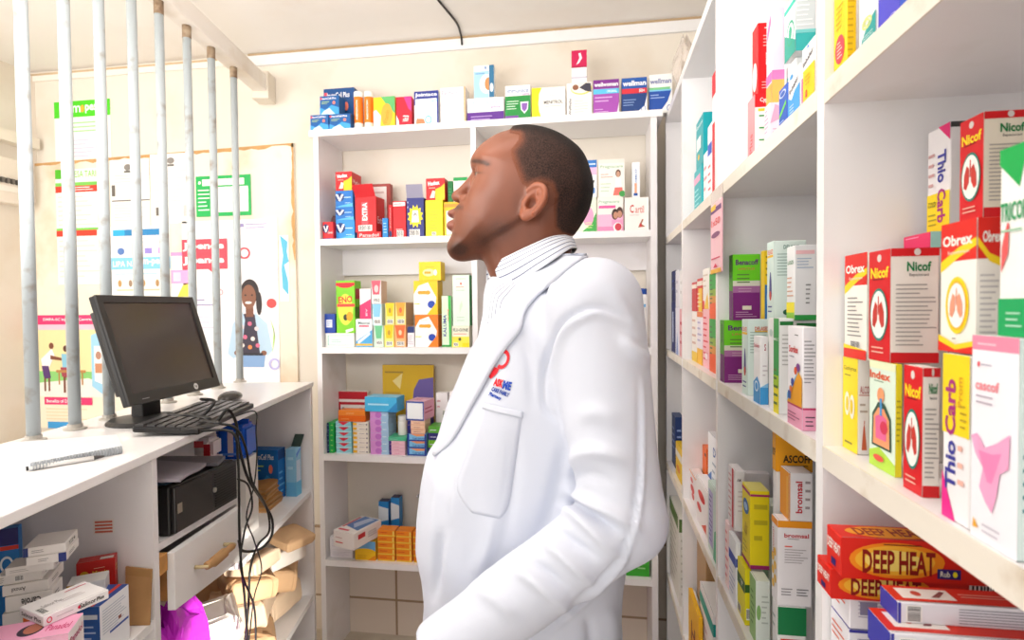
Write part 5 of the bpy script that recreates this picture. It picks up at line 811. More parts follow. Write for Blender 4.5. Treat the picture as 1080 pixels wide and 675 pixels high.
zye = RSH('slim yellow carton with green label in front of the large yellow carton', 777.5, 785.5, 793, 600, A3, '#eade12', [('r', 0, .55, 1, .75, '#2a5a1c'), ('t', 'T', .6, .65, .08, '#f0f0e0', .4), ('bar', .1, .05, .5, .2)], [('r', 0, .58, 1, .72, '#2a5a1c'), ('bar', .2, .1, .8, .3)], X=.258)
zge = RSH('white and leaf green carton under the large yellow carton', 790.5, 797, 813, 613, A3, '#e8efe4', [('r', 0, 0, 1, 1, '#9ac47a'), ('l', .2, .2, .8, .8, 6, '#5a8a4a')], [('e', .2, .5, .15, .12, '#8ab86a'), ('l', .4, .3, .9, .8, 6, '#c4ccc0')], X=.262)
YEL = [('r', 0, .93, 1, .97, '#a8246a'), ('r', 0, 0, 1, .05, '#a8246a'), ('e', .5, .74, .34, .10, '#2a68b0'), ('e', .5, .74, .22, .05, '#a8c8e8'), ('t', 'Multivit', .5, .45, .16, '#b8982a', .4, 70), ('l', .2, .12, .8, .3, 3, '#b8a81c')]
RSH('large bright yellow carton with blue oval and magenta rims', 782.5, 791, 812, 518, zge, '#f2dc10', YEL, [('r', 0, .93, 1, .96, '#a8246a'), ('r', 0, 0, 1, .05, '#a8246a'), ('l', .2, .3, .9, .9, 3, '#c8b414')], X=.264, sides={'T': '#e8dc7a'})
zw = RSH('white carton with green and red top print at the bottom of the low shelf', 814, 820, 851, 640, A3, '#f0efec', [('p', [(0, .2), (1, .5), (1, .6), (0, .3)], '#1f8a4a'), ('l', .1, .7, .8, .9, 2, '#b8c4bc')], [('r', 0, .7, 1, 1, '#127a44'), ('r', .1, 0, 1, .66, '#e0402a'), ('l', .2, .2, .9, .5, 3, '#f0b8a8')], X=.256)
BRF = [('r', 0, .92, 1, 1, '#f0921a')]+[('e', .3+.35*(i % 2), .2+.08*i, .2, .05, '#f2c24a') for i in range(6)]+[('t', 'bromsal', .4, .72, .18, '#c85a3a', .3, 90)]
BRR = [('r', 0, .92, 1, 1, '#f29a1c'), ('t', 'bromsal', .55, .83, .05, '#c8303c', .72, 0, .025), ('l', .3, .78, .8, .80, 1, '#6a5a5a'), ('l', .2, .5, .9, .68, 6, '#b8aeb0'), ('r', .2, .695, .42, .71, '#e86a5a'), ('l', .1, .12, .45, .22, 3, '#8a8486'), ('l', .55, .12, .9, .22, 3, '#6a6668')]
zbr = RSH('large white carton with orange top band and red lettering on the low shelf', 813.5, 820, 857, 549, zw, '#f3eef0', BRF, BRR, X=.2565)
zb2 = RSH('orange and white carton lying on its side on the large orange topped carton', 822.5, 832, 858, 499, zbr, '#f2eef0', [('r', 0, 0, 1, 1, '#f29a1c'), ('p', [(.75, .1), (.92, .1), (.92, .9), (.75, .9)], '#f6b850')], [('t', 'bromsal', .42, .5, .22, '#c8303c', .66, 90, .025), ('l', .68, .2, .92, .9, 4, '#a89a9c'), ('r', 0, 0, .04, 1, '#f29a1c')], X=.2715)
# taller carrier behind for the amber carton
RSH('pale green carton standing behind the orange and white cartons', 803.5, 811, 0, 533, A3, '#dfe8da', [('e', .5, .3, .4, .2, '#7aa87a'), ('r', 0, .75, 1, .8, '#4a7a5a')], [('e', .4, .2, .3, .12, '#7aa87a')], X=.32, dx=.05)
carton('blue and red carton standing at the back of the low shelf', (.41, .90, A3+GAP), .045, .06, atX(815, 470, .40)[2]-A3, rz=-PI/2, base='#3a8ac8', dec={'F': [('r', 0, .7, 1, 1, '#d83a3a'), ('l', .1, .1, .9, .6, 4, '#bcd8f0')]})
ASC = [('t', 'ASCOFF', .62, .34, .16, '#2a1f14', .72, 0, .03), ('l', .45, .08, .98, .2, 2, '#5a4410'), ('p', [(0, .9), (1, .7), (1, 1), (0, 1)], '#f4b428')]
zas = atX(818, 498, .2665)[2]; ay = atX(818, 498, .2665)[1]; ay2 = atX(814, 498, .2665)[1]
carton('white carton carrying the amber yellow cough carton', (.267+.027, (ay+ay2)/2, A3+GAP), ay2-ay-.002, .052, zas-A3-GAP, rz=-PI/2, base='#ece8e4')
ASC = [('t', 'ASCOFF', .58, .34, .20, '#2a1f14', .76, 0, .03), ('l', .3, .06, .98, .2, 2, '#5a4410'), ('p', [(0, .9), (1, .7), (1, 1), (0, 1)], '#f4b428')]
RSH('amber yellow cough carton topmost on the low shelf, close under the middle shelf', 814, 818, 858, 457, zas, '#efa21a', [('t', 'ASCOFF', .5, .5, .2, '#2a1f14', .8, 0, .03)], ASC, X=.2665)
# ---- third and fourth bays, low shelf
for a_, b_, t_, X, lb, bs_, F_ in (
    (737, 745, 474, .305, 'bright orange carton standing in the third bay of the low shelf', '#ee6a14', [('r', .55, .85, .9, .9, '#2a1f1a'), ('l', .2, .2, .8, .6, 3, '#f4a868')]),
    (746.5, 756.5, 466, .292, 'white and blue carton with orange foot in the third bay of the low shelf', '#eef0f4', [('p', [(0, 0), (.5, 0), (.4, .6), (0, .5)], '#3a7ac8'), ('t', 'D', .7, .84, .1, '#2a5aa8', .25, 0, .02), ('r', .5, .06, 1, .16, '#e85a2a'), ('r', .5, 0, 1, .05, '#3aa0d8'), ('l', .5, .25, .95, .75, 6, '#a8b4c4')]),
    (723, 733.5, 505, .268, 'white carton with red swirls, left one in the third bay of the low shelf', '#f2eaea', [('e', .5, .5, .3, .12, '#d83a3a'), ('e', .6, .3, .2, .1, '#d84a4a'), ('e', .4, .75, .2, .08, '#e86a6a'), ('r', 0, .95, 1, 1, '#f0a05a')]),
    (734, 746, 520, .26, 'white carton with red swirls, right one in the third bay of the low shelf', '#f2ecec', [('e', .5, .7, .3, .1, '#d83a3a'), ('e', .3, .4, .2, .08, '#d84a4a'), ('p', [(.5, .1), (.9, .1), (.9, .3)], '#e8502a')]),
    (746.5, 756.5, 521, .257, 'pale green and lilac carton with ladder print in the third bay', '#cfe4dc', [('r', .1, .1, .55, .9, '#b8b4dc'), ('l', .15, .15, .5, .85, 10, '#5a5a9a'), ('p', [(.6, 0), (1, 0), (1, .5), (.7, .4)], '#4ab48a')]),
    (707, 712, 440, .268, 'navy carton at the far end of the low shelf', '#20386c', [('l', .2, .3, .8, .8, 4, '#8aa0d0')]),
    (712.5, 718.5, 475, .262, 'yellow and white carton at the far end of the low shelf', '#f2c81c', [('r', 0, .6, 1, .8, '#f0ece4'), ('e', .5, .3, .3, .1, '#e8902a')])):
    RSH(lb, a_, b_, 0, t_, A3, bs_, F_, F_, X=X, dx=.05 if X > .275 else .03)
# ---- bottom visible shelf (A4)
for a_, b_, t_, X, lb, bs_, F_, dx in (
    (703, 716, 548, .26, 'white and olive carton, upright at the far end of the lowest shelf', '#ece9e0', [('r', 0, .85, .9, 1, '#5a7a3a'), ('l', .1, .1, .9, .8, 8, '#c8c4b8')], .06),
    (722, 732.5, 640, .2665, 'white and teal carton, left one on the lowest shelf', '#f0efee', [('r', 0, .85, 1, .95, '#18a094'), ('l', .1, .3, .9, .75, 5, '#d0a8ac')], .018),
    (738, 752, 650, .267, 'white and teal carton leaning open, right one on the lowest shelf', '#f0eeee', [('r', 0, .8, 1, .92, '#18a094'), ('p', [(.6, 0), (1, 0), (1, .4)], '#3a8ad0'), ('l', .1, .3, .8, .7, 4, '#d0b0b4')], .06)):
    zt_ = RSH(lb, a_, b_, 0, t_, A4, bs_, F_, F_, X=X, dx=dx)
pY = atX(750, 590, .30)[1]
RSH('yellow carton with dark letter H on the lowest shelf', 726, 736.5, 0, 652, A4, '#f2b81a', [('t', 'H', .5, .5, .3, '#8a2a1a', .4, 0, .03)], X=.2525, dx=.012)
carton('stack top white and teal carton lying at the back of the lowest shelf', (.40, 1.44, A4+GAP), .12, .12, .22, rz=-PI/2, base='#efeef0', dec={'F': [('r', 0, .86, 1, .95, '#18a094'), ('r', 0, .55, 1, .62, '#18a094'), ('l', .1, .1, .9, .5, 5, '#d4b4b8')]}, sides={'T': '#dfe8e6'})
carton('large plain brown cardboard box at the back of the lowest shelf', (.347, 1.63, A4+GAP), .14, .12, .33, rz=-PI/2, base='#b08a5c', dec={'F': [('l', .1, .45, .9, .5, 1, '#8a6a44')], 'R': [('r', 0, .48, 1, .52, '#9a7850')]})
gx = atX(700, 545, .29)
t = empty('jar', (.39, 1.99, A4), 'dark green plastic jar at the far end of the lowest shelf', 'jar')
MB().lathe([(.05, .0005), (.052, .004), (.052, .19), (.046, .20)], mat('#157a3c', .3), (.39, 1.99, A4), 24).build('body', t); MB().lathe([(.050, .20), (.050, .225), (.046, .228)], mat('#0f5a2c', .4), (.39, 1.99, A4), 24).build('lid', t)
# ================================================================== goods under the counter
def atS(px, py, s):
    d = ray(px, py); o = P0+s*T0; k = (o@T0)/(d[:2]@T0); return d*k+np.array([0, 0, H])
RZ0 = CA-PI/2
def CS(label, x0, x1, yt, zb, s, d, base, dec=None, yb=None, rz=0, **k):
    ym = yt if yb is None else (yt+yb)/2
    a = atS(x0, ym, s); b = atS(x1, ym, s); w = np.linalg.norm((b-a)[:2])-.001; zt = atS((x0+x1)/2, yt, s)[2]
    c = (a+b)/2; c2 = c[:2]+T0*d/2
    carton(label, (c2[0], c2[1], zb+GAP), w, d, zt-zb-GAP, rz=RZ0+rz, base=base, dec=dec or {}, **k); return zt
SF = .78
def slide(c, u, px, z, hi=.5):
    lo_, h_ = 0, hi; f = lambda t: proj(np.array([c[0]+u[0]*t, c[1]+u[1]*t, z]))[0]-px; s0 = f(0)
    for _ in range(45):
        m_ = (lo_+h_)/2
        if (f(m_) > 0) == (s0 > 0): lo_ = m_
        else: h_ = m_
    return lo_
def CORN(label, xa, xb, xc, yt, s, zb, base, dec=None, rz=.6, dmax=.12, **k):
    """carton seen at a corner: near vertical edge at px xb with its top at yt, on the cross plane s of the counter"""
    c = atS(xb, yt, s); ux = np.array([math.cos(rz), math.sin(rz)]); uy = np.array([-math.sin(rz), math.cos(rz)])
    w = slide(c, -ux, xa, c[2]); d = min(dmax, slide(c, uy, xc, c[2])); ce = c[:2]-ux*w/2+uy*d/2
    carton(label, (ce[0], ce[1], zb+GAP), w, d, c[2]-zb-GAP, rz=rz, base=base, dec=dec or {}, **k); return c[2]
DK = '#3a3634'; sx = .15
CORN('large plain white carton carrying the column of flat white cartons', 2, 56, 63, 638, sx, SF, '#d9d4d0', {'F': [('r', .4, .86, .9, .97, '#e06a2a')]})
zb = atS(56, 638, sx)[2]
rows = [('flat white carton with dark name print upside down, lowest visible of the column', 5, 55, 66, 622, [('t', 'Carole', .55, .5, .5, DK, .42, 180, .02)]),
        ('flat white carton with small name print, second visible from the bottom of the column', 2, 51, 67, 611, [('t', 'Amoxil', .35, .5, .4, DK, .3, 180)]),
        ('flat white carton with barcode and pale label, third visible of the column', -4, 44, 60, 601, [('bar', .4, .2, .6, .8), ('l', .02, .2, .2, .8, 3, '#a8a4a0')]),
        ('flat white carton pushed back, fourth visible of the column', 5, 57, 66, 592, [('l', .1, .3, .5, .7, 2, '#b0aca8')]),
        ('white carton with navy right end, second from the top of the flat carton column', 27, 70, 83, 582, [('r', .8, 0, 1, 1, '#1f2f7a'), ('l', .3, .3, .65, .7, 2, '#8a8684')]),
        ('white carton with navy left end, topmost of the flat carton column', 24, 69, 82, 572.5, [('r', 0, 0, .12, 1, '#27356f'), ('l', .2, .3, .6, .7, 2, '#8a8684')])]
for i, (lb, xa, xb, xc, yt, F_) in enumerate(rows): zb = CORN(lb, xa, xb, xc, yt, sx, zb, '#e9e4df', {'F': F_, 'R': [('t', 'TZ4', .5, .5, .4, DK, .5)] if i == 5 else [('l', .2, .3, .8, .7, 2, '#5a5654')]}, rz=.56)
CORN('red carton with gold crest and gold lettering inside the near counter cabinet', 80, 121, 130, 588, .312, SF, '#b31a14', {'F': [('e', .2, .84, .11, .04, '#c89a2a'), ('t', 'Mania', .62, .84, .05, '#d8b03a', .42, 0, .02), ('l', .45, .89, .8, .91, 1, '#e8c8b0')], 'R': [('l', .2, .8, .8, .9, 2, '#d8b03a')], 'T': [('r', .6, .1, .95, .5, '#d8cfc8')]}, rz=.62, dmax=.028)
CORN('silver white carton in front of the red crested carton', 70, 111, 118, 611, .262, SF, '#d5d8da', {'F': [('r', .0, .9, .2, 1, '#c8a02a'), ('l', .3, .85, .9, .95, 2, '#a0a4a8')]}, rz=.62, dmax=.04, sides={'T': '#e4e4e2'})
CORN('deep blue carton with navy top band at the left frame edge behind the white column', -42, 19, 23, 556, .275, SF, '#1a74ba', {'F': [('r', 0, .86, 1, 1, '#241f66'), ('r', 0, .82, 1, .855, '#d83a24'), ('o', .78, .70, .12, .07, .3, '#eef2f6'), ('l', .6, .56, .95, .60, 1, '#bcd8f0')]}, rz=.62, dmax=.05)
zpk2 = CORN('pink and white carton at the bottom left of the picture', -30, 72, 88, 668, .033, SF, '#efe9ea', {'F': [('r', 0, .93, 1, 1, '#f0b4cc'), ('l', .1, .86, .6, .9, 2, '#7a7678')], 'T': [('r', 0, 0, 1, 1, '#f0a8c8'), ('e', .5, .5, .14, .3, '#3a3040'), ('e', .52, .55, .10, .25, '#b8705a'), ('t', 'Panadol', .82, .45, .3, '#c8246a', .26)], 'R': [('t', 'Panadol', .5, .90, .07, '#b82a6a', .8)]}, rz=.5, dmax=.075)
zt = zpk2+.016
A_, B_, C_, D_ = [atZ(*p_, zt) for p_ in ((16, 642), (50, 649), (117, 622), (87, 612))]
ctr = (A_+B_+C_+D_)/4; ax = ((D_-A_)+(C_-B_))[:2]; L_ = np.linalg.norm(ax)/2; ax /= np.linalg.norm(ax); wd_ = abs((B_-A_)[:2]@np.array([-ax[1], ax[0]]))
carton('long white carton with crimson cross lying diagonally across the pink carton', (ctr[0], ctr[1], zpk2+.001), L_, wd_, .015, rz=math.atan2(ax[1], ax[0]), base='#efecec', dec={'F': [('t', 'Salinor', .66, .5, .5, DK, .26, 0, .02), ('t', 'Plus', .86, .5, .4, DK, .12, 0, .03), ('r', .50, .4, .54, .56, '#d8204a'), ('r', .51, .3, .53, .66, '#d8204a'), ('o', .08, .5, .04, .3, .35, '#d8204a'), ('l', .18, .4, .45, .6, 1, '#b8b4b4')],
       'T': [('t', 'Salinor Plus', .3, .5, .16, '#b0aaac', .3), ('bar', .04, .1, .14, .5), ('l', .6, .75, .95, .85, 1, '#d83a5a'), ('l', .4, .3, .9, .5, 2, '#d8d0d0')], 'L': [('t', 'Salinor Plus', .5, .5, .4, DK, .8)]})
# blue and white upright carton
q1 = .012; s1_, z1_ = atK(105, 640, q1); s2_, z2_ = atK(136, 624, q1)
p1_ = np.array(K(s1_, q1, 0)[:2]); p2_ = np.array(K(s2_, q1, 0)[:2]); ax = p2_-p1_; w_ = np.linalg.norm(ax); ax /= w_; nrm = np.array([-ax[1], ax[0]])
d_ = .038; cc = (p1_+p2_)/2+nrm*d_/2
carton('upright white carton with blue spine and blue top beside the kraft envelope', (cc[0], cc[1], SF+GAP), w_, d_, z1_-SF, rz=math.atan2(ax[1], ax[0]), base='#eef0f4', dec={'F': [('l', .08, .45, .9, .9, 9, '#b8c0d0'), ('r', .6, .52, .7, .58, '#8a4a3a'), ('r', .3, .40, .95, .44, '#3a5aa8')], 'L': [('r', 0, 0, 1, 1, '#2a58a4'), ('r', .1, .78, .9, .86, '#d8dce8'), ('l', .1, .2, .9, .7, 5, '#a8bce0')], 'T': [('r', 0, 0, 1, 1, '#2a4f9a'), ('r', 0, .3, 1, .5, '#d8402a')]})
# kraft envelope leaning on the divider
mb = MB(); e4 = [atS(133.5, 597, .343), atS(161, 600, .343), atS(163, 650, .343), atS(137, 648, .343)]
e4 = [e4[3], e4[2], e4[1], e4[0]]; dz = e4[0][2]-SF; e4 = [p_+np.array([T0[0], T0[1], 0])*0 for p_ in e4]
lo = [np.array([e4[0][0], e4[0][1], SF+.0005])-np.array([*T0, 0])*.014, np.array([e4[1][0], e4[1][1], SF+.0005])-np.array([*T0, 0])*.014]
vs = [lo[0], lo[1], e4[2], e4[3]]; off = -np.array([*T0, 0])*.003
vs2 = [v_+off for v_ in vs]; mb.add(vs2+vs, [(0, 1, 2, 3), (7, 6, 5, 4), (0, 4, 5, 1), (1, 5, 6, 2), (2, 6, 7, 3), (3, 7, 4, 0)], M_kraft)
f0 = [vs2[3]+(vs2[0]-vs2[3])*.14-np.array([*T0, 0])*.0006, vs2[2]+(vs2[1]-vs2[2])*.14-np.array([*T0, 0])*.0006, vs2[2]-np.array([*T0, 0])*.0006, vs2[3]-np.array([*T0, 0])*.0006]
mb.add(f0, [(0, 1, 2, 3)], mat('#a87f50', .8))
tag(mb.build('paper_envelope', base=True), 'small kraft paper envelope leaning on the cabinet side panel', 'envelope')
# papers on the computer case
def sheet(label, c4, thick, m, wav=.004, seed=1):
    rg = random.Random(seed); n = 10; top = []; c4 = [np.array(c) for c in c4]
    ph = rg.uniform(0, 6)
    for i in range(n+1):
        for j in range(n+1):
            u, v = i/n, j/n; p_ = (c4[0]*(1-u)+c4[1]*u)*(1-v)+(c4[3]*(1-u)+c4[2]*u)*v
            p_ = p_+np.array([0, 0, wav*(math.sin(5*u+ph)*math.cos(4*v+ph)+1)]); top.append(p_)
    N_ = (n+1)**2; vs = top+[p_-np.array([0, 0, thick]) for p_ in top]; fs = []
    for i in range(n):
        for j in range(n):
            a = i*(n+1)+j; fs.append((a, a+n+1, a+n+2, a+1)); fs.append((N_+a, N_+a+1, N_+a+n+2, N_+a+n+1))
    for i in range(n):
        for (a, b) in ((i*(n+1), (i+1)*(n+1)), ((i+1)*(n+1)+n, i*(n+1)+n), (i+1, i), (n*(n+1)+i, n*(n+1)+i+1)): fs.append((a, a+N_, b+N_, b)[::-1])
    return tag(MB().add(vs, fs, m).build('document_folder', smooth=False), label, 'paper')
zc = 1.0225
sheet('white paper sheet lying on the left end of the computer case', [KS(.43, .06, zc+.003), KS(.56, .05, zc+.003), KS(.56, .26, zc+.003), KS(.43, .26, zc+.003)], .0015, mat('#d9d8e2', .5), .001, 2)
sheet('grey lilac plastic folder lying crooked on the computer case', [KS(.41, -.02, zc+.014), KS(.60, .02, zc+.014), KS(.58, .26, zc+.030), KS(.39, .24, zc+.024)], .006, mat('#a39ca6', .35), .004, 5)
sheet('dark grey folder on the far end of the computer case', [KS(.615, .0, zc+.012), KS(.72, .03, zc+.010), KS(.72, .26, zc+.014), KS(.60, .26, zc+.016)], .008, mat('#77747a', .35), .001, 6)
# ------------------------------------------------------------------ far compartment
ZS = .715
def CZ(label, xa, xb, xc, yb, yt, z, base, dec, **k):
    """corner carton: faces px xa..xb towards the camera, xb..xc towards the corridor; standing on z with its near corner at (xb, yb)"""
    c = atZ(xb, yb, z); rz = k.pop('rz', .05); d = ray(xa, yb); ux = np.array([math.cos(rz), math.sin(rz)]); uy = np.array([-math.sin(rz), math.cos(rz)])
    def solve(px, u):        # distance t along u from c so that it projects to px
        lo_, hi_ = 0, .6; f = lambda t: proj(np.array([c[0]+u[0]*t, c[1]+u[1]*t, z]))[0]-px
        s0 = f(0)
        for _ in range(50):
            m_ = (lo_+hi_)/2
            if (f(m_) > 0) == (s0 > 0): lo_ = m_
            else: hi_ = m_
        return lo_
    w = solve(xa, -ux); dd = min(k.pop('dmax', .2), solve(xc, uy)); lo_, hi_ = 0, 1.
    for _ in range(40):
        m_ = (lo_+hi_)/2
        if proj(np.array([c[0], c[1], z+m_]))[1] > yt: lo_ = m_
        else: hi_ = m_
    ce = c[:2]-ux*w/2+uy*dd/2
    carton(label, (ce[0], ce[1], z+GAP), w, dd, lo_, rz=rz, base=base, dec=dec, **k); return z+lo_
CZ('large pale blue carton with open flaps at the far end under the counter', 302, 312.6, 321, 524, 474, ZS, '#8cc4e2', dmax=.04, dec={'F': [('r', 0, .0, 1, .3, '#6ab4e0'), ('l', .2, .5, .8, .9, 2, '#b4dcf0')], 'R': [('p', [(.1, .8), (.9, .95), (.9, 1), (.1, .9)], '#5a8ad8'), ('r', .1, .3, .8, .75, '#c4d8ec'), ('r', 0, 0, 1, .3, '#6ac0e8')]}, flap=(1, .05, .9, '#3a4a44'))
CZ('blue supplement carton with heart mark beside the pale blue one under the counter', 264, 294, 301.5, 528, 475, ZS, '#1c6cb8', {'F': NEU, 'R': [('r', 0, .8, 1, 1, '#1a3f7a'), ('l', .1, .1, .9, .6, 4, '#6ab0e0')]})
def lump(name, label, cat, c, sx_, sy_, sz_, rz, m, seed, amp=.12, pw=.35, group=None, tilt=0, nu=16, nv=28, base_z=None):
    """soft crumpled packet: rounded-box blob with creases"""
    rg = random.Random(seed); ph = [rg.uniform(0, 6.28) for _ in range(8)]; fr = [rg.randint(2, 6) for _ in range(8)]
    ca, sa = math.cos(rz), math.sin(rz); ct, st = math.cos(tilt), math.sin(tilt)
    def pw_(v, e): return math.copysign(abs(v)**e, v)
    def fn(u, a):
        th = -PI/2+PI*(.02+.96*u); x = pw_(math.cos(th), pw)*pw_(math.cos(a), pw); y = pw_(math.cos(th), pw)*pw_(math.sin(a), pw); z = pw_(math.sin(th), .5)
        k = 1+amp*(math.sin(fr[0]*a+ph[0]+3*u)+.6*math.sin(fr[1]*a-5*u+ph[1])+.5*math.sin(fr[2]*2*a+ph[2]))*.4
        x, y, z = x*sx_/2*k, y*sy_/2*k, z*sz_/2*(1+amp*math.sin(fr[3]*a+ph[3])*1.2)+amp*.25*sz_*math.sin(7*x/sx_+ph[4])*math.sin(6*y/sy_+ph[5])
        x, z = x*ct+z*st, -x*st+z*ct
        return (c[0]+x*ca-y*sa, c[1]+x*sa+y*ca, c[2]+z)
    vs, fs = blob(fn, nu, nv)
    lo_ = min(v_[2] for v_ in vs); dz_ = (base_z-lo_+.0006) if base_z is not None else 0
    o = MB().add([(x, y, z+dz_) for x, y, z in vs], fs, m).build(name, smooth=False)
    return tag(o, label, cat, group), max(v_[2] for v_ in vs)+dz_
# kraft bundles before the blue carton
cb_ = atZ(277, 527, ZS); sb_ = (cb_[:2]-P0)@T0; qb_ = max(.07, (cb_[:2]-P0)@N0)
KR2 = mat('#a8763f', .8, var=.12, scale=18)
def bundle(label, s, q, w, l, z, h, rz, nsh=6):
    e = empty('paper_bag_bundle', K(s, q, z), label, 'paper bags')
    for i in range(nsh):
        rg = random.Random(int(s*1000)+i+int(z*500)); mb = MB(); z0 = z+.0006+h*i/nsh
        cx0, cy0, _ = K(s+rg.uniform(-.004, .004), q+rg.uniform(-.004, .004), 0); a_ = rz+rg.uniform(-.03, .03); ca, sa = math.cos(a_), math.sin(a_)
        X_ = lambda x, y, zz: (cx0+x*ca-y*sa, cy0+x*sa+y*ca, zz+.003*math.sin(9*x/w+i)*(i/nsh))
        n = 8; vs = []; fs = []
        for zz in (z0, z0+h/nsh*.9):
            for ii in range(n+1):
                for sgn in (-1, 1): vs.append(X_(-w/2+w*ii/n, sgn*l/2, zz))
        m2 = 2*(n+1)
        for ii in range(n):
            a0 = 2*ii; fs += [(a0, a0+1, a0+3, a0+2), (m2+a0, m2+a0+2, m2+a0+3, m2+a0+1), (a0, a0+2, m2+a0+2, m2+a0), (a0+1, m2+a0+1, m2+a0+3, a0+3)]
        fs += [(0, m2, m2+1, 1), (2*n, 2*n+1, m2+2*n+1, m2+2*n)]
        mb.add(vs, fs, KR2 if i % 2 else M_kraft).build('folded_bag', e)
    return z+h+.003
zb_ = bundle('bundle of folded kraft paper bags on the far shelf, lower one', sb_-.068, qb_, .14, .12, ZS, .034, .12)
bundle('bundle of folded kraft paper bags on the far shelf, upper one', sb_-.072, qb_+.003, .13, .11, zb_, .042, .2)
# blue wrapped packs behind the computer
zc_ = ZS
def on_carrier(label, xa, xb, xc, yt, yb, s, d, base, dec, name='wrapped_pack', cat='pack'):
    a = atS(xa, yb, s); b = atS(xc, yb, s); zb_ = a[2]; ce = (a+b)[:2]/2+T0*d/2; w = np.linalg.norm((b-a)[:2])
    carton(f'plain carton under the {label}', (ce[0], ce[1], ZS+GAP), w-.002, d-.002, zb_-ZS-GAP, rz=RZ0, base='#e6e2de')
    zt = atS((xa+xc)/2, yt, s)[2]
    e = empty(name, (ce[0], ce[1], zb_), label, cat, rz=RZ0); h = zt-zb_
    bm = bmesh.new(); bmesh.ops.create_cube(bm, size=1)
    for v in bm.verts: v.co = (v.co.x*w, v.co.y*d, (v.co.z+.5)*h+.0005)
    bmesh.ops.bevel(bm, geom=bm.edges[:], offset=.012, segments=3, affect='EDGES'); bm.verts.index_update()
    mb = MB(); mb.add([v.co[:] for v in bm.verts], [[v.index for v in f.verts] for f in bm.faces], mat(base, .18)); bm.free()
    for k_, it in dec.items(): decor(mb, face_frame(k_, w, d, h), it)
    o = mb.build('wrapper', origin=(0, 0, 0)); o.parent = e
    cr = MB(); cr.box((-w*.42, -.003, h), (w*.42, .003, h+.014), mat(base, .18)); o2 = cr.build('sealed_fold', origin=(0, 0, 0)); o2.parent = e
on_carrier('royal blue plastic pack with pale label behind the computer', 229, 0, 259, 450, 486, .90, .09, '#1f5fd0', {'F': [('r', .38, .12, .58, .9, '#d8c4cc'), ('l', .62, .5, .92, .9, 3, '#7aa8f0'), ('r', .1, .15, .9, .22, '#4a86e8')]})
on_carrier('dark blue plastic pack left of the royal blue one', 217, 0, 228, 455, 486, .93, .07, '#1a48b0', {'F': [('l', .2, .3, .8, .8, 2, '#a8bcec')]})
on_carrier('red and white plastic pack behind the folders on the computer', 203, 0, 223, 463, 486, .80, .07, '#efe4e4', {'F': [('r', .6, .1, .95, .75, '#d02a3a'), ('r', .1, .6, .6, .9, '#e05a60')]})
on_carrier('small magenta pack between the royal blue pack and the blue carton', 257, 0, 262, 487, 503, 1.08, .03, '#e0307a', {})
# ------------------------------------------------------------------ lower shelf: paper bags and a purple bag
ZL = .31
lump('carrier_bag', 'bright magenta plastic bag standing under the drawer', 'bag', K(.515, .10, .5), .18, .19, .37, RZ0+.1, mat('#e83cee', .25, var=.1), 11, .10, .45, base_z=ZL)
M_k2 = mat('#cfa981', .8, var=.1, scale=12); M_k3 = mat('#ddc3a6', .8, var=.1, scale=12); M_wp = mat('#ece5dd', .6, var=.05)
tops = {}
bags = [  # s, q, w, l, h, rz, material, label
    (.735, .12, .17, .24, .10, .1, M_k2, 'kraft paper bag at the bottom of the heap beside the magenta bag'),
    (.96, .12, .24, .22, .10, .4, M_k2, 'wide kraft paper bag at the bottom middle of the heap'),
    (1.21, .13, .20, .24, .10, -.2, M_k3, 'pale kraft paper bag at the bottom far end of the heap'),
    (.74, .11, .16, .22, .09, -.2, M_k3, 'pale paper bag second from the bottom beside the magenta bag'),
    (.95, .11, .22, .20, .09, .2, M_k3, 'pale paper bag second from the bottom in the middle of the heap'),
    (1.20, .10, .19, .22, .085, .3, M_k2, 'kraft paper bag second from the bottom at the far end'),
    (.73, .08, .15, .20, .075, .5, M_wp, 'white paper bag on top of the heap beside the magenta bag'),
    (.93, .07, .16, .19, .07, .6, M_k2, 'crumpled kraft bag on top in the middle of the heap'),
    (1.15, .06, .14, .18, .06, -.5, M_wp, 'white and brown paper bag on top near the far end'),
    (1.16, .02, .14, .15, .035, -.6, M_k2, 'flat kraft bag sticking out over the shelf edge at the far end'),
    (.92, .05, .13, .15, .05, -.3, M_k3, 'small pale paper bag topmost in the middle of the heap')]
lev = {}
for i, (s, q, w, l, h, rz, m, lb) in enumerate(bags):
    col_ = 0 if s < .8 else 1 if s < 1.08 else 2
    zb_ = lev.get(col_, ZL)
    _, zt = lump('paper_bag', lb, 'paper bag', K(s, q, .5), w*.9, l*.80, h*.88, RZ0+rz, m, 30+i, .07, .17, base_z=zb_+(.0006 if col_ in lev else 0), tilt=(.12 if i % 2 else -.1), nv=40)
    lev[col_] = zt
# upright folded kraft sheet behind the heap
sh = MB(); a4 = [K(1.00, .27, ZL+.001), K(1.22, .27, ZL+.001), K(1.20, .305, .66), K(1.02, .305, .66)]
vs = [np.array(p_) for p_ in a4]; of = np.array([N0[0], N0[1], 0])*.006
sh.add(vs+[v_+of for v_ in vs], [(0, 1, 2, 3), (7, 6, 5, 4), (0, 4, 5, 1), (1, 5, 6, 2), (2, 6, 7, 3), (3, 7, 4, 0)], M_k2)
tag(sh.build('paper_sack', base=True), 'tall folded kraft sack standing upright behind the heap of bags', 'sack')
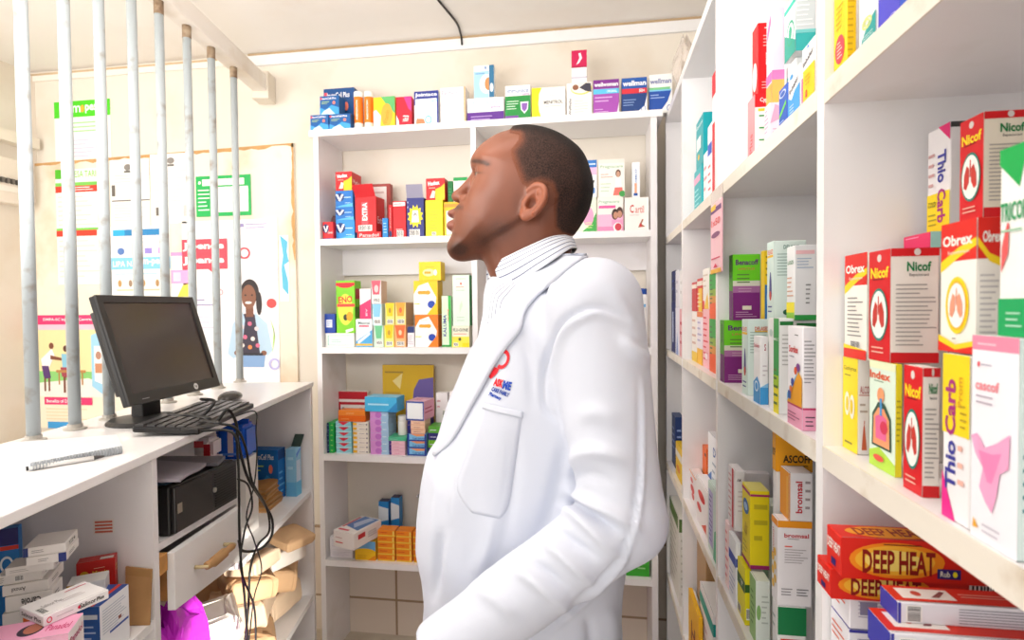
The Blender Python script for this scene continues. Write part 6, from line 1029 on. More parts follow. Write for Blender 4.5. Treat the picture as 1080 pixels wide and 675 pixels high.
# ------------------------------------------------------------------ cables
M_cb = mat('#1b1a1a', .4)
def cable(label, top, hang, r=.0028, q=-.02):
    pts = [atZ(*p_, 1.12+r+.001+(.056 if 140 < p_[0] < 245 else 0)) for p_ in top]
    if top:
        s1_ = atK(hang[0][0], hang[0][1], q)[0]; pts += [np.array(K(s1_-.01, .012, 1.131+r)), np.array(K(s1_, -.02, 1.125+r))]
    for i, (px, py) in enumerate(hang):
        qq = q-.004*math.sin(i*1.3); s, z = atK(px, py, qq); pts.append(np.array(K(s, qq, z)))
    o = MB().tube(smooth_path(pts, 7), r, M_cb, 8).build('computer_cable', smooth=True); return tag(o, label, 'cable')
cable('thick black cable from under the monitor looping down in front of the drawer', [(212, 421), (226, 424)], [(240, 432), (249, 446), (252, 470), (262, 505), (278, 530), (287, 548), (286, 566), (274, 579), (256, 581), (252, 570)], .0036, -.05)
cable('black cable crossing the keyboard and hanging over the counter edge', [(177, 436), (190, 438), (205, 438), (222, 442)], [(248, 451), (259, 472), (266, 508), (281, 535), (284, 560), (272, 575), (264, 600), (262, 640), (258, 680)], .003, -.066)
cable('thin black mouse cord running off the counter edge', [(252, 424), (262, 428)], [(269, 434), (270, 455), (271, 480), (268, 512), (260, 545), (268, 570), (276, 600), (268, 630), (262, 682)], .0017, -.08)
cable('straight black cable hanging beside the drawer front', [(212, 443), (232, 447)], [(245, 456), (251, 484), (252, 520), (252.5, 560), (254, 590), (258, 630), (262, 684)], .0028, -.094)
cable('black cable bowing out below the drawer to the floor', [], [(251, 505), (262, 512), (266, 535), (258, 560), (254, 600), (268, 640), (270, 684)], .0024, -.108)
# ================================================================== the person
YH = .95
def surface_nets(f, org, h):
    nx, ny, nz = f.shape; s = f < 0; c = np.zeros((nx-1, ny-1, nz-1), np.int8); P = np.zeros((nx-1, ny-1, nz-1, 3), np.float32); W = np.zeros((nx-1, ny-1, nz-1), np.float32)
    corner = [(i, j, k) for i in (0, 1) for j in (0, 1) for k in (0, 1)]
    for (i, j, k) in corner: c += s[i:nx-1+i, j:ny-1+j, k:nz-1+k]
    act = (c > 0) & (c < 8); ai = np.argwhere(act); idx = -np.ones(act.shape, np.int64); idx[act] = np.arange(len(ai))
    acc = np.zeros((len(ai), 3)); cnt = np.zeros(len(ai))
    for a in corner:
        for ax in range(3):
            if a[ax]: continue
            b = list(a); b[ax] = 1
            fa = f[ai[:, 0]+a[0], ai[:, 1]+a[1], ai[:, 2]+a[2]]; fb = f[ai[:, 0]+b[0], ai[:, 1]+b[1], ai[:, 2]+b[2]]
            m = (fa < 0) != (fb < 0); t = np.where(m, fa/np.where(m, fa-fb, 1), 0)
            p = np.tile(np.array(a, float), (len(ai), 1)); p[:, ax] += t; acc += p*m[:, None]; cnt += m
    V = (ai+acc/cnt[:, None])*h+np.array(org); F_ = []
    for ax in range(3):
        o1, o2 = (ax+1) % 3, (ax+2) % 3
        sl = [slice(0, n) for n in f.shape]; a_ = [slice(None)]*3; b_ = [slice(None)]*3
        a_[ax] = slice(0, -1); b_[ax] = slice(1, None)
        d = s[tuple(a_)].astype(np.int8)-s[tuple(b_)].astype(np.int8); e = np.argwhere(d != 0)
        ok = (e[:, o1] > 0) & (e[:, o2] > 0) & (e[:, o1] < f.shape[o1]-1) & (e[:, o2] < f.shape[o2]-1); e = e[ok]
        sg = d[e[:, 0], e[:, 1], e[:, 2]]; q = []
        for (u, v) in ((0, 0), (-1, 0), (-1, -1), (0, -1)):
            g = e.copy(); g[:, o1] += u; g[:, o2] += v; q.append(idx[g[:, 0], g[:, 1], g[:, 2]])
        q = np.stack(q, 1); q[sg < 0] = q[sg < 0][:, ::-1]; F_.append(q)
    return V, np.concatenate(F_)
def relax(V, F_, n, lam=.5):
    e = np.concatenate([F_[:, [0, 1]], F_[:, [1, 2]], F_[:, [2, 3]], F_[:, [3, 0]]]); e = np.concatenate([e, e[:, ::-1]])
    for _ in range(n):
        acc = np.zeros_like(V); cnt = np.zeros(len(V)); np.add.at(acc, e[:, 0], V[e[:, 1]]); np.add.at(cnt, e[:, 0], 1)
        V = V+lam*(acc/np.maximum(cnt, 1)[:, None]-V)
    return V
def normals(V, F_):
    n = np.cross(V[F_[:, 2]]-V[F_[:, 0]], V[F_[:, 3]]-V[F_[:, 1]]); N = np.zeros_like(V)
    for i in range(4): np.add.at(N, F_[:, i], n)
    return N/np.maximum(np.linalg.norm(N, axis=1), 1e-9)[:, None]
def poly_sd(U, V, poly):       # signed distance to a closed polygon, negative inside
    P = np.array(poly, float); d = np.full(U.shape, 1e9); ins = np.zeros(U.shape, bool)
    for i in range(len(P)):
        a, b = P[i], P[(i+1) % len(P)]; e = b-a; t = np.clip(((U-a[0])*e[0]+(V-a[1])*e[1])/(e@e), 0, 1)
        d = np.minimum(d, np.hypot(U-a[0]-t*e[0], V-a[1]-t*e[1]))
        c = ((a[1] > V) != (b[1] > V)) & (U < (b[0]-a[0])*(V-a[1])/(b[1]-a[1]+1e-12)+a[0]); ins ^= c
    return np.where(ins, -d, d)
def smin(a, b, k): h = np.clip(.5+.5*(b-a)/k, 0, 1); return b+(a-b)*h-k*h*(1-h)
def smax(a, b, k): return -smin(-a, -b, k)
def ell(G, c, r):
    q = [(G[i]-c[i])/r[i] for i in range(3)]; k = np.sqrt(q[0]**2+q[1]**2+q[2]**2); return (k-1)*min(r)
def cap(G, a, b, ra, rb):
    a = np.array(a, float); b = np.array(b, float); e = b-a; L = e@e
    t = np.clip(((G[0]-a[0])*e[0]+(G[1]-a[1])*e[1]+(G[2]-a[2])*e[2])/L, 0, 1)
    return np.sqrt((G[0]-a[0]-t*e[0])**2+(G[1]-a[1]-t*e[1])**2+(G[2]-a[2]-t*e[2])**2)-(ra+(rb-ra)*t)
def grid(lo, hi, h):
    ax = [np.arange(lo[i], hi[i]+h, h, dtype=np.float32) for i in range(3)]
    return np.meshgrid(*ax, indexing='ij', sparse=True), ax
def sst(x): x = np.clip(x, 0, 1); return x*x*(3-2*x)
def W2(px, py, Y=YH): p = atY(px, py, Y); return (p[0], Y, p[2])
def mesh_obj(name, V, F_, m, parent, attrs=None, smooth=True):
    o0 = _org[parent.name]; me = bpy.data.meshes.new(name)
    me.from_pydata((V-o0).tolist(), [], [list(map(int, f)) for f in F_]); me.materials.append(m)
    me.polygons.foreach_set('use_smooth', [smooth]*len(me.polygons))
    for k, v in (attrs or {}).items():
        a = me.attributes.new(k, 'FLOAT', 'POINT'); a.data.foreach_set('value', np.asarray(v, np.float32))
    me.update(); o = bpy.data.objects.new(name, me); COL.objects.link(o); o.parent = parent; _org[o.name] = o0; return o
def attr_mat(name, base, layers, rough=.5, bump=None, sss=0, spec=.35):
    """base colour with layers (attribute, colour, noise scale, contrast) mixed over it"""
    m = bpy.data.materials.new(name); m.use_nodes = True; nt = m.node_tree; b = nt.nodes['Principled BSDF']; tc = nt.nodes.new('ShaderNodeTexCoord')
    no = nt.nodes.new('ShaderNodeTexNoise'); no.inputs['Scale'].default_value = 60; nt.links.new(tc.outputs['Object'], no.inputs['Vector'])
    mx = nt.nodes.new('ShaderNodeMix'); mx.data_type = 'RGBA'; c = lin(base)
    mx.inputs['A'].default_value = tuple(x*.93 for x in c)+(1,); mx.inputs['B'].default_value = tuple(x*1.07 for x in c)+(1,); nt.links.new(no.outputs['Fac'], mx.inputs['Factor']); cur = mx.outputs['Result']
    for at, colr, sc, con in layers:
        a = nt.nodes.new('ShaderNodeAttribute'); a.attribute_name = at; fac = a.outputs['Fac']
        if sc:
            n2 = nt.nodes.new('ShaderNodeTexNoise'); n2.inputs['Scale'].default_value = sc; n2.inputs['Detail'].default_value = 3; nt.links.new(tc.outputs['Object'], n2.inputs['Vector'])
            mr = nt.nodes.new('ShaderNodeMapRange'); mr.inputs[1].default_value = .36; mr.inputs[2].default_value = .64; mr.inputs[3].default_value = 1-con; mr.inputs[4].default_value = 1; nt.links.new(n2.outputs['Fac'], mr.inputs[0])
            mu_ = nt.nodes.new('ShaderNodeMath'); mu_.operation = 'MULTIPLY'; nt.links.new(fac, mu_.inputs[0]); nt.links.new(mr.outputs[0], mu_.inputs[1]); fac = mu_.outputs[0]
        x = nt.nodes.new('ShaderNodeMix'); x.data_type = 'RGBA'; nt.links.new(fac, x.inputs['Factor']); nt.links.new(cur, x.inputs['A']); x.inputs['B'].default_value = lin(colr)+(1,); cur = x.outputs['Result']
    nt.links.new(cur, b.inputs['Base Color']); b.inputs['Roughness'].default_value = rough; b.inputs['Specular IOR Level'].default_value = spec
    if sss: b.inputs['Subsurface Weight'].default_value = sss; b.inputs['Subsurface Radius'].default_value = (.012, .004, .002); b.inputs['Subsurface Scale'].default_value = .4
    if bump:
        n3 = nt.nodes.new('ShaderNodeTexNoise'); n3.inputs['Scale'].default_value = bump[0]; n3.inputs['Detail'].default_value = 4; nt.links.new(tc.outputs['Object'], n3.inputs['Vector'])
        bp = nt.nodes.new('ShaderNodeBump'); bp.inputs['Strength'].default_value = bump[1]; bp.inputs['Distance'].default_value = bump[2]; nt.links.new(n3.outputs['Fac'], bp.inputs['Height']); nt.links.new(bp.outputs['Normal'], b.inputs['Normal'])
    return m
person = empty('person', (-.12, YH, 0), 'person in a white lab coat and striped shirt standing in profile, looking left', 'person')
# ---------------------------------------------------------------- head and neck
HEAD = [(546.7, 136.5), (537, 139.5), (526.7, 143), (516.7, 148.8), (508.3, 155.3), (502, 162.5), (498.8, 168.5), (497.6, 173.5), (498, 178), (499.5, 183), (499, 190), (497, 200), (493, 208), (487, 214.5), (482.5, 219), (480.5, 225), (480, 231), (479.5, 238), (478.3, 246), (477.8, 251), (476.6, 256), (475.6, 261), (476.4, 266), (480, 270), (486, 272.4), (495, 273.6), (508, 274.6), (512.5, 279), (515, 286), (517.5, 295), (519, 312), (522, 345),
        (602, 345), (603, 270), (603.5, 250), (609.5, 239.5), (616, 228.5), (620.3, 218.3), (622.6, 206.7), (623.6, 196.7), (622.6, 188), (619.8, 178.3), (616.3, 168.3), (610.5, 159.2), (601.5, 151.3), (591.5, 144.8), (580, 139.8), (568, 136.8), (556.7, 135.6)]
HEAD = [tuple(p_[:2]) for p_ in smooth_path([(a, b, 0) for a, b in HEAD[:31]], 4)]+HEAD[31:33]+[tuple(p_[:2]) for p_ in smooth_path([(a, b, 0) for a, b in HEAD[33:]+HEAD[:1]], 4)[:-1]]
hh = .0017
lo = np.array([atY(468, 340, YH)[0], YH-.105, atY(500, 338, YH)[2]]); hi = np.array([atY(632, 130, YH)[0], YH+.105, atY(540, 128, YH)[2]])
G, ax_ = grid(lo, hi, hh)
XX, ZZ = np.meshgrid(ax_[0], ax_[2], indexing='ij')
pp = proj(np.stack([XX, np.full_like(XX, YH), ZZ], -1).reshape(-1, 3)); UU = pp[:, 0].reshape(XX.shape); VV = pp[:, 1].reshape(XX.shape)
MPP = abs(atY(560, 200, YH)[0]-atY(550, 200, YH)[0])/10
D2 = -poly_sd(UU, VV, HEAD)*MPP
jaw = sst(((VV-272)*.868+(UU-485)*.496-1)/7)                  # below the jaw line
jaw = np.maximum(jaw, sst((VV-236)/14)*sst((UU-538)/14))
Bf = .0755-.010*sst((VV-192)/60)-.004*sst((172-VV)/35)-.006*sst((520-UU)/30)
Bf = Bf-.012*sst((VV-235)/35)*sst((530-UU)/40)
B2 = Bf*(1-jaw)+.0575*jaw
R2 = (.064+.022*sst((UU-520)/60))*(1-jaw)+.055*jaw
tt = np.clip(1-D2/R2, 0, None)
Yr = (G[1]-YH)
f = (np.sqrt((Yr/B2[:, None, :])**2+(tt**2)[:, None, :])-1)*np.minimum(B2, R2)[:, None, :]*.8
f = f.astype(np.float32)
def HP(px, py, y=0): p = atY(px, py, YH-abs(y)); return (p[0], YH+y, p[2])
# brow, cheekbones, nose, lips, chin
f = smin(f, cap(G, HP(505, 171.5, -.030), HP(505, 171.5, .030), .0085, .0085), .012)
for s in (-1, 1):
    f = smin(f, ell(G, HP(513, 206, s*.044), (.020, .014, .016)), .02)
    f = smax(f, -ell(G, HP(500.5, 183.5, s*.031), (.010, .0135, .0085)), .009)
    eb = HP(509.2, 183, s*.031)
    lid = np.sqrt((G[0]-eb[0])**2+(G[1]-eb[1])**2+(G[2]-eb[2])**2)-.0136
    slit = ell(G, (eb[0]-.012, eb[1], eb[2]-.0008), (.010, .0125, .0014))
    f = smin(f, lid, .004); f = smax(f, -slit, .0012)
f = smin(f, cap(G, HP(500.5, 186), HP(485.5, 205), .0062, .0095), .008)
f = smin(f, ell(G, HP(484.2, 207.3), (.0133, .0125, .0105)), .005)
for s in (-1, 1):
    f = smin(f, ell(G, HP(490.5, 209.8, s*.0135), (.0105, .0085, .0082)), .004)
    f = smax(f, -ell(G, HP(485.6, 214.6, s*.0075), (.0052, .0036, .0042)), .002)
    f = smax(f, -cap(G, HP(494, 216, s*.026), HP(489, 226, s*.032), .0018, .0012), .008)
f = smin(f, ell(G, HP(480.2, 225.8), (.0128, .023, .0078)), .005)
f = smin(f, ell(G, HP(479.6, 238.3), (.0138, .0205, .0100)), .005)
f = smax(f, -ell(G, HP(474.2, 231.3), (.0085, .026, .0014)), .0025)
f = smin(f, ell(G, HP(486.5, 262), (.0168, .022, .0160)), .020)
# ears
ea, eb2 = np.array([18.0, -33.0])/37.6, None
ea3 = np.array(HP(571, 197))-np.array(HP(553, 230)); ea3 /= np.linalg.norm(ea3)
eback = np.array([ea3[2], 0, -ea3[0]])      # towards the back of the head
for s in (-1, 1):
    c0 = np.array(HP(563.5, 213.5, s*.0755)); out = np.array([0, s, 0.]); bb = eback*.9+out*.45; bb /= np.linalg.norm(bb); nn = np.cross(ea3, bb); nn *= np.sign(nn[1]*s)
    d = [G[i]-c0[i] for i in range(3)]
    A = d[0]*ea3[0]+d[1]*ea3[1]+d[2]*ea3[2]; Bq = d[0]*bb[0]+d[1]*bb[1]+d[2]*bb[2]; Nq = d[0]*nn[0]+d[1]*nn[1]+d[2]*nn[2]
    wE = .0212*(1+.12*np.clip(A/.03, -1, 1))
    plate = (np.sqrt((A/.0295)**2+(Bq/wE)**2+(Nq/.0075)**2)-1)*.0075
    rr = np.sqrt((A/.0272)**2+(Bq/(wE*.9))**2); rim = np.sqrt(((rr-1)*.0205)**2+(Nq-.0058)**2)-.0036
    rim = np.maximum(rim, (-.010-A)*.6+np.where(Bq < 0, (-Bq-.004)*.8, -.004))
    anti = np.sqrt((np.sqrt(((A-.001)/.0165)**2+((Bq-.0005)/.0088)**2)-1)**2*.012**2+(Nq-.0040)**2)-.0027; anti = np.maximum(anti, -Bq-.001)
    e_ = smin(plate, rim, .003); e_ = smax(e_, -(np.sqrt((A/.0215)**2+((Bq-.0015)/.0118)**2+((Nq-.0090)/.0088)**2)-1)*.006, .002); e_ = smin(e_, anti, .002)
    e_ = smax(e_, -(np.sqrt(((A+.003)/.0105)**2+((Bq+.0035)/.0068)**2+((Nq-.004)/.0125)**2)-1)*.006, .002)
    lobe = (np.sqrt(((A+.0235)/.0085)**2+((Bq+.003)/.0088)**2+((Nq-.0012)/.0050)**2)-1)*.005
    trag = (np.sqrt(((A+.006)/.0065)**2+((Bq+.0135)/.0045)**2+((Nq-.003)/.0045)**2)-1)*.0045
    e_ = smin(smin(e_, lobe, .004), trag, .003)
    f = smin(f, e_, .0035)
HV, HF = surface_nets(f, lo, hh); HV = relax(HV, HF, 2, .45)
hp_ = HV.copy(); hp_[:, 1] = YH; q = proj(hp_); hu0, hv0 = q[:, 0], q[:, 1]; yy = HV[:, 1]-YH
hp_[:, 1] = YH-np.abs(yy); q = proj(hp_); hu, hv = q[:, 0], q[:, 1]
HAIR = [(537, 128), (537.5, 140), (547.5, 141.5), (547, 147.5), (538.5, 158), (540, 167), (543, 175.5), (546.5, 185), (550, 193.5), (556, 197.5), (563, 195), (571, 193.5), (581, 196), (585.5, 206), (583.5, 222), (584.5, 240), (592, 246), (610, 250), (640, 240), (640, 128)]
def headsurf(u, v):
    d_ = -poly_sd(u, v, HEAD)*MPP; j = np.maximum(sst(((v-272)*.868+(u-485)*.496-1)/7), sst((v-236)/14)*sst((u-538)/14))
    b_ = .0755-.010*sst((v-192)/60)-.004*sst((172-v)/35)-.006*sst((520-u)/30); b_ = b_-.012*sst((v-235)/35)*sst((530-u)/40); b_ = b_*(1-j)+.0575*j
    r_ = (.064+.022*sst((u-520)/60))*(1-j)+.055*j; return b_*np.sqrt(np.clip(1-np.clip(1-d_/r_, 0, 1)**2, 0, 1))
earmask = (np.abs(hu-563) < 23) & (np.abs(hv-213) < 23) & (np.abs(yy)-headsurf(hu0, hv0) > .0022)
hsd = -poly_sd(hu, hv, HAIR); side = sst((np.abs(yy)-.030)/.035)
hair = sst(hsd/(5+11*side*sst((598-hu)/20))+.12)*(~earmask)
front_fade = sst((585-hu)/45)*side
low_fade = sst((hv-200)/45)
dens = hair*(1-.35*front_fade)*(1-.22*low_fade)
def gs(u0, v0, su, sv): return np.exp(-((hu-u0)/su)**2-((hv-v0)/sv)**2)
beard = np.clip(1.25*gs(483, 263.5, 11, 9)*(hu < 505)+.85*gs(508, 255, 16, 16)+.6*gs(530, 241, 15, 13)+.3*gs(545, 215, 6, 16)+.95*gs(482.5, 218.6, 7, 3.0)*(hu < 489)+.35*gs(479, 247, 3, 3), 0, 1)*(~earmask)
brow = np.clip(gs(501, 169.6, 6, 2.6)+gs(509, 171.0, 6, 2.5)+gs(514, 173.5, 3, 1.8), 0, 1)*(np.abs(yy) > .010)*(hv < 178)
beard = np.maximum(beard, brow*1.0)
lip = np.clip(gs(473, 226.5, 5, 4.5)+gs(472.5, 238.5, 5.5, 5.5), 0, 1)*(np.abs(yy) < .024)
earc = np.where(earmask, .55, 0.)
beard = np.maximum(beard, .95*np.clip(gs(503, 182.2, 5.5, 1.0)*1.2, 0, 1)*(np.abs(yy) > .018))
M_skin = attr_mat('skin', '#74432f', [('blush', '#9c5a40', 0, 0), ('lip', '#80493f', 0, 0), ('beard', '#22140f', 900, .35), ('hair', '#3a2620', 700, .5)], .42, (420, .12, .0006), .08)
# torso core, arms and hands complete the same body
def hand(Wp, d, s, u):
    """relaxed hand: palm and five bent fingers; d along the hand, s across towards the thumb, u back of the hand"""
    Wp, d, s, u = [np.array(v, float) for v in (Wp, d, s, u)]; L = lambda a, b, c: Wp+d*a+s*b+u*c
    lo_ = np.minimum.reduce([L(-.05, 0, 0), L(.20, -.06, -.09), L(.20, .09, .03), L(.2, -.06, .03), L(.1, .09, -.09)])-.04; hi_ = np.maximum.reduce([L(-.05, 0, 0), L(.20, -.06, -.09), L(.20, .09, .03), L(.2, -.06, .03), L(.1, .09, -.09)])+.04
    G_, _ = grid(lo_, hi_, .0028)
    g = cap(G_, L(-.06, 0, 0), L(.02, 0, 0), .027, .026)
    for b in (-.028, -.010, .010, .027): g = smin(g, cap(G_, L(.015, b*.5, 0), L(.085, b, -.002), .015, .0125), .012)
    for b, l in ((-.030, .060), (-.010, .074), (.010, .080), (.029, .070)):
        p0, p1, p2, p3 = L(.085, b, 0), L(.085+l*.48, b*1.1, -.012), L(.085+l*.74, b*1.12, -.032), L(.085+l*.86, b*1.1, -.052)
        g = smin(g, np.minimum(np.minimum(cap(G_, p0, p1, .0098, .0090), cap(G_, p1, p2, .0088, .0082)), cap(G_, p2, p3, .0080, .0072)), .004)
    t0, t1, t2, t3 = L(.02, .022, -.004), L(.055, .048, -.014), L(.082, .058, -.022), L(.104, .060, -.030)
    g = smin(g, np.minimum(np.minimum(cap(G_, t0, t1, .016, .0125), cap(G_, t1, t2, .0115, .0105)), cap(G_, t2, t3, .0100, .0085)), .008)
    V_, F_ = surface_nets(g, lo_, .0028); return relax(V_, F_, 2, .5), F_
Sh = np.array(W2(626, 322, .775)); El = np.array(W2(658, 548, .725)); Wr = np.array(W2(466, 686, .70))
mir = lambda p: np.array([p[0], 2*YH-p[1], p[2]])
parts = [(HV, HF)]
core_lo, core_hi = np.array([-.36, .60, .60]), np.array([.16, 1.30, 1.50])
Gc, _ = grid(core_lo, core_hi, .012)
neck0 = W2(562, 300); core = cap(Gc, (neck0[0], YH, neck0[2]+.03), (neck0[0]+.01, YH, neck0[2]-.02), .054, .06)
core = smin(core, ell(Gc, (-.10, YH, 1.22), (.115, .17, .22)), .04); core = smin(core, ell(Gc, (-.11, YH, .92), (.12, .16, .26)), .05)
for m_ in (lambda p: np.array(p), mir): core = smin(core, np.minimum(cap(Gc, m_(Sh), m_(El), .045, .038), cap(Gc, m_(El), m_(Wr), .036, .027)), .02)
parts.append(surface_nets(core, core_lo, .012))
fd = (Wr-El)/np.linalg.norm(Wr-El)
for sgn, m_ in ((1, lambda p: np.array(p)), (-1, mir)):
    d_ = fd.copy(); d_[1] *= sgn; up = np.array([0, 0, 1.]); up = up-d_*(up@d_); up /= np.linalg.norm(up); sd = np.cross(d_, up)*1.0
    sd = sd if sd[1]*sgn > 0 else -sd      # thumb side towards the middle of the body
    parts.append(hand(m_(Wr+fd*.02), d_, sd, up))
off = 0; VV_ = []; FF_ = []
for v_, f_ in parts: VV_.append(v_); FF_.append(f_+off); off += len(v_)
nb_ = off-len(HV); z_ = np.zeros(nb_)
mesh_obj('body', np.concatenate(VV_), np.concatenate(FF_), M_skin, person, {'hair': np.concatenate([hair*.75, z_]), 'beard': np.concatenate([beard, z_]), 'lip': np.concatenate([lip, z_]), 'blush': np.concatenate([earc, z_])})
# short cropped hair as its own shell
fm = (dens[HF] > .015).all(1); use = np.unique(HF[fm]); mp_ = -np.ones(len(HV), int); mp_[use] = np.arange(len(use)); HN = normals(HV, HF)
ofs = .0006+.0034*dens**2*(1-.75*side)
solid = sst((17-(-poly_sd(hu0, hv0, HEAD)))/11)*sst((hsd-1)/6)*sst((245-hv)/30)
M_hair = attr_mat('cropped_hair', '#74432f', [('fade', '#4d3228', 0, 0), ('dens', '#1a1210', 480, .75), ('solid', '#15100e', 300, .2)], .75, (650, .9, .0022), 0, .25)
mesh_obj('hair', (HV+HN*ofs[:, None])[use], mp_[HF[fm]], M_hair, person, {'dens': np.clip((dens[use])*1.1, 0, 1), 'solid': solid[use], 'fade': sst(hair[use]*1.15)})
# eyes
for s in (-1, 1):
    e0 = np.array(HP(509.2, 183, s*.031)); mb = MB(); vs = []; fs = []; n1, n2 = 14, 20
    def eyefn(u, a): th = PI*(.01+.98*u); return (e0[0]-.0124*math.cos(th), e0[1]+.0124*math.sin(th)*math.cos(a), e0[2]+.0124*math.sin(th)*math.sin(a))
    mb.add(*blob(eyefn, n1, n2), mat('#8f7f78', .25)); ir = []
    for k_, (r_, xx, c_) in enumerate(((.0056, .01135, '#2a1610'), (.0026, .01255, '#080606'))): mb.add([(e0[0]-xx-.0006, e0[1]+r_*math.cos(2*PI*i/18), e0[2]+r_*math.sin(2*PI*i/18)) for i in range(18)], [tuple(range(18))], mat(c_, .15))
    eo = mb.build('eye', person, smooth=True)
# ---------------------------------------------------------------- torso shapes: coat and shirt
TOR = [(519, 288), (512, 296), (509.5, 312), (509.5, 330), (503, 362), (494, 380), (478.5, 420), (465, 460), (457, 472), (452, 500), (448, 530), (447.5, 562), (453, 588), (455, 615), (453.5, 660), (450, 760), (446, 860), (446, 905),
       (676, 905), (668, 840), (660, 760), (656, 690), (655, 650), (660, 600), (668, 540), (676, 470), (680, 400), (676, 352), (664, 318), (645, 292), (622, 272), (605, 262), (598, 268), (560, 283)]
ch = .0042; clo = np.array([-.345, .585, .585]); chi = np.array([.125, 1.315, 1.475])
G, ax_ = grid(clo, chi, ch); XX, ZZ = np.meshgrid(ax_[0], ax_[2], indexing='ij')
pp = proj(np.stack([XX, np.full_like(XX, YH), ZZ], -1).reshape(-1, 3)); UU = pp[:, 0].reshape(XX.shape); VV = pp[:, 1].reshape(XX.shape)
D2 = -poly_sd(UU, VV, TOR)*MPP
B2 = .128+.052*sst((VV-270)/70)+.012*sst((VV-560)/200); R2 = .135
tt = np.clip(1-D2/R2, 0, None); Yr = G[1]-YH
tor = ((np.abs(Yr/B2[:, None, :])**2.3+(np.abs(tt)**2.1)[:, None, :])**.45-1)*.10
tor = tor.astype(np.float32)
hem = .605-G[2]
coat = smax(tor, hem, .004)
def arm(G, m_, grow=0):
    a = cap(G, m_(Sh), m_(El), .066+grow, .053+grow); b = cap(G, m_(El), m_(Wr), .053+grow, .043+grow)
    # sleeve ends in a straight cuff
    e = m_(El); w = m_(Wr); d = (w-e)/np.linalg.norm(w-e); cut = (G[0]-w[0])*d[0]+(G[1]-w[1])*d[1]+(G[2]-w[2])*d[2]
    return smin(a, np.maximum(b, cut-.012), .012)
near = arm(G, lambda p: np.array(p)); far = arm(G, mir)
coat = smin(smin(coat, near, .018), far, .018)
UV_, UF_ = surface_nets(coat, clo, ch); UV_ = relax(UV_, UF_, 3, .5); tree_u = BVHTree.FromPolygons([tuple(v) for v in UV_], [tuple(map(int, f)) for f in UF_])
VCUT = [(470, 250), (606, 250), (598, 258), (585, 267), (568, 279), (553, 293.5), (538, 314), (527, 330), (519, 339), (512, 349), (503, 362.5), (495, 378.5), (478, 400)]
k0 = int((1.27-clo[2])/ch); zs_ = ax_[2][k0:]
g3 = np.stack(np.meshgrid(ax_[0], ax_[1], zs_, indexing='ij'), -1).astype(np.float64); g3[..., 1] = YH-np.abs(g3[..., 1]-YH)
q3 = proj(g3.reshape(-1, 3)); vc = (poly_sd(q3[:, 0], q3[:, 1], VCUT)*MPP).reshape(g3.shape[:3]).astype(np.float32)
coat[:, :, k0:] = smax(coat[:, :, k0:], -vc, .002); del g3, q3
V, Fq = surface_nets(coat, clo, ch); V = relax(V, Fq, 3, .5); N = normals(V, Fq)
# folds, seams and wrinkles sculpted into the cloth on the side of the near arm
q = proj(V); front = (V-np.array([0, 0, H])); vis = (N*front).sum(1) < 0
def stroke(pts, amp, w, taper=True, wi=None):
    """raise (or sink) the cloth along a line measured on the photograph; w in pixels"""
    P = np.array(smooth_path([(a, b, 0) for a, b in pts], 6))[:, :2]; best = np.full(len(V), 1e9); tb = np.zeros(len(V)); n = len(P)-1
    for i in range(n):
        a, b = P[i], P[i+1]; e = b-a; t = np.clip(((q[:, 0]-a[0])*e[0]+(q[:, 1]-a[1])*e[1])/(e@e+1e-9), 0, 1)
        d = np.hypot(q[:, 0]-a[0]-t*e[0], q[:, 1]-a[1]-t*e[1]); m = d < best; best[m] = d[m]; tb[m] = (i+t[m])/n
    g = np.exp(-(best/w)**2); 
    if taper: g *= np.sin(PI*np.clip(tb, .02, .98))**.6
    return g*amp
depth = front@W_; armside = vis & (V[:, 1] < YH-.02)
D = np.zeros(len(V))
S_ = [  # elbow and forearm wrinkles
 ([(596, 516), (618, 528), (645, 541), (676, 562)], .0075, 6), ([(592, 536), (612, 548), (632, 566), (655, 590)], .0085, 6), ([(600, 527), (625, 543), (655, 562)], -.006, 4.5),
 ([(573, 572), (592, 585), (612, 602), (628, 618)], .007, 6), ([(585, 558), (605, 572), (630, 592)], -.0065, 5), ([(598, 492), (615, 478), (640, 478), (664, 488)], .0055, 7), ([(600, 505), (622, 500), (650, 510)], -.0045, 6),
 ([(540, 601), (562, 611), (588, 632), (600, 646)], .006, 7), ([(556, 592), (576, 604), (600, 625)], -.005, 6), ([(500, 620), (524, 632), (545, 652)], .0045, 8), ([(607, 440), (630, 436), (655, 446)], .003, 9),
 # long sleeve seam
 ([(677, 400), (678, 450), (677, 505), (670, 555), (655, 595), (627, 625), (595, 655), (570, 672)], .0035, 2.6), ([(673, 400), (674, 450), (673, 505), (666, 553), (650, 592), (622, 621), (590, 651)], -.003, 2.6),
 # armhole seam
 ([(658, 336), (631, 324), (606, 331), (588, 346), (578, 372), (573, 405), (576, 430), (592, 446)], -.0055, 3.2), ([(664, 342), (632, 330), (608, 337), (594, 350), (585, 374), (580, 405)], .0035, 5),
 # chest and skirt of the coat
 ([(596, 470), (590, 500), (580, 540), (560, 585)], -.0048, 8), ([(552, 360), (560, 395), (562, 430)], -.003, 6), ([(505, 440), (492, 480), (482, 520), (478, 560)], .004, 10), ([(470, 470), (462, 510), (460, 560), (466, 600)], .004, 9), ([(545, 450), (541, 500), (534, 560)], -.0035, 7), ([(520, 545), (514, 580), (500, 608)], .004, 8),
 ([(466, 560), (462, 590), (458, 630)], -.007, 4.5), ([(640, 640), (645, 660), (648, 690)], .004, 8), ([(620, 650), (625, 672), (628, 700)], -.004, 6),
 ([(640, 300), (660, 330), (676, 368)], .003, 8), ([(655, 355), (668, 372), (684, 381)], .006, 6)]
for pts, amp, w in S_: D += stroke(pts, amp, w)
D *= armside*1.7
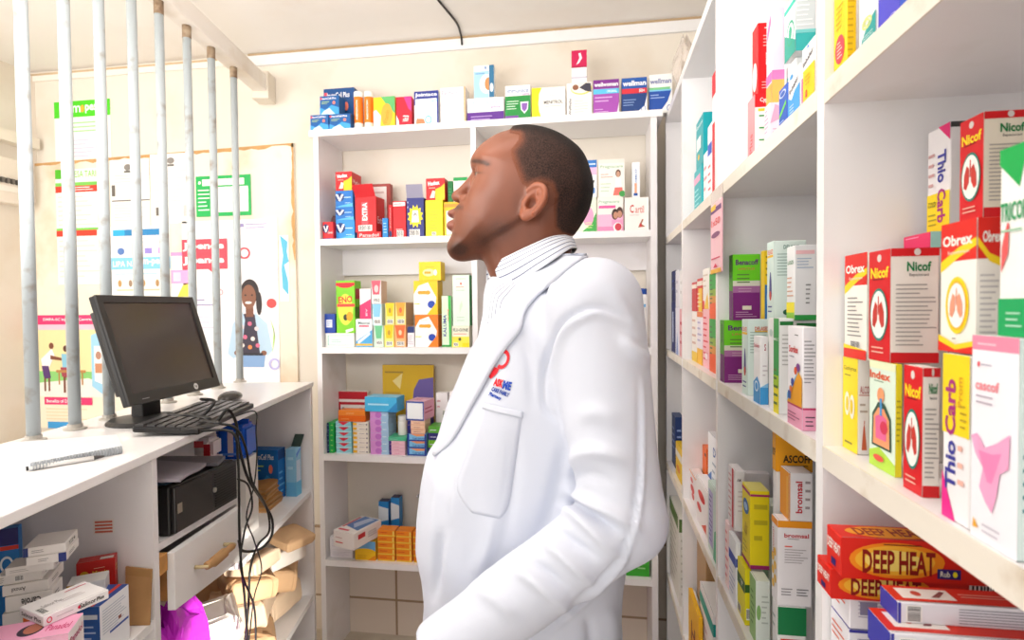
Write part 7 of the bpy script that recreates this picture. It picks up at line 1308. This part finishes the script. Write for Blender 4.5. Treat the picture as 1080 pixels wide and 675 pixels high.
nz_ = np.sin(V[:, 0]*31+V[:, 2]*17)*np.sin(V[:, 1]*23-V[:, 2]*19+1.3)*np.sin(V[:, 2]*11+V[:, 0]*9+.5)
D += .0022*nz_
V = V+N*D[:, None]; V = relax(V, Fq, 1, .35)
M_coat = bpy.data.materials.new('white_cotton'); M_coat.use_nodes = True; nt = M_coat.node_tree; b = nt.nodes['Principled BSDF']; b.inputs['Base Color'].default_value = lin('#d3d7e3')+(1,); b.inputs['Roughness'].default_value = .85; b.inputs['Specular IOR Level'].default_value = .15
tc = nt.nodes.new('ShaderNodeTexCoord'); n3 = nt.nodes.new('ShaderNodeTexNoise'); n3.inputs['Scale'].default_value = 900; nt.links.new(tc.outputs['Object'], n3.inputs['Vector'])
n4 = nt.nodes.new('ShaderNodeTexNoise'); n4.inputs['Scale'].default_value = 16; n4.inputs['Detail'].default_value = 3; nt.links.new(tc.outputs['Object'], n4.inputs['Vector'])
bp = nt.nodes.new('ShaderNodeBump'); bp.inputs['Strength'].default_value = .15; bp.inputs['Distance'].default_value = .0006; nt.links.new(n3.outputs['Fac'], bp.inputs['Height'])
bp2 = nt.nodes.new('ShaderNodeBump'); bp2.inputs['Strength'].default_value = .25; bp2.inputs['Distance'].default_value = .006; nt.links.new(n4.outputs['Fac'], bp2.inputs['Height']); nt.links.new(bp.outputs['Normal'], bp2.inputs['Normal']); nt.links.new(bp2.outputs['Normal'], b.inputs['Normal'])
coat_o = mesh_obj('lab_coat', V, Fq, M_coat, person)
tree = BVHTree.FromPolygons([tuple(v) for v in V], [tuple(map(int, f)) for f in Fq])
def land(px, py, off, guessY=.90, tr=None):
    tr = tr or tree; d = Vector(ray(px, py)).normalized(); hit = tr.ray_cast(Vector((0, 0, H)), d)
    if hit[0] is not None and hit[0][1] < YH+.03: return np.array(hit[0])+np.array(hit[1])*off
    g = atY(px, py, guessY); h2 = tr.find_nearest(Vector(g)); return np.array(h2[0])+np.array(h2[1])*off
def resample(pts, n):
    P = np.array(smooth_path([(a, b, 0) for a, b in pts], 8))[:, :2]; s = np.concatenate([[0], np.cumsum(np.hypot(*np.diff(P, axis=0).T))]); t = np.linspace(0, s[-1], n); return np.stack([np.interp(t, s, P[:, 0]), np.interp(t, s, P[:, 1])], 1)
def drape(name, A, B, n, m, off, th, mt, parent, edge=0, mirror=False, smooth_n=2, tr=None):
    A = resample(A, n); B = resample(B, n); P = np.zeros((n, m, 3))
    for i in range(n):
        for j in range(m):
            t = j/(m-1); u = A[i]*(1-t)+B[i]*t; P[i, j] = land(u[0], u[1], off+edge*math.sin(PI*t)**.5, .90, tr)
    for _ in range(smooth_n):
        Q = P.copy(); Q[1:-1, :] = (P[:-2, :]+P[2:, :]+2*P[1:-1, :])/4; P = Q; Q = P.copy(); Q[:, 1:-1] = (P[:, :-2]+P[:, 2:]+2*P[:, 1:-1])/4; P = Q
    if mirror: P = P.copy(); P[..., 1] = 2*YH-P[..., 1]
    top = P.reshape(-1, 3); gx = np.gradient(P, axis=0); gy = np.gradient(P, axis=1); nn = np.cross(gx, gy); nn /= np.maximum(np.linalg.norm(nn, axis=2), 1e-9)[..., None]
    sgn = 1 if ((nn*(P-np.array([0, 0, H]))).sum(2).mean() < 0) != mirror else -1
    bot = (P-nn*sgn*th).reshape(-1, 3); k = n*m; F2 = []
    for i in range(n-1):
        for j in range(m-1):
            a = i*m+j; F2 += [(a, a+1, a+m+1, a+m), (k+a, k+a+m, k+a+m+1, k+a+1)]
    for i in range(n-1): F2 += [(i*m, (i+1)*m, k+(i+1)*m, k+i*m), (i*m+m-1, k+i*m+m-1, k+(i+1)*m+m-1, (i+1)*m+m-1)]
    for j in range(m-1): F2 += [(j, k+j, k+j+1, j+1), ((n-1)*m+j, (n-1)*m+j+1, k+(n-1)*m+j+1, k+(n-1)*m+j)]
    return mesh_obj(name, np.concatenate([top, bot]), F2, mt, parent)
LA = [(605, 252), (594, 259), (583, 267), (568, 278.5), (553, 293), (538, 314), (527, 330), (519, 339), (512, 349), (503, 362.5), (494.5, 378), (478.5, 420), (466, 458), (459, 478)]
LB = [(615, 273), (607, 278), (597, 286), (584, 298), (570, 311), (558, 324), (552.5, 334), (551.5, 347), (546, 355), (538, 364), (522, 387), (498, 431), (478, 466), (460.5, 482)]
lap = drape('lapel', LA, LB, 60, 10, .0045, .004, M_coat, coat_o, .002, tr=tree_u)
drape('lapel', LA, LB, 60, 10, .0045, .004, M_coat, coat_o, .002, mirror=True, tr=tree_u)
drape('chest_pocket', [(511, 426), (500, 458), (488, 492), (481, 513), (489, 530), (498, 541)], [(551, 436), (547, 465), (542, 500), (537, 532), (532, 542), (527, 547)], 24, 10, .0008, .0012, M_coat, coat_o)
drape('pocket_hem', [(511, 424), (524, 428), (538, 431), (552, 434)], [(509, 431), (522.5, 435), (537, 438), (551, 441)], 16, 4, .0020, .0012, M_coat, coat_o)
# printed emblem and lettering on the chest
def print_px(name, V2, F2, c):
    mt = mat(c, .7); P = np.array([land(a, b_, .0012) for a, b_ in V2]); return mesh_obj(name, P, F2, mt, coat_o, smooth=False)
def line_px(name, t, cx_, cy_, w, h, slope, c, parts_=None):
    v, f, asp = text_mesh(t, .05); a = math.radians(slope); q_ = (v-.5)*np.array([w, -h]); X = cx_+q_[:, 0]*math.cos(a)-q_[:, 1]*math.sin(a); Y = cy_+q_[:, 0]*math.sin(a)+q_[:, 1]*math.cos(a)
    return print_px(name, np.stack([X, Y], 1), f, c)
line_px('coat_print', 'ASK', 526.2, 403.8, 10, 8.6, 14, '#e8202c'); line_px('coat_print', 'ME', 535.2, 406.6, 9.0, 9.2, 14, '#1f48b0')
line_px('coat_print', 'CARE FAMILY', 528.2, 413.4, 19.5, 4.6, 21, '#1f3f9a'); line_px('coat_print', 'Pharmacy', 522.6, 418.2, 13.5, 5.0, 24, '#1f48b0')
ring = []; n = 26
for r_ in (1, .62):
    for i in range(n+1):
        a = math.radians(-100+i*215/n); X = 7.0*r_*math.cos(a); Y = 11.0*r_*math.sin(a); ring.append((530.5+X*.95-Y*.30, 379.0+X*.28+Y*.92))
print_px('coat_emblem', ring, [(i, i+1, n+2+i, n+1+i) for i in range(n)], '#ea2430')
print_px('coat_emblem', [(522, 387), (527, 389), (524.5, 394), (518, 400), (516, 397)], [(0, 1, 2, 3, 4)], '#ea2430')
# ---------------------------------------------------------------- shirt
M_shirt = bpy.data.materials.new('striped_shirt'); M_shirt.use_nodes = True; nt = M_shirt.node_tree; b = nt.nodes['Principled BSDF']; b.inputs['Roughness'].default_value = .8
at = nt.nodes.new('ShaderNodeAttribute'); at.attribute_name = 'stripe'; fr_ = nt.nodes.new('ShaderNodeMath'); fr_.operation = 'FRACT'; nt.links.new(at.outputs['Fac'], fr_.inputs[0])
cr = nt.nodes.new('ShaderNodeValToRGB'); cr.color_ramp.interpolation = 'CONSTANT'; e0_ = cr.color_ramp.elements; e0_[0].position = 0; e0_[0].color = lin('#eef1f7')+(1,); e0_[1].position = .40; e0_[1].color = lin('#5f6686')+(1,)
x_ = e0_.new(.58); x_.color = lin('#e4eaf5')+(1,)
nt.links.new(fr_.outputs[0], cr.inputs['Fac']); nt.links.new(cr.outputs['Color'], b.inputs['Base Color'])
shirt = np.maximum(tor+.004+.012*sst((1.29-G[2])/.05), np.maximum(1.10-G[2], np.zeros_like(tor)-1))
SV, SFq = surface_nets(shirt, clo, ch); SV = relax(SV, SFq, 3, .5)
shirt_o = mesh_obj('shirt', SV, SFq, M_shirt, person, {'stripe': np.arctan2(SV[:, 1]-YH, -(SV[:, 0]+.085))*.135/.0095+.1})
def loft(name, rows, attr, parent, th=.0022, n=48):
    """rows of 3D points swept into a cloth band, mirrored to the far side"""
    R3 = []
    for r_ in rows:
        P = np.array(smooth_path(r_, 8)); fq = P*np.array([1, -1, 1])+np.array([0, 2*YH, 0]); fq[:, 0] -= .008*np.clip(1-np.arange(len(P))/(.4*len(P)), 0, 1); fq[:, 2] -= .004*np.clip(1-np.arange(len(P))/(.4*len(P)), 0, 1); P = np.concatenate([P, fq[::-1][1:]])
        s_ = np.concatenate([[0], np.cumsum(np.linalg.norm(np.diff(P, axis=0), axis=1))]); t_ = np.linspace(0, s_[-1], n); R3.append(np.stack([np.interp(t_, s_, P[:, k]) for k in range(3)], 1))
    P = np.stack(R3, 1); m = P.shape[1]; sub_ = 5; Q = [];A_ = []
    for j in range(m-1):
        for k in range(sub_): Q.append(P[:, j]*(1-k/sub_)+P[:, j+1]*k/sub_); A_.append(attr[j]*(1-k/sub_)+attr[j+1]*k/sub_)
    Q.append(P[:, -1]); A_.append(attr[-1]); P = np.stack(Q, 1); m = P.shape[1]
    gx = np.gradient(P, axis=0); gy = np.gradient(P, axis=1); nn = np.cross(gx, gy); nn /= np.maximum(np.linalg.norm(nn, axis=2), 1e-9)[..., None]
    top = P.reshape(-1, 3); bot = (P+nn*th).reshape(-1, 3); k = n*m; F2 = []
    for i in range(n-1):
        for j in range(m-1): a = i*m+j; F2 += [(a, a+1, a+m+1, a+m), (k+a, k+a+m, k+a+m+1, k+a+1)]
    for i in range(n-1): F2 += [(i*m, (i+1)*m, k+(i+1)*m, k+i*m), (i*m+m-1, k+i*m+m-1, k+(i+1)*m+m-1, (i+1)*m+m-1)]
    for j in range(m-1): F2 += [(j, k+j, k+j+1, j+1), ((n-1)*m+j, (n-1)*m+j+1, k+(n-1)*m+j+1, k+(n-1)*m+j)]
    return mesh_obj(name, np.concatenate([top, bot]), F2, M_shirt, parent, {'stripe': np.tile(np.tile(np.array(A_), n), 2)})
def cp(px, py, y): p = atY(px, py, YH-y); return (p[0], YH-y, p[2])
topc = [cp(521, 277.5, .038), cp(528, 273.5, .052), cp(540, 267.5, .063), cp(560, 258, .067), cp(580, 249.5, .058), cp(595, 247.5, .036), cp(603.5, 248, .004)]
midc = [cp(522.5, 287, .044), cp(531, 284, .062), cp(545, 277, .073), cp(562, 268, .076), cp(582, 258, .068), cp(598, 252, .042), cp(606, 253, .004)]
botc = [cp(528.5, 308, .060), cp(538, 304, .074), cp(552, 296, .083), cp(568, 284, .090), cp(586, 272, .080), cp(602, 262, .048), cp(609, 262, .004)]
loft('collar', [topc, midc, botc], [0, 2.6, 5.4], shirt_o)
stand = [cp(515, 282, .012), cp(522, 279, .034), cp(542, 270, .058), cp(560, 262, .0605), cp(580, 253, .0545), cp(595, 250, .033), cp(601, 251, .004)]
stand2 = [cp(514.5, 300, .012), cp(522, 299, .040), cp(542, 292, .062), cp(560, 284, .067), cp(580, 273, .06), cp(595, 266, .036), cp(602, 266, .004)]
loft('collar_stand', [stand, stand2], [0, 2.2], shirt_o)
# ---------------------------------------------------------------- trousers and shoes (below the frame)
tlo, thi = np.array([-.34, .72, .07]), np.array([.10, 1.18, .98]); Gt, _ = grid(tlo, thi, .011)
tr = ell(Gt, (-.11, YH, .90), (.125, .155, .13))
for s in (-1, 1): tr = smin(tr, np.minimum(cap(Gt, (-.11, YH+s*.085, .86), (-.115, YH+s*.095, .48), .088, .066), cap(Gt, (-.115, YH+s*.095, .48), (-.09, YH+s*.10, .09), .066, .052)), .03)
tr = np.maximum(tr, .085-Gt[2]); TV, TF = surface_nets(tr, tlo, .011); mesh_obj('trousers', relax(TV, TF, 2), TF, mat('#2c2f3a', .8, bump=.2), person)
for s in (-1, 1):
    slo, shi = np.array([-.30, YH+s*.10-.07, -.01]), np.array([.02, YH+s*.10+.07, .15]); Gs, _ = grid(slo, shi, .006)
    sh_ = smin(cap(Gs, (-.09, YH+s*.10, .10), (-.08, YH+s*.10, .055), .045, .045), cap(Gs, (-.06, YH+s*.10, .04), (-.215, YH+s*.105, .033), .046, .040), .03)
    sh_ = np.maximum(np.maximum(sh_, .001-Gs[2]), Gs[2]-.125); XV, XF_ = surface_nets(sh_, slo, .006); mesh_obj('shoe', relax(XV, XF_, 2), XF_, mat('#1c1816', .35), person)
